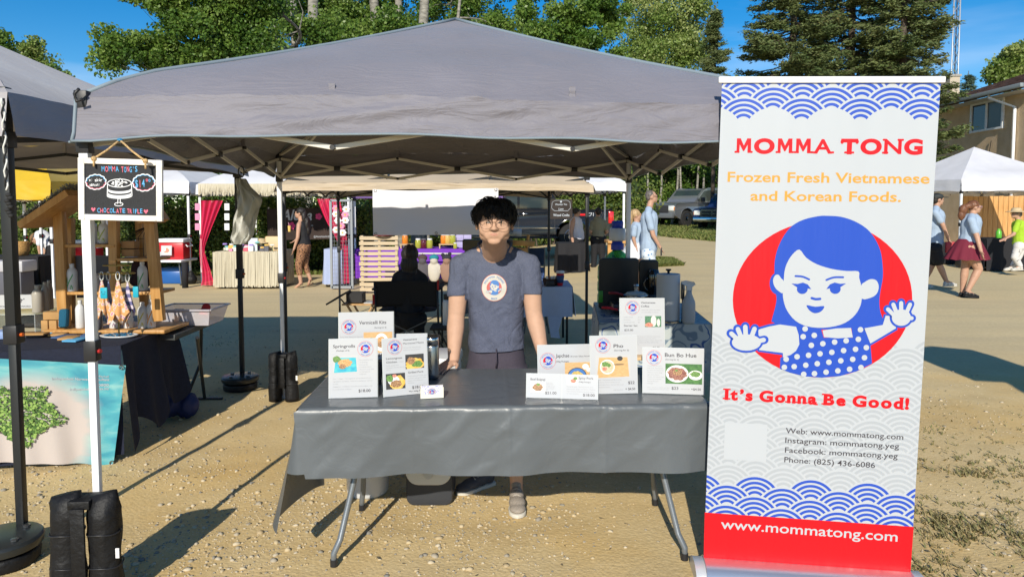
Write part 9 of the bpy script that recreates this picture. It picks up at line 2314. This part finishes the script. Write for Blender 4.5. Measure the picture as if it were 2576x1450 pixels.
q=G(1612,1196,0);cbx=thing('cardboard_carton','flat cardboard cartons wrapped in film in the shade under the table','carton',(q.x,q.y+.2,0));m=MB();m.box((0,0,.06),(.42,.30,.11));m.build('carton',mat('carton_board',(.35,.26,.15),.7),cbx,w=False,bevel=.004);m=MB();m.box((.0,-.152,.07),(.12,.003,.05));m.build('carton_label',MATS['white_card'],cbx,w=False);m=MB();m.box((.12,.05,.17),(.30,.26,.10));m.build('carton',mat('carton_board2',(.22,.20,.18),.5),cbx,w=False,bevel=.004)
# pale blue draped table behind him
YW=7.7;a,b_=P(1290,727,YW),P(1440,730,YW)
tblock('draped_table','small table with pale blue cloth right of the young man','table',(a.x,YW),(b_.x,YW),.715,.75,.34,cloth_mat('ice_blue_cloth',(.42,.48,.62)),wavy=.018,foldn=11)
m=MB();q=P(1392,800,YW-.02);m.add([P(1378,795,YW-.02),P(1416,793,YW-.02),P(1405,830,YW-.03),P(1409,850,YW-.04),P(1386,848,YW-.04)],[(0,1,2,3,4)]);o=m.build('cloth_tail',MATS['ice_blue_cloth'],None,normals=False,solid=.002);tag(o,'pale blue cloth tail hanging low between the table legs','cloth')
q=P(1387,724,YW+.1);zc=.722;bs=thing('napkin_basket','dark wicker basket of napkins and sachets on the pale blue table','basket',(q.x,YW+.15,zc));m=MB();m.lathe([(.085,0),(.10,.07),(.10,.08),(.09,.075),(.08,.01)],n=18,sy=.8);m.build('basket',mat('dark_wicker',(.06,.03,.02),.8,bump=1,bscale=80,bdist=.006),bs,w=False)
for k in range(5):m=MB();m.box((-.05+.028*k,-.01,.085+.006*(k%2)),(.022,.10,.03),rot=Matrix.Rotation(.3*(k-2)*.4,3,'Y'));m.build('sachet',[boxm[1],mat('brown_sachet',(.25,.10,.06),.6),boxm[6]][k%3],bs,w=False)
q=P(1410,727,YW+.02);cf=thing('coffee_cup','paper cup with navy sleeve and red foot on the pale blue table','cup',(q.x,YW+.08,zc));m=MB();m.lathe([(.030,0),(.033,.04),(.045,.15)],n=18);m.build('cup',redm,cf,w=False,smooth=True);m=MB();m.lathe([(.0365,.035),(.0475,.12)],n=18);m.build('sleeve',mat('navy_sleeve',(.02,.06,.16),.7),cf,w=False,smooth=True);m=MB();m.lathe([(.048,.145),(.049,.158),(.042,.172),(.0,.172)],n=18);m.build('lid',plastic_w,cf,w=False,smooth=True)
q=P(1384,733,YW);m=MB();m.box((q.x,YW+.03,zc+.03),(.09,.04,.06));m.box((q.x,YW+.03,zc+.008),(.11,.06,.012));o=m.build('card_reader',black_plastic,None,bevel=.004);tag(o,'small black card reader on the edge of the pale blue table','card reader')
# navy plaid lawn chair
YN=8.7;a,b_=P(1336,622,YN),P(1371,735,YN);nl=thing('lawn_chair','navy plaid padded lawn chair standing behind the pale blue table','chair',((a.x+b_.x)/2,YN+.3,0));plaid=check_mat('navy_plaid',(.012,.03,.10),(.03,.07,.20),16)
m=MB();m.box(((a.x+b_.x)/2-.02,YN,(P(0,622,YN).z+P(0,668,YN).z)/2),(.19,.05,.22));m.build('headrest',mat('navy_mesh',(.01,.025,.06),.8),nl,bevel=.02)
m=MB();m.box(((a.x+b_.x)/2-.02,YN+.02,(P(0,672,YN).z+.42)/2),(.20,.05,P(0,672,YN).z-.42));m.build('backrest',plaid,nl,bevel=.015)
m=MB();m.box(((a.x+b_.x)/2-.02,YN+.25,.40),(.40,.45,.05));m.build('seat',plaid,nl,bevel=.015)
for s in(-1,1):m=MB();cx=(a.x+b_.x)/2-.02+s*.10;m.tube([(cx,YN,P(0,622,YN).z),(cx,YN+.03,.40),(cx+s*.06,YN-.05,.01)],.011,6);m.tube([(cx,YN+.45,.42),(cx+s*.06,YN+.5,.01)],.011,6);m.build('leg_frame',mat('dark_steel',(.10,.11,.12),.4),nl)
# ================================================================ COFFEE TABLE at the right
swirl,nt,b=new_mat('swirl_cloth');tc=nt.nodes.new('ShaderNodeTexCoord');v=nt.nodes.new('ShaderNodeTexVoronoi');v.feature='SMOOTH_F1';v.inputs['Scale'].default_value=5.5;n1=nt.nodes.new('ShaderNodeTexNoise');n1.inputs['Scale'].default_value=3;mxv=nt.nodes.new('ShaderNodeVectorMath');mxv.operation='ADD'
nt.links.new(tc.outputs['Object'],n1.inputs['Vector']);nt.links.new(tc.outputs['Object'],mxv.inputs[0]);nt.links.new(n1.outputs['Color'],mxv.inputs[1]);nt.links.new(mxv.outputs[0],v.inputs['Vector'])
rp=nt.nodes.new('ShaderNodeValToRGB');e=rp.color_ramp.elements;rp.color_ramp.interpolation='LINEAR';e[0].position=.0;e[0].color=(.34,.38,.38,1);e[1].position=1;e[1].color=(.46,.50,.50,1)
for p_,c_ in((.18,(.36,.40,.42)),(.20,(.15,.21,.27)),(.26,(.15,.21,.27)),(.28,(.42,.46,.46)),(.40,(.44,.48,.47)),(.42,(.02,.08,.26)),(.445,(.02,.08,.26)),(.46,(.40,.45,.45)),(.60,(.26,.31,.34))):q=e.new(p_);q.color=(*c_,1)
nt.links.new(v.outputs['Distance'],rp.inputs[0]);nt.links.new(rp.outputs[0],b.inputs['Base Color']);b.inputs['Roughness'].default_value=.45
A_,B_,D_=G(1507,812,.74),G(1790,816,.74),G(1458,760,.74)
dep=D_.y-A_.y
ctab=tblock('draped_table','table with grey and blue swirl patterned cloth behind the menu signs at right','table',(A_.x,A_.y),(B_.x,B_.y),.74,dep,.36,swirl,wavy=.012,foldn=9)
def CT(px,py):q=G(px,py,.745);return q
YV=CT(1560,785).y+.10
# open black stove case, two halves
for(x0,x1,y0,y1,dy,lab) in((1506,1604,648,790,.08,'open black stove case, large left half'),(1607,1653,652,770,.14,'open black stove case, right half')):
  a,b_=P(x0,y0,YV+dy),P(x1,y1,YV+dy);z1_=a.z;m=MB();m.prism(rprof((b_.x-a.x)/2,z1_-.748,.03),.035,M=Matrix.Translation(((a.x+b_.x)/2,YV+dy,.748))@Mx);o=m.build('stove_case',mat('case_black',(.009,.009,.010),.4),None,bevel=.006);tag(o,lab,'stove case');case_l=o if x0==1506 else case_l
m=MB();a=P(1511,745,YV+.05);m.prism([(-.018,-.05),(.018,-.05),(.018,.05),(-.018,.05)],.004,M=Matrix.Translation((a.x,YV+.04,a.z))@Mx);o=m.build('handle',mat('green_glow_plastic',(.06,.30,.03),.3),case_l,bevel=.002)
sv=thing('camp_stove','black single burner camp stove on the swirl cloth','stove',(P(1582,785,YV-.12).x,YV-.14,.748));m=MB();m.box((0,0,.05),(.30,.24,.075));m.build('body',mat('stove_black',(.02,.02,.022),.3),sv,w=False,bevel=.01);m=MB();m.tube([(-.03,-.13,.05),(-.03,-.15,.05)],.018,14);m.build('knob',mat('steel_knob',(.2,.2,.2),.3,metal=.8),sv,w=False)
m=MB();m.lathe([(.05,.088),(.05,.10),(.02,.102)],n=16);
for k in range(4):an=k*PI/2+.4;m.bar((.03*math.cos(an),.03*math.sin(an),.105),(.11*math.cos(an),.11*math.sin(an),.105),.008,.012)
m.build('burner',black_metal,sv,w=False)
def pan(label,c,r_,z,m_,hand_col,ang,lid=False):
  t=thing('frying_pan',label,'pan',(c[0],c[1],z));m=MB();m.lathe([(r_*.72,0),(r_*.92,.018),(r_,.042),(r_*.97,.042),(r_*.88,.02),(r_*.68,.006),(0,.005)],n=28);m.build('pan',m_,t,w=False,smooth=True)
  d=Vector((math.cos(ang),math.sin(ang),0));m=MB();m.tube([d*r_*.95+Vector((0,0,.035)),d*(r_+.06)+Vector((0,0,.05))],.006,6);m.build('handle',steel,t,w=False);m=MB();m.tube([d*(r_+.03)+Vector((0,0,.045)),d*(r_+.10)+Vector((0,0,.062)),d*(r_+.16)+Vector((0,0,.066))],[.013,.017,.013],10,sy=.7);m.build('handle_sleeve',hand_col,t,w=False,smooth=True)
  if lid:m=MB();m.lathe([(r_*.96,.042),(r_*.7,.06),(.015,.068),(.012,.085),(.02,.092),(.0,.095)],n=24);m.build('lid',glassy('pan_glass',(.8,.85,.85),.5),t,w=False,smooth=True);m=MB();m.lathe([(.012,.07),(.014,.10),(.024,.11),(.02,.125),(.0,.128)],n=14);m.build('knob',steel,t,w=False)
  return t
redr=mat('red_silicone',(.55,.012,.02),.5);redr2=mat('dark_red_silicone',(.22,.01,.015),.5)
pan('steel frying pan with dark red handle sleeve and glass lid on the stove',(P(1600,722,YV-.14).x,YV-.14),.10,.748+.112,steel,redr2,R(205),True)
q=CT(1580,812);pan('steel frying pan with bright red handle sleeve in front of the stove',(P(1592,805,YV-.36).x,YV-.36),.095,.764,steel,redr,R(190));m=MB();m.lathe([(.085,0),(.09,.004),(.09,.012),(.085,.014)],n=24,c=(P(1590,805,YV-.36).x,YV-.36,.748));o=m.build('trivet',mat('trivet_wood',(.25,.10,.04),.6),None);tag(o,'round wooden trivet under the front pan','trivet')
q=P(1639,760,YV-.16);t=thing('coffee_jug','black and steel coffee jug between the stove and the sign','jug',(q.x,YV-.16,.748));m=MB();m.lathe([(.05,0),(.055,.01),(.055,.07)],n=20);m.build('steel_base',steel,t,w=False,smooth=True);m=MB();m.lathe([(.056,.07),(.058,.13),(.052,.145),(.0,.15)],n=20);m.build('top',black_plastic,t,w=False,smooth=True);m=MB();m.tube([(-.055,0,.13),(-.085,0,.12),(-.085,0,.04),(-.055,0,.02)],.008,8);m.build('handle',black_plastic,t,w=False,smooth=True)
q=P(1629,715,YV+.02);t=thing('press_flask','black flask with round handle against the right half of the case','flask',(P(1636,760,YV).x+.03,YV+.02,.748));m=MB();m.lathe([(.05,0),(.05,.30),(.04,.34),(.0,.345)],n=18);m.build('body',mat('gloss_black',(.008,.008,.009),.12,coat=1),t,w=False,smooth=True);m=MB();m.tube([(-.05-.035*math.sin(u),-.02,.22+.05*math.cos(u)) for u in np.linspace(0,PI,10)],.009,8);m.build('handle',MATS['gloss_black'],t,w=False,smooth=True)
# big green water bottle with pump
q=P(1552,700,YV+.33);t=thing('water_dispenser','large green water bottle with blue and white hand pump','water bottle',(q.x,YV+.33,.748));zt_=P(1552,625,YV+.33).z-.748
gw,nt,b=new_mat('green_bottle_plastic');b.inputs['Base Color'].default_value=(.02,.16,.05,1);b.inputs['Roughness'].default_value=.08;b.inputs['Coat Weight'].default_value=1;tn=nt.nodes.new('ShaderNodeBsdfTransparent');tn.inputs[0].default_value=(.25,.75,.35,1);mx=nt.nodes.new('ShaderNodeMixShader');mx.inputs[0].default_value=.6;nt.links.new(tn.outputs[0],mx.inputs[1]);nt.links.new(b.outputs[0],mx.inputs[2]);nt.links.new(mx.outputs[0],nt.nodes['Material Output'].inputs[0])
m=MB();rb=(P(1598,700,YV+.33).x-P(1500,700,YV+.33).x)/2;m.lathe([(rb*.9,0),(rb,.02),(rb,.09),(rb*.95,.11),(rb,.13),(rb,.20),(rb*.95,.22),(rb,.24),(rb*.98,zt_*.68),(rb*.55,zt_*.88),(rb*.22,zt_*.97),(rb*.22,zt_)],n=32);m.build('bottle',gw,t,w=False,smooth=True)
bl2=mat('pump_blue',(.015,.05,.42),.35);s_=(YV+.33)/FL
m=MB();m.lathe([(16*s_,zt_-.01),(16*s_,zt_+10*s_),(13*s_,zt_+16*s_),(15*s_,zt_+24*s_)],n=20);m.build('pump_collar',bl2,t,w=False);m=MB();m.lathe([(20*s_,zt_+20*s_),(21*s_,zt_+24*s_),(20*s_,zt_+50*s_),(16*s_,zt_+52*s_)],n=22);m.build('pump_body',plastic_w,t,w=False,smooth=True);m=MB();m.lathe([(14*s_,zt_+52*s_),(15*s_,zt_+66*s_),(13*s_,zt_+70*s_),(0,zt_+70*s_)],n=20);m.build('pump_button',bl2,t,w=False,smooth=True)
# paper towel and spray bottle
q=CT(1684,812);YQ=q.y+.08;t=thing('paper_towel','roll of paper towel on a steel holder with black knob','paper towel',(P(1680,800,YQ).x,YQ,.748));rq=(P(1714,740,YQ).x-P(1656,740,YQ).x)/2;hq=P(1684,688,YQ).z-.748;m=MB();m.lathe([(rq,.012),(rq,hq)],n=30);m.build('roll',mat('tissue',(.52,.54,.56),.9,bump=.4,bscale=120),t,w=False,smooth=False,bevel=.003)
m=MB();m.lathe([(rq+.02,0),(rq+.02,.008),(rq,.010)],n=28);m.build('base',steel,t,w=False);m=MB();m.tube([(rq+.012,-.05,.0),(rq+.014,-.05,.18)],.010,8);m.build('tension_arm',steel,t,w=False,smooth=True);m=MB();m.box((rq+.008,-.055,.24),(.03,.012,.13));m.build('arm_plate',mat('dark_steel2',(.16,.16,.16),.3,metal=.8),t,w=False,bevel=.005)
m=MB();m.lathe([(.008,hq),(.010,hq+.02),(.022,hq+.028),(.02,hq+.036),(.0,hq+.038)],n=18);m.build('knob',black_plastic,t,w=False,smooth=True)
q=CT(1733,815);YX=q.y+.04;t=thing('spray_bottle','frosted white trigger spray bottle at the right of the swirl cloth','spray bottle',(P(1732,815,YX).x,YX,.748));hS=P(1732,706,YX).z-.748;rS=(P(1749,760,YX).x-P(1716,760,YX).x)/2;fro=mat('frosted',(.50,.54,.58),.3,transl=.3)
m=MB();m.lathe([(rS*.9,0),(rS,.01),(rS,hS*.45),(rS*.92,hS*.52),(rS*.45,hS*.70),(rS*.40,hS*.78)],n=22,sy=.7);m.build('bottle',fro,t,w=False,smooth=True);m=MB();m.prism([(-.055,hS*.93),(-.055,hS*.985),(-.02,hS),(.035,hS*.97),(.045,hS*.92),(.02,hS*.86),(.018,hS*.78),(-.018,hS*.78),(-.02,hS*.88)],.022,M=Matrix.Translation((0,.011,0))@Mx);m.build('trigger_head',mat('spray_head',(.58,.60,.62),.4),t,w=False,bevel=.003);m=MB();m.tube([(-.03,0,hS*.92),(-.036,0,hS*.86),(-.03,0,hS*.78)],.005,6);m.build('trigger',MATS['spray_head'],t,w=False)
q=P(1649,770,YV-.20);m=MB();m.lathe([(.022,0),(.024,.01),(.024,.07),(.012,.085),(.012,.10)],n=14);o=m.build('sanitiser',mat('clear_gel',(.45,.50,.55),.15,coat=.5),None,w=False,smooth=True);o.location=(P(1665,760,YV-.2).x,YV-.24,.748);tag(o,'small clear pump bottle of hand gel behind the coffee sign','bottle');m=MB();m.tube([(0,0,.10),(0,0,.125),(-.025,0,.125)],.006,6);m.build('pump',plastic_w,o,w=False)
m=MB();m.lathe([(.018,0),(.02,.06),(.014,.09),(.003,.13)],n=12);o=m.build('squeeze_bottle',mat('clear_gel',(.45,.50,.55),.15),None,w=False,smooth=True);o.location=(P(1647,760,YV-.18).x,YV-.20,.748);tag(o,'pointed clear squeeze bottle left of the hand gel','bottle')
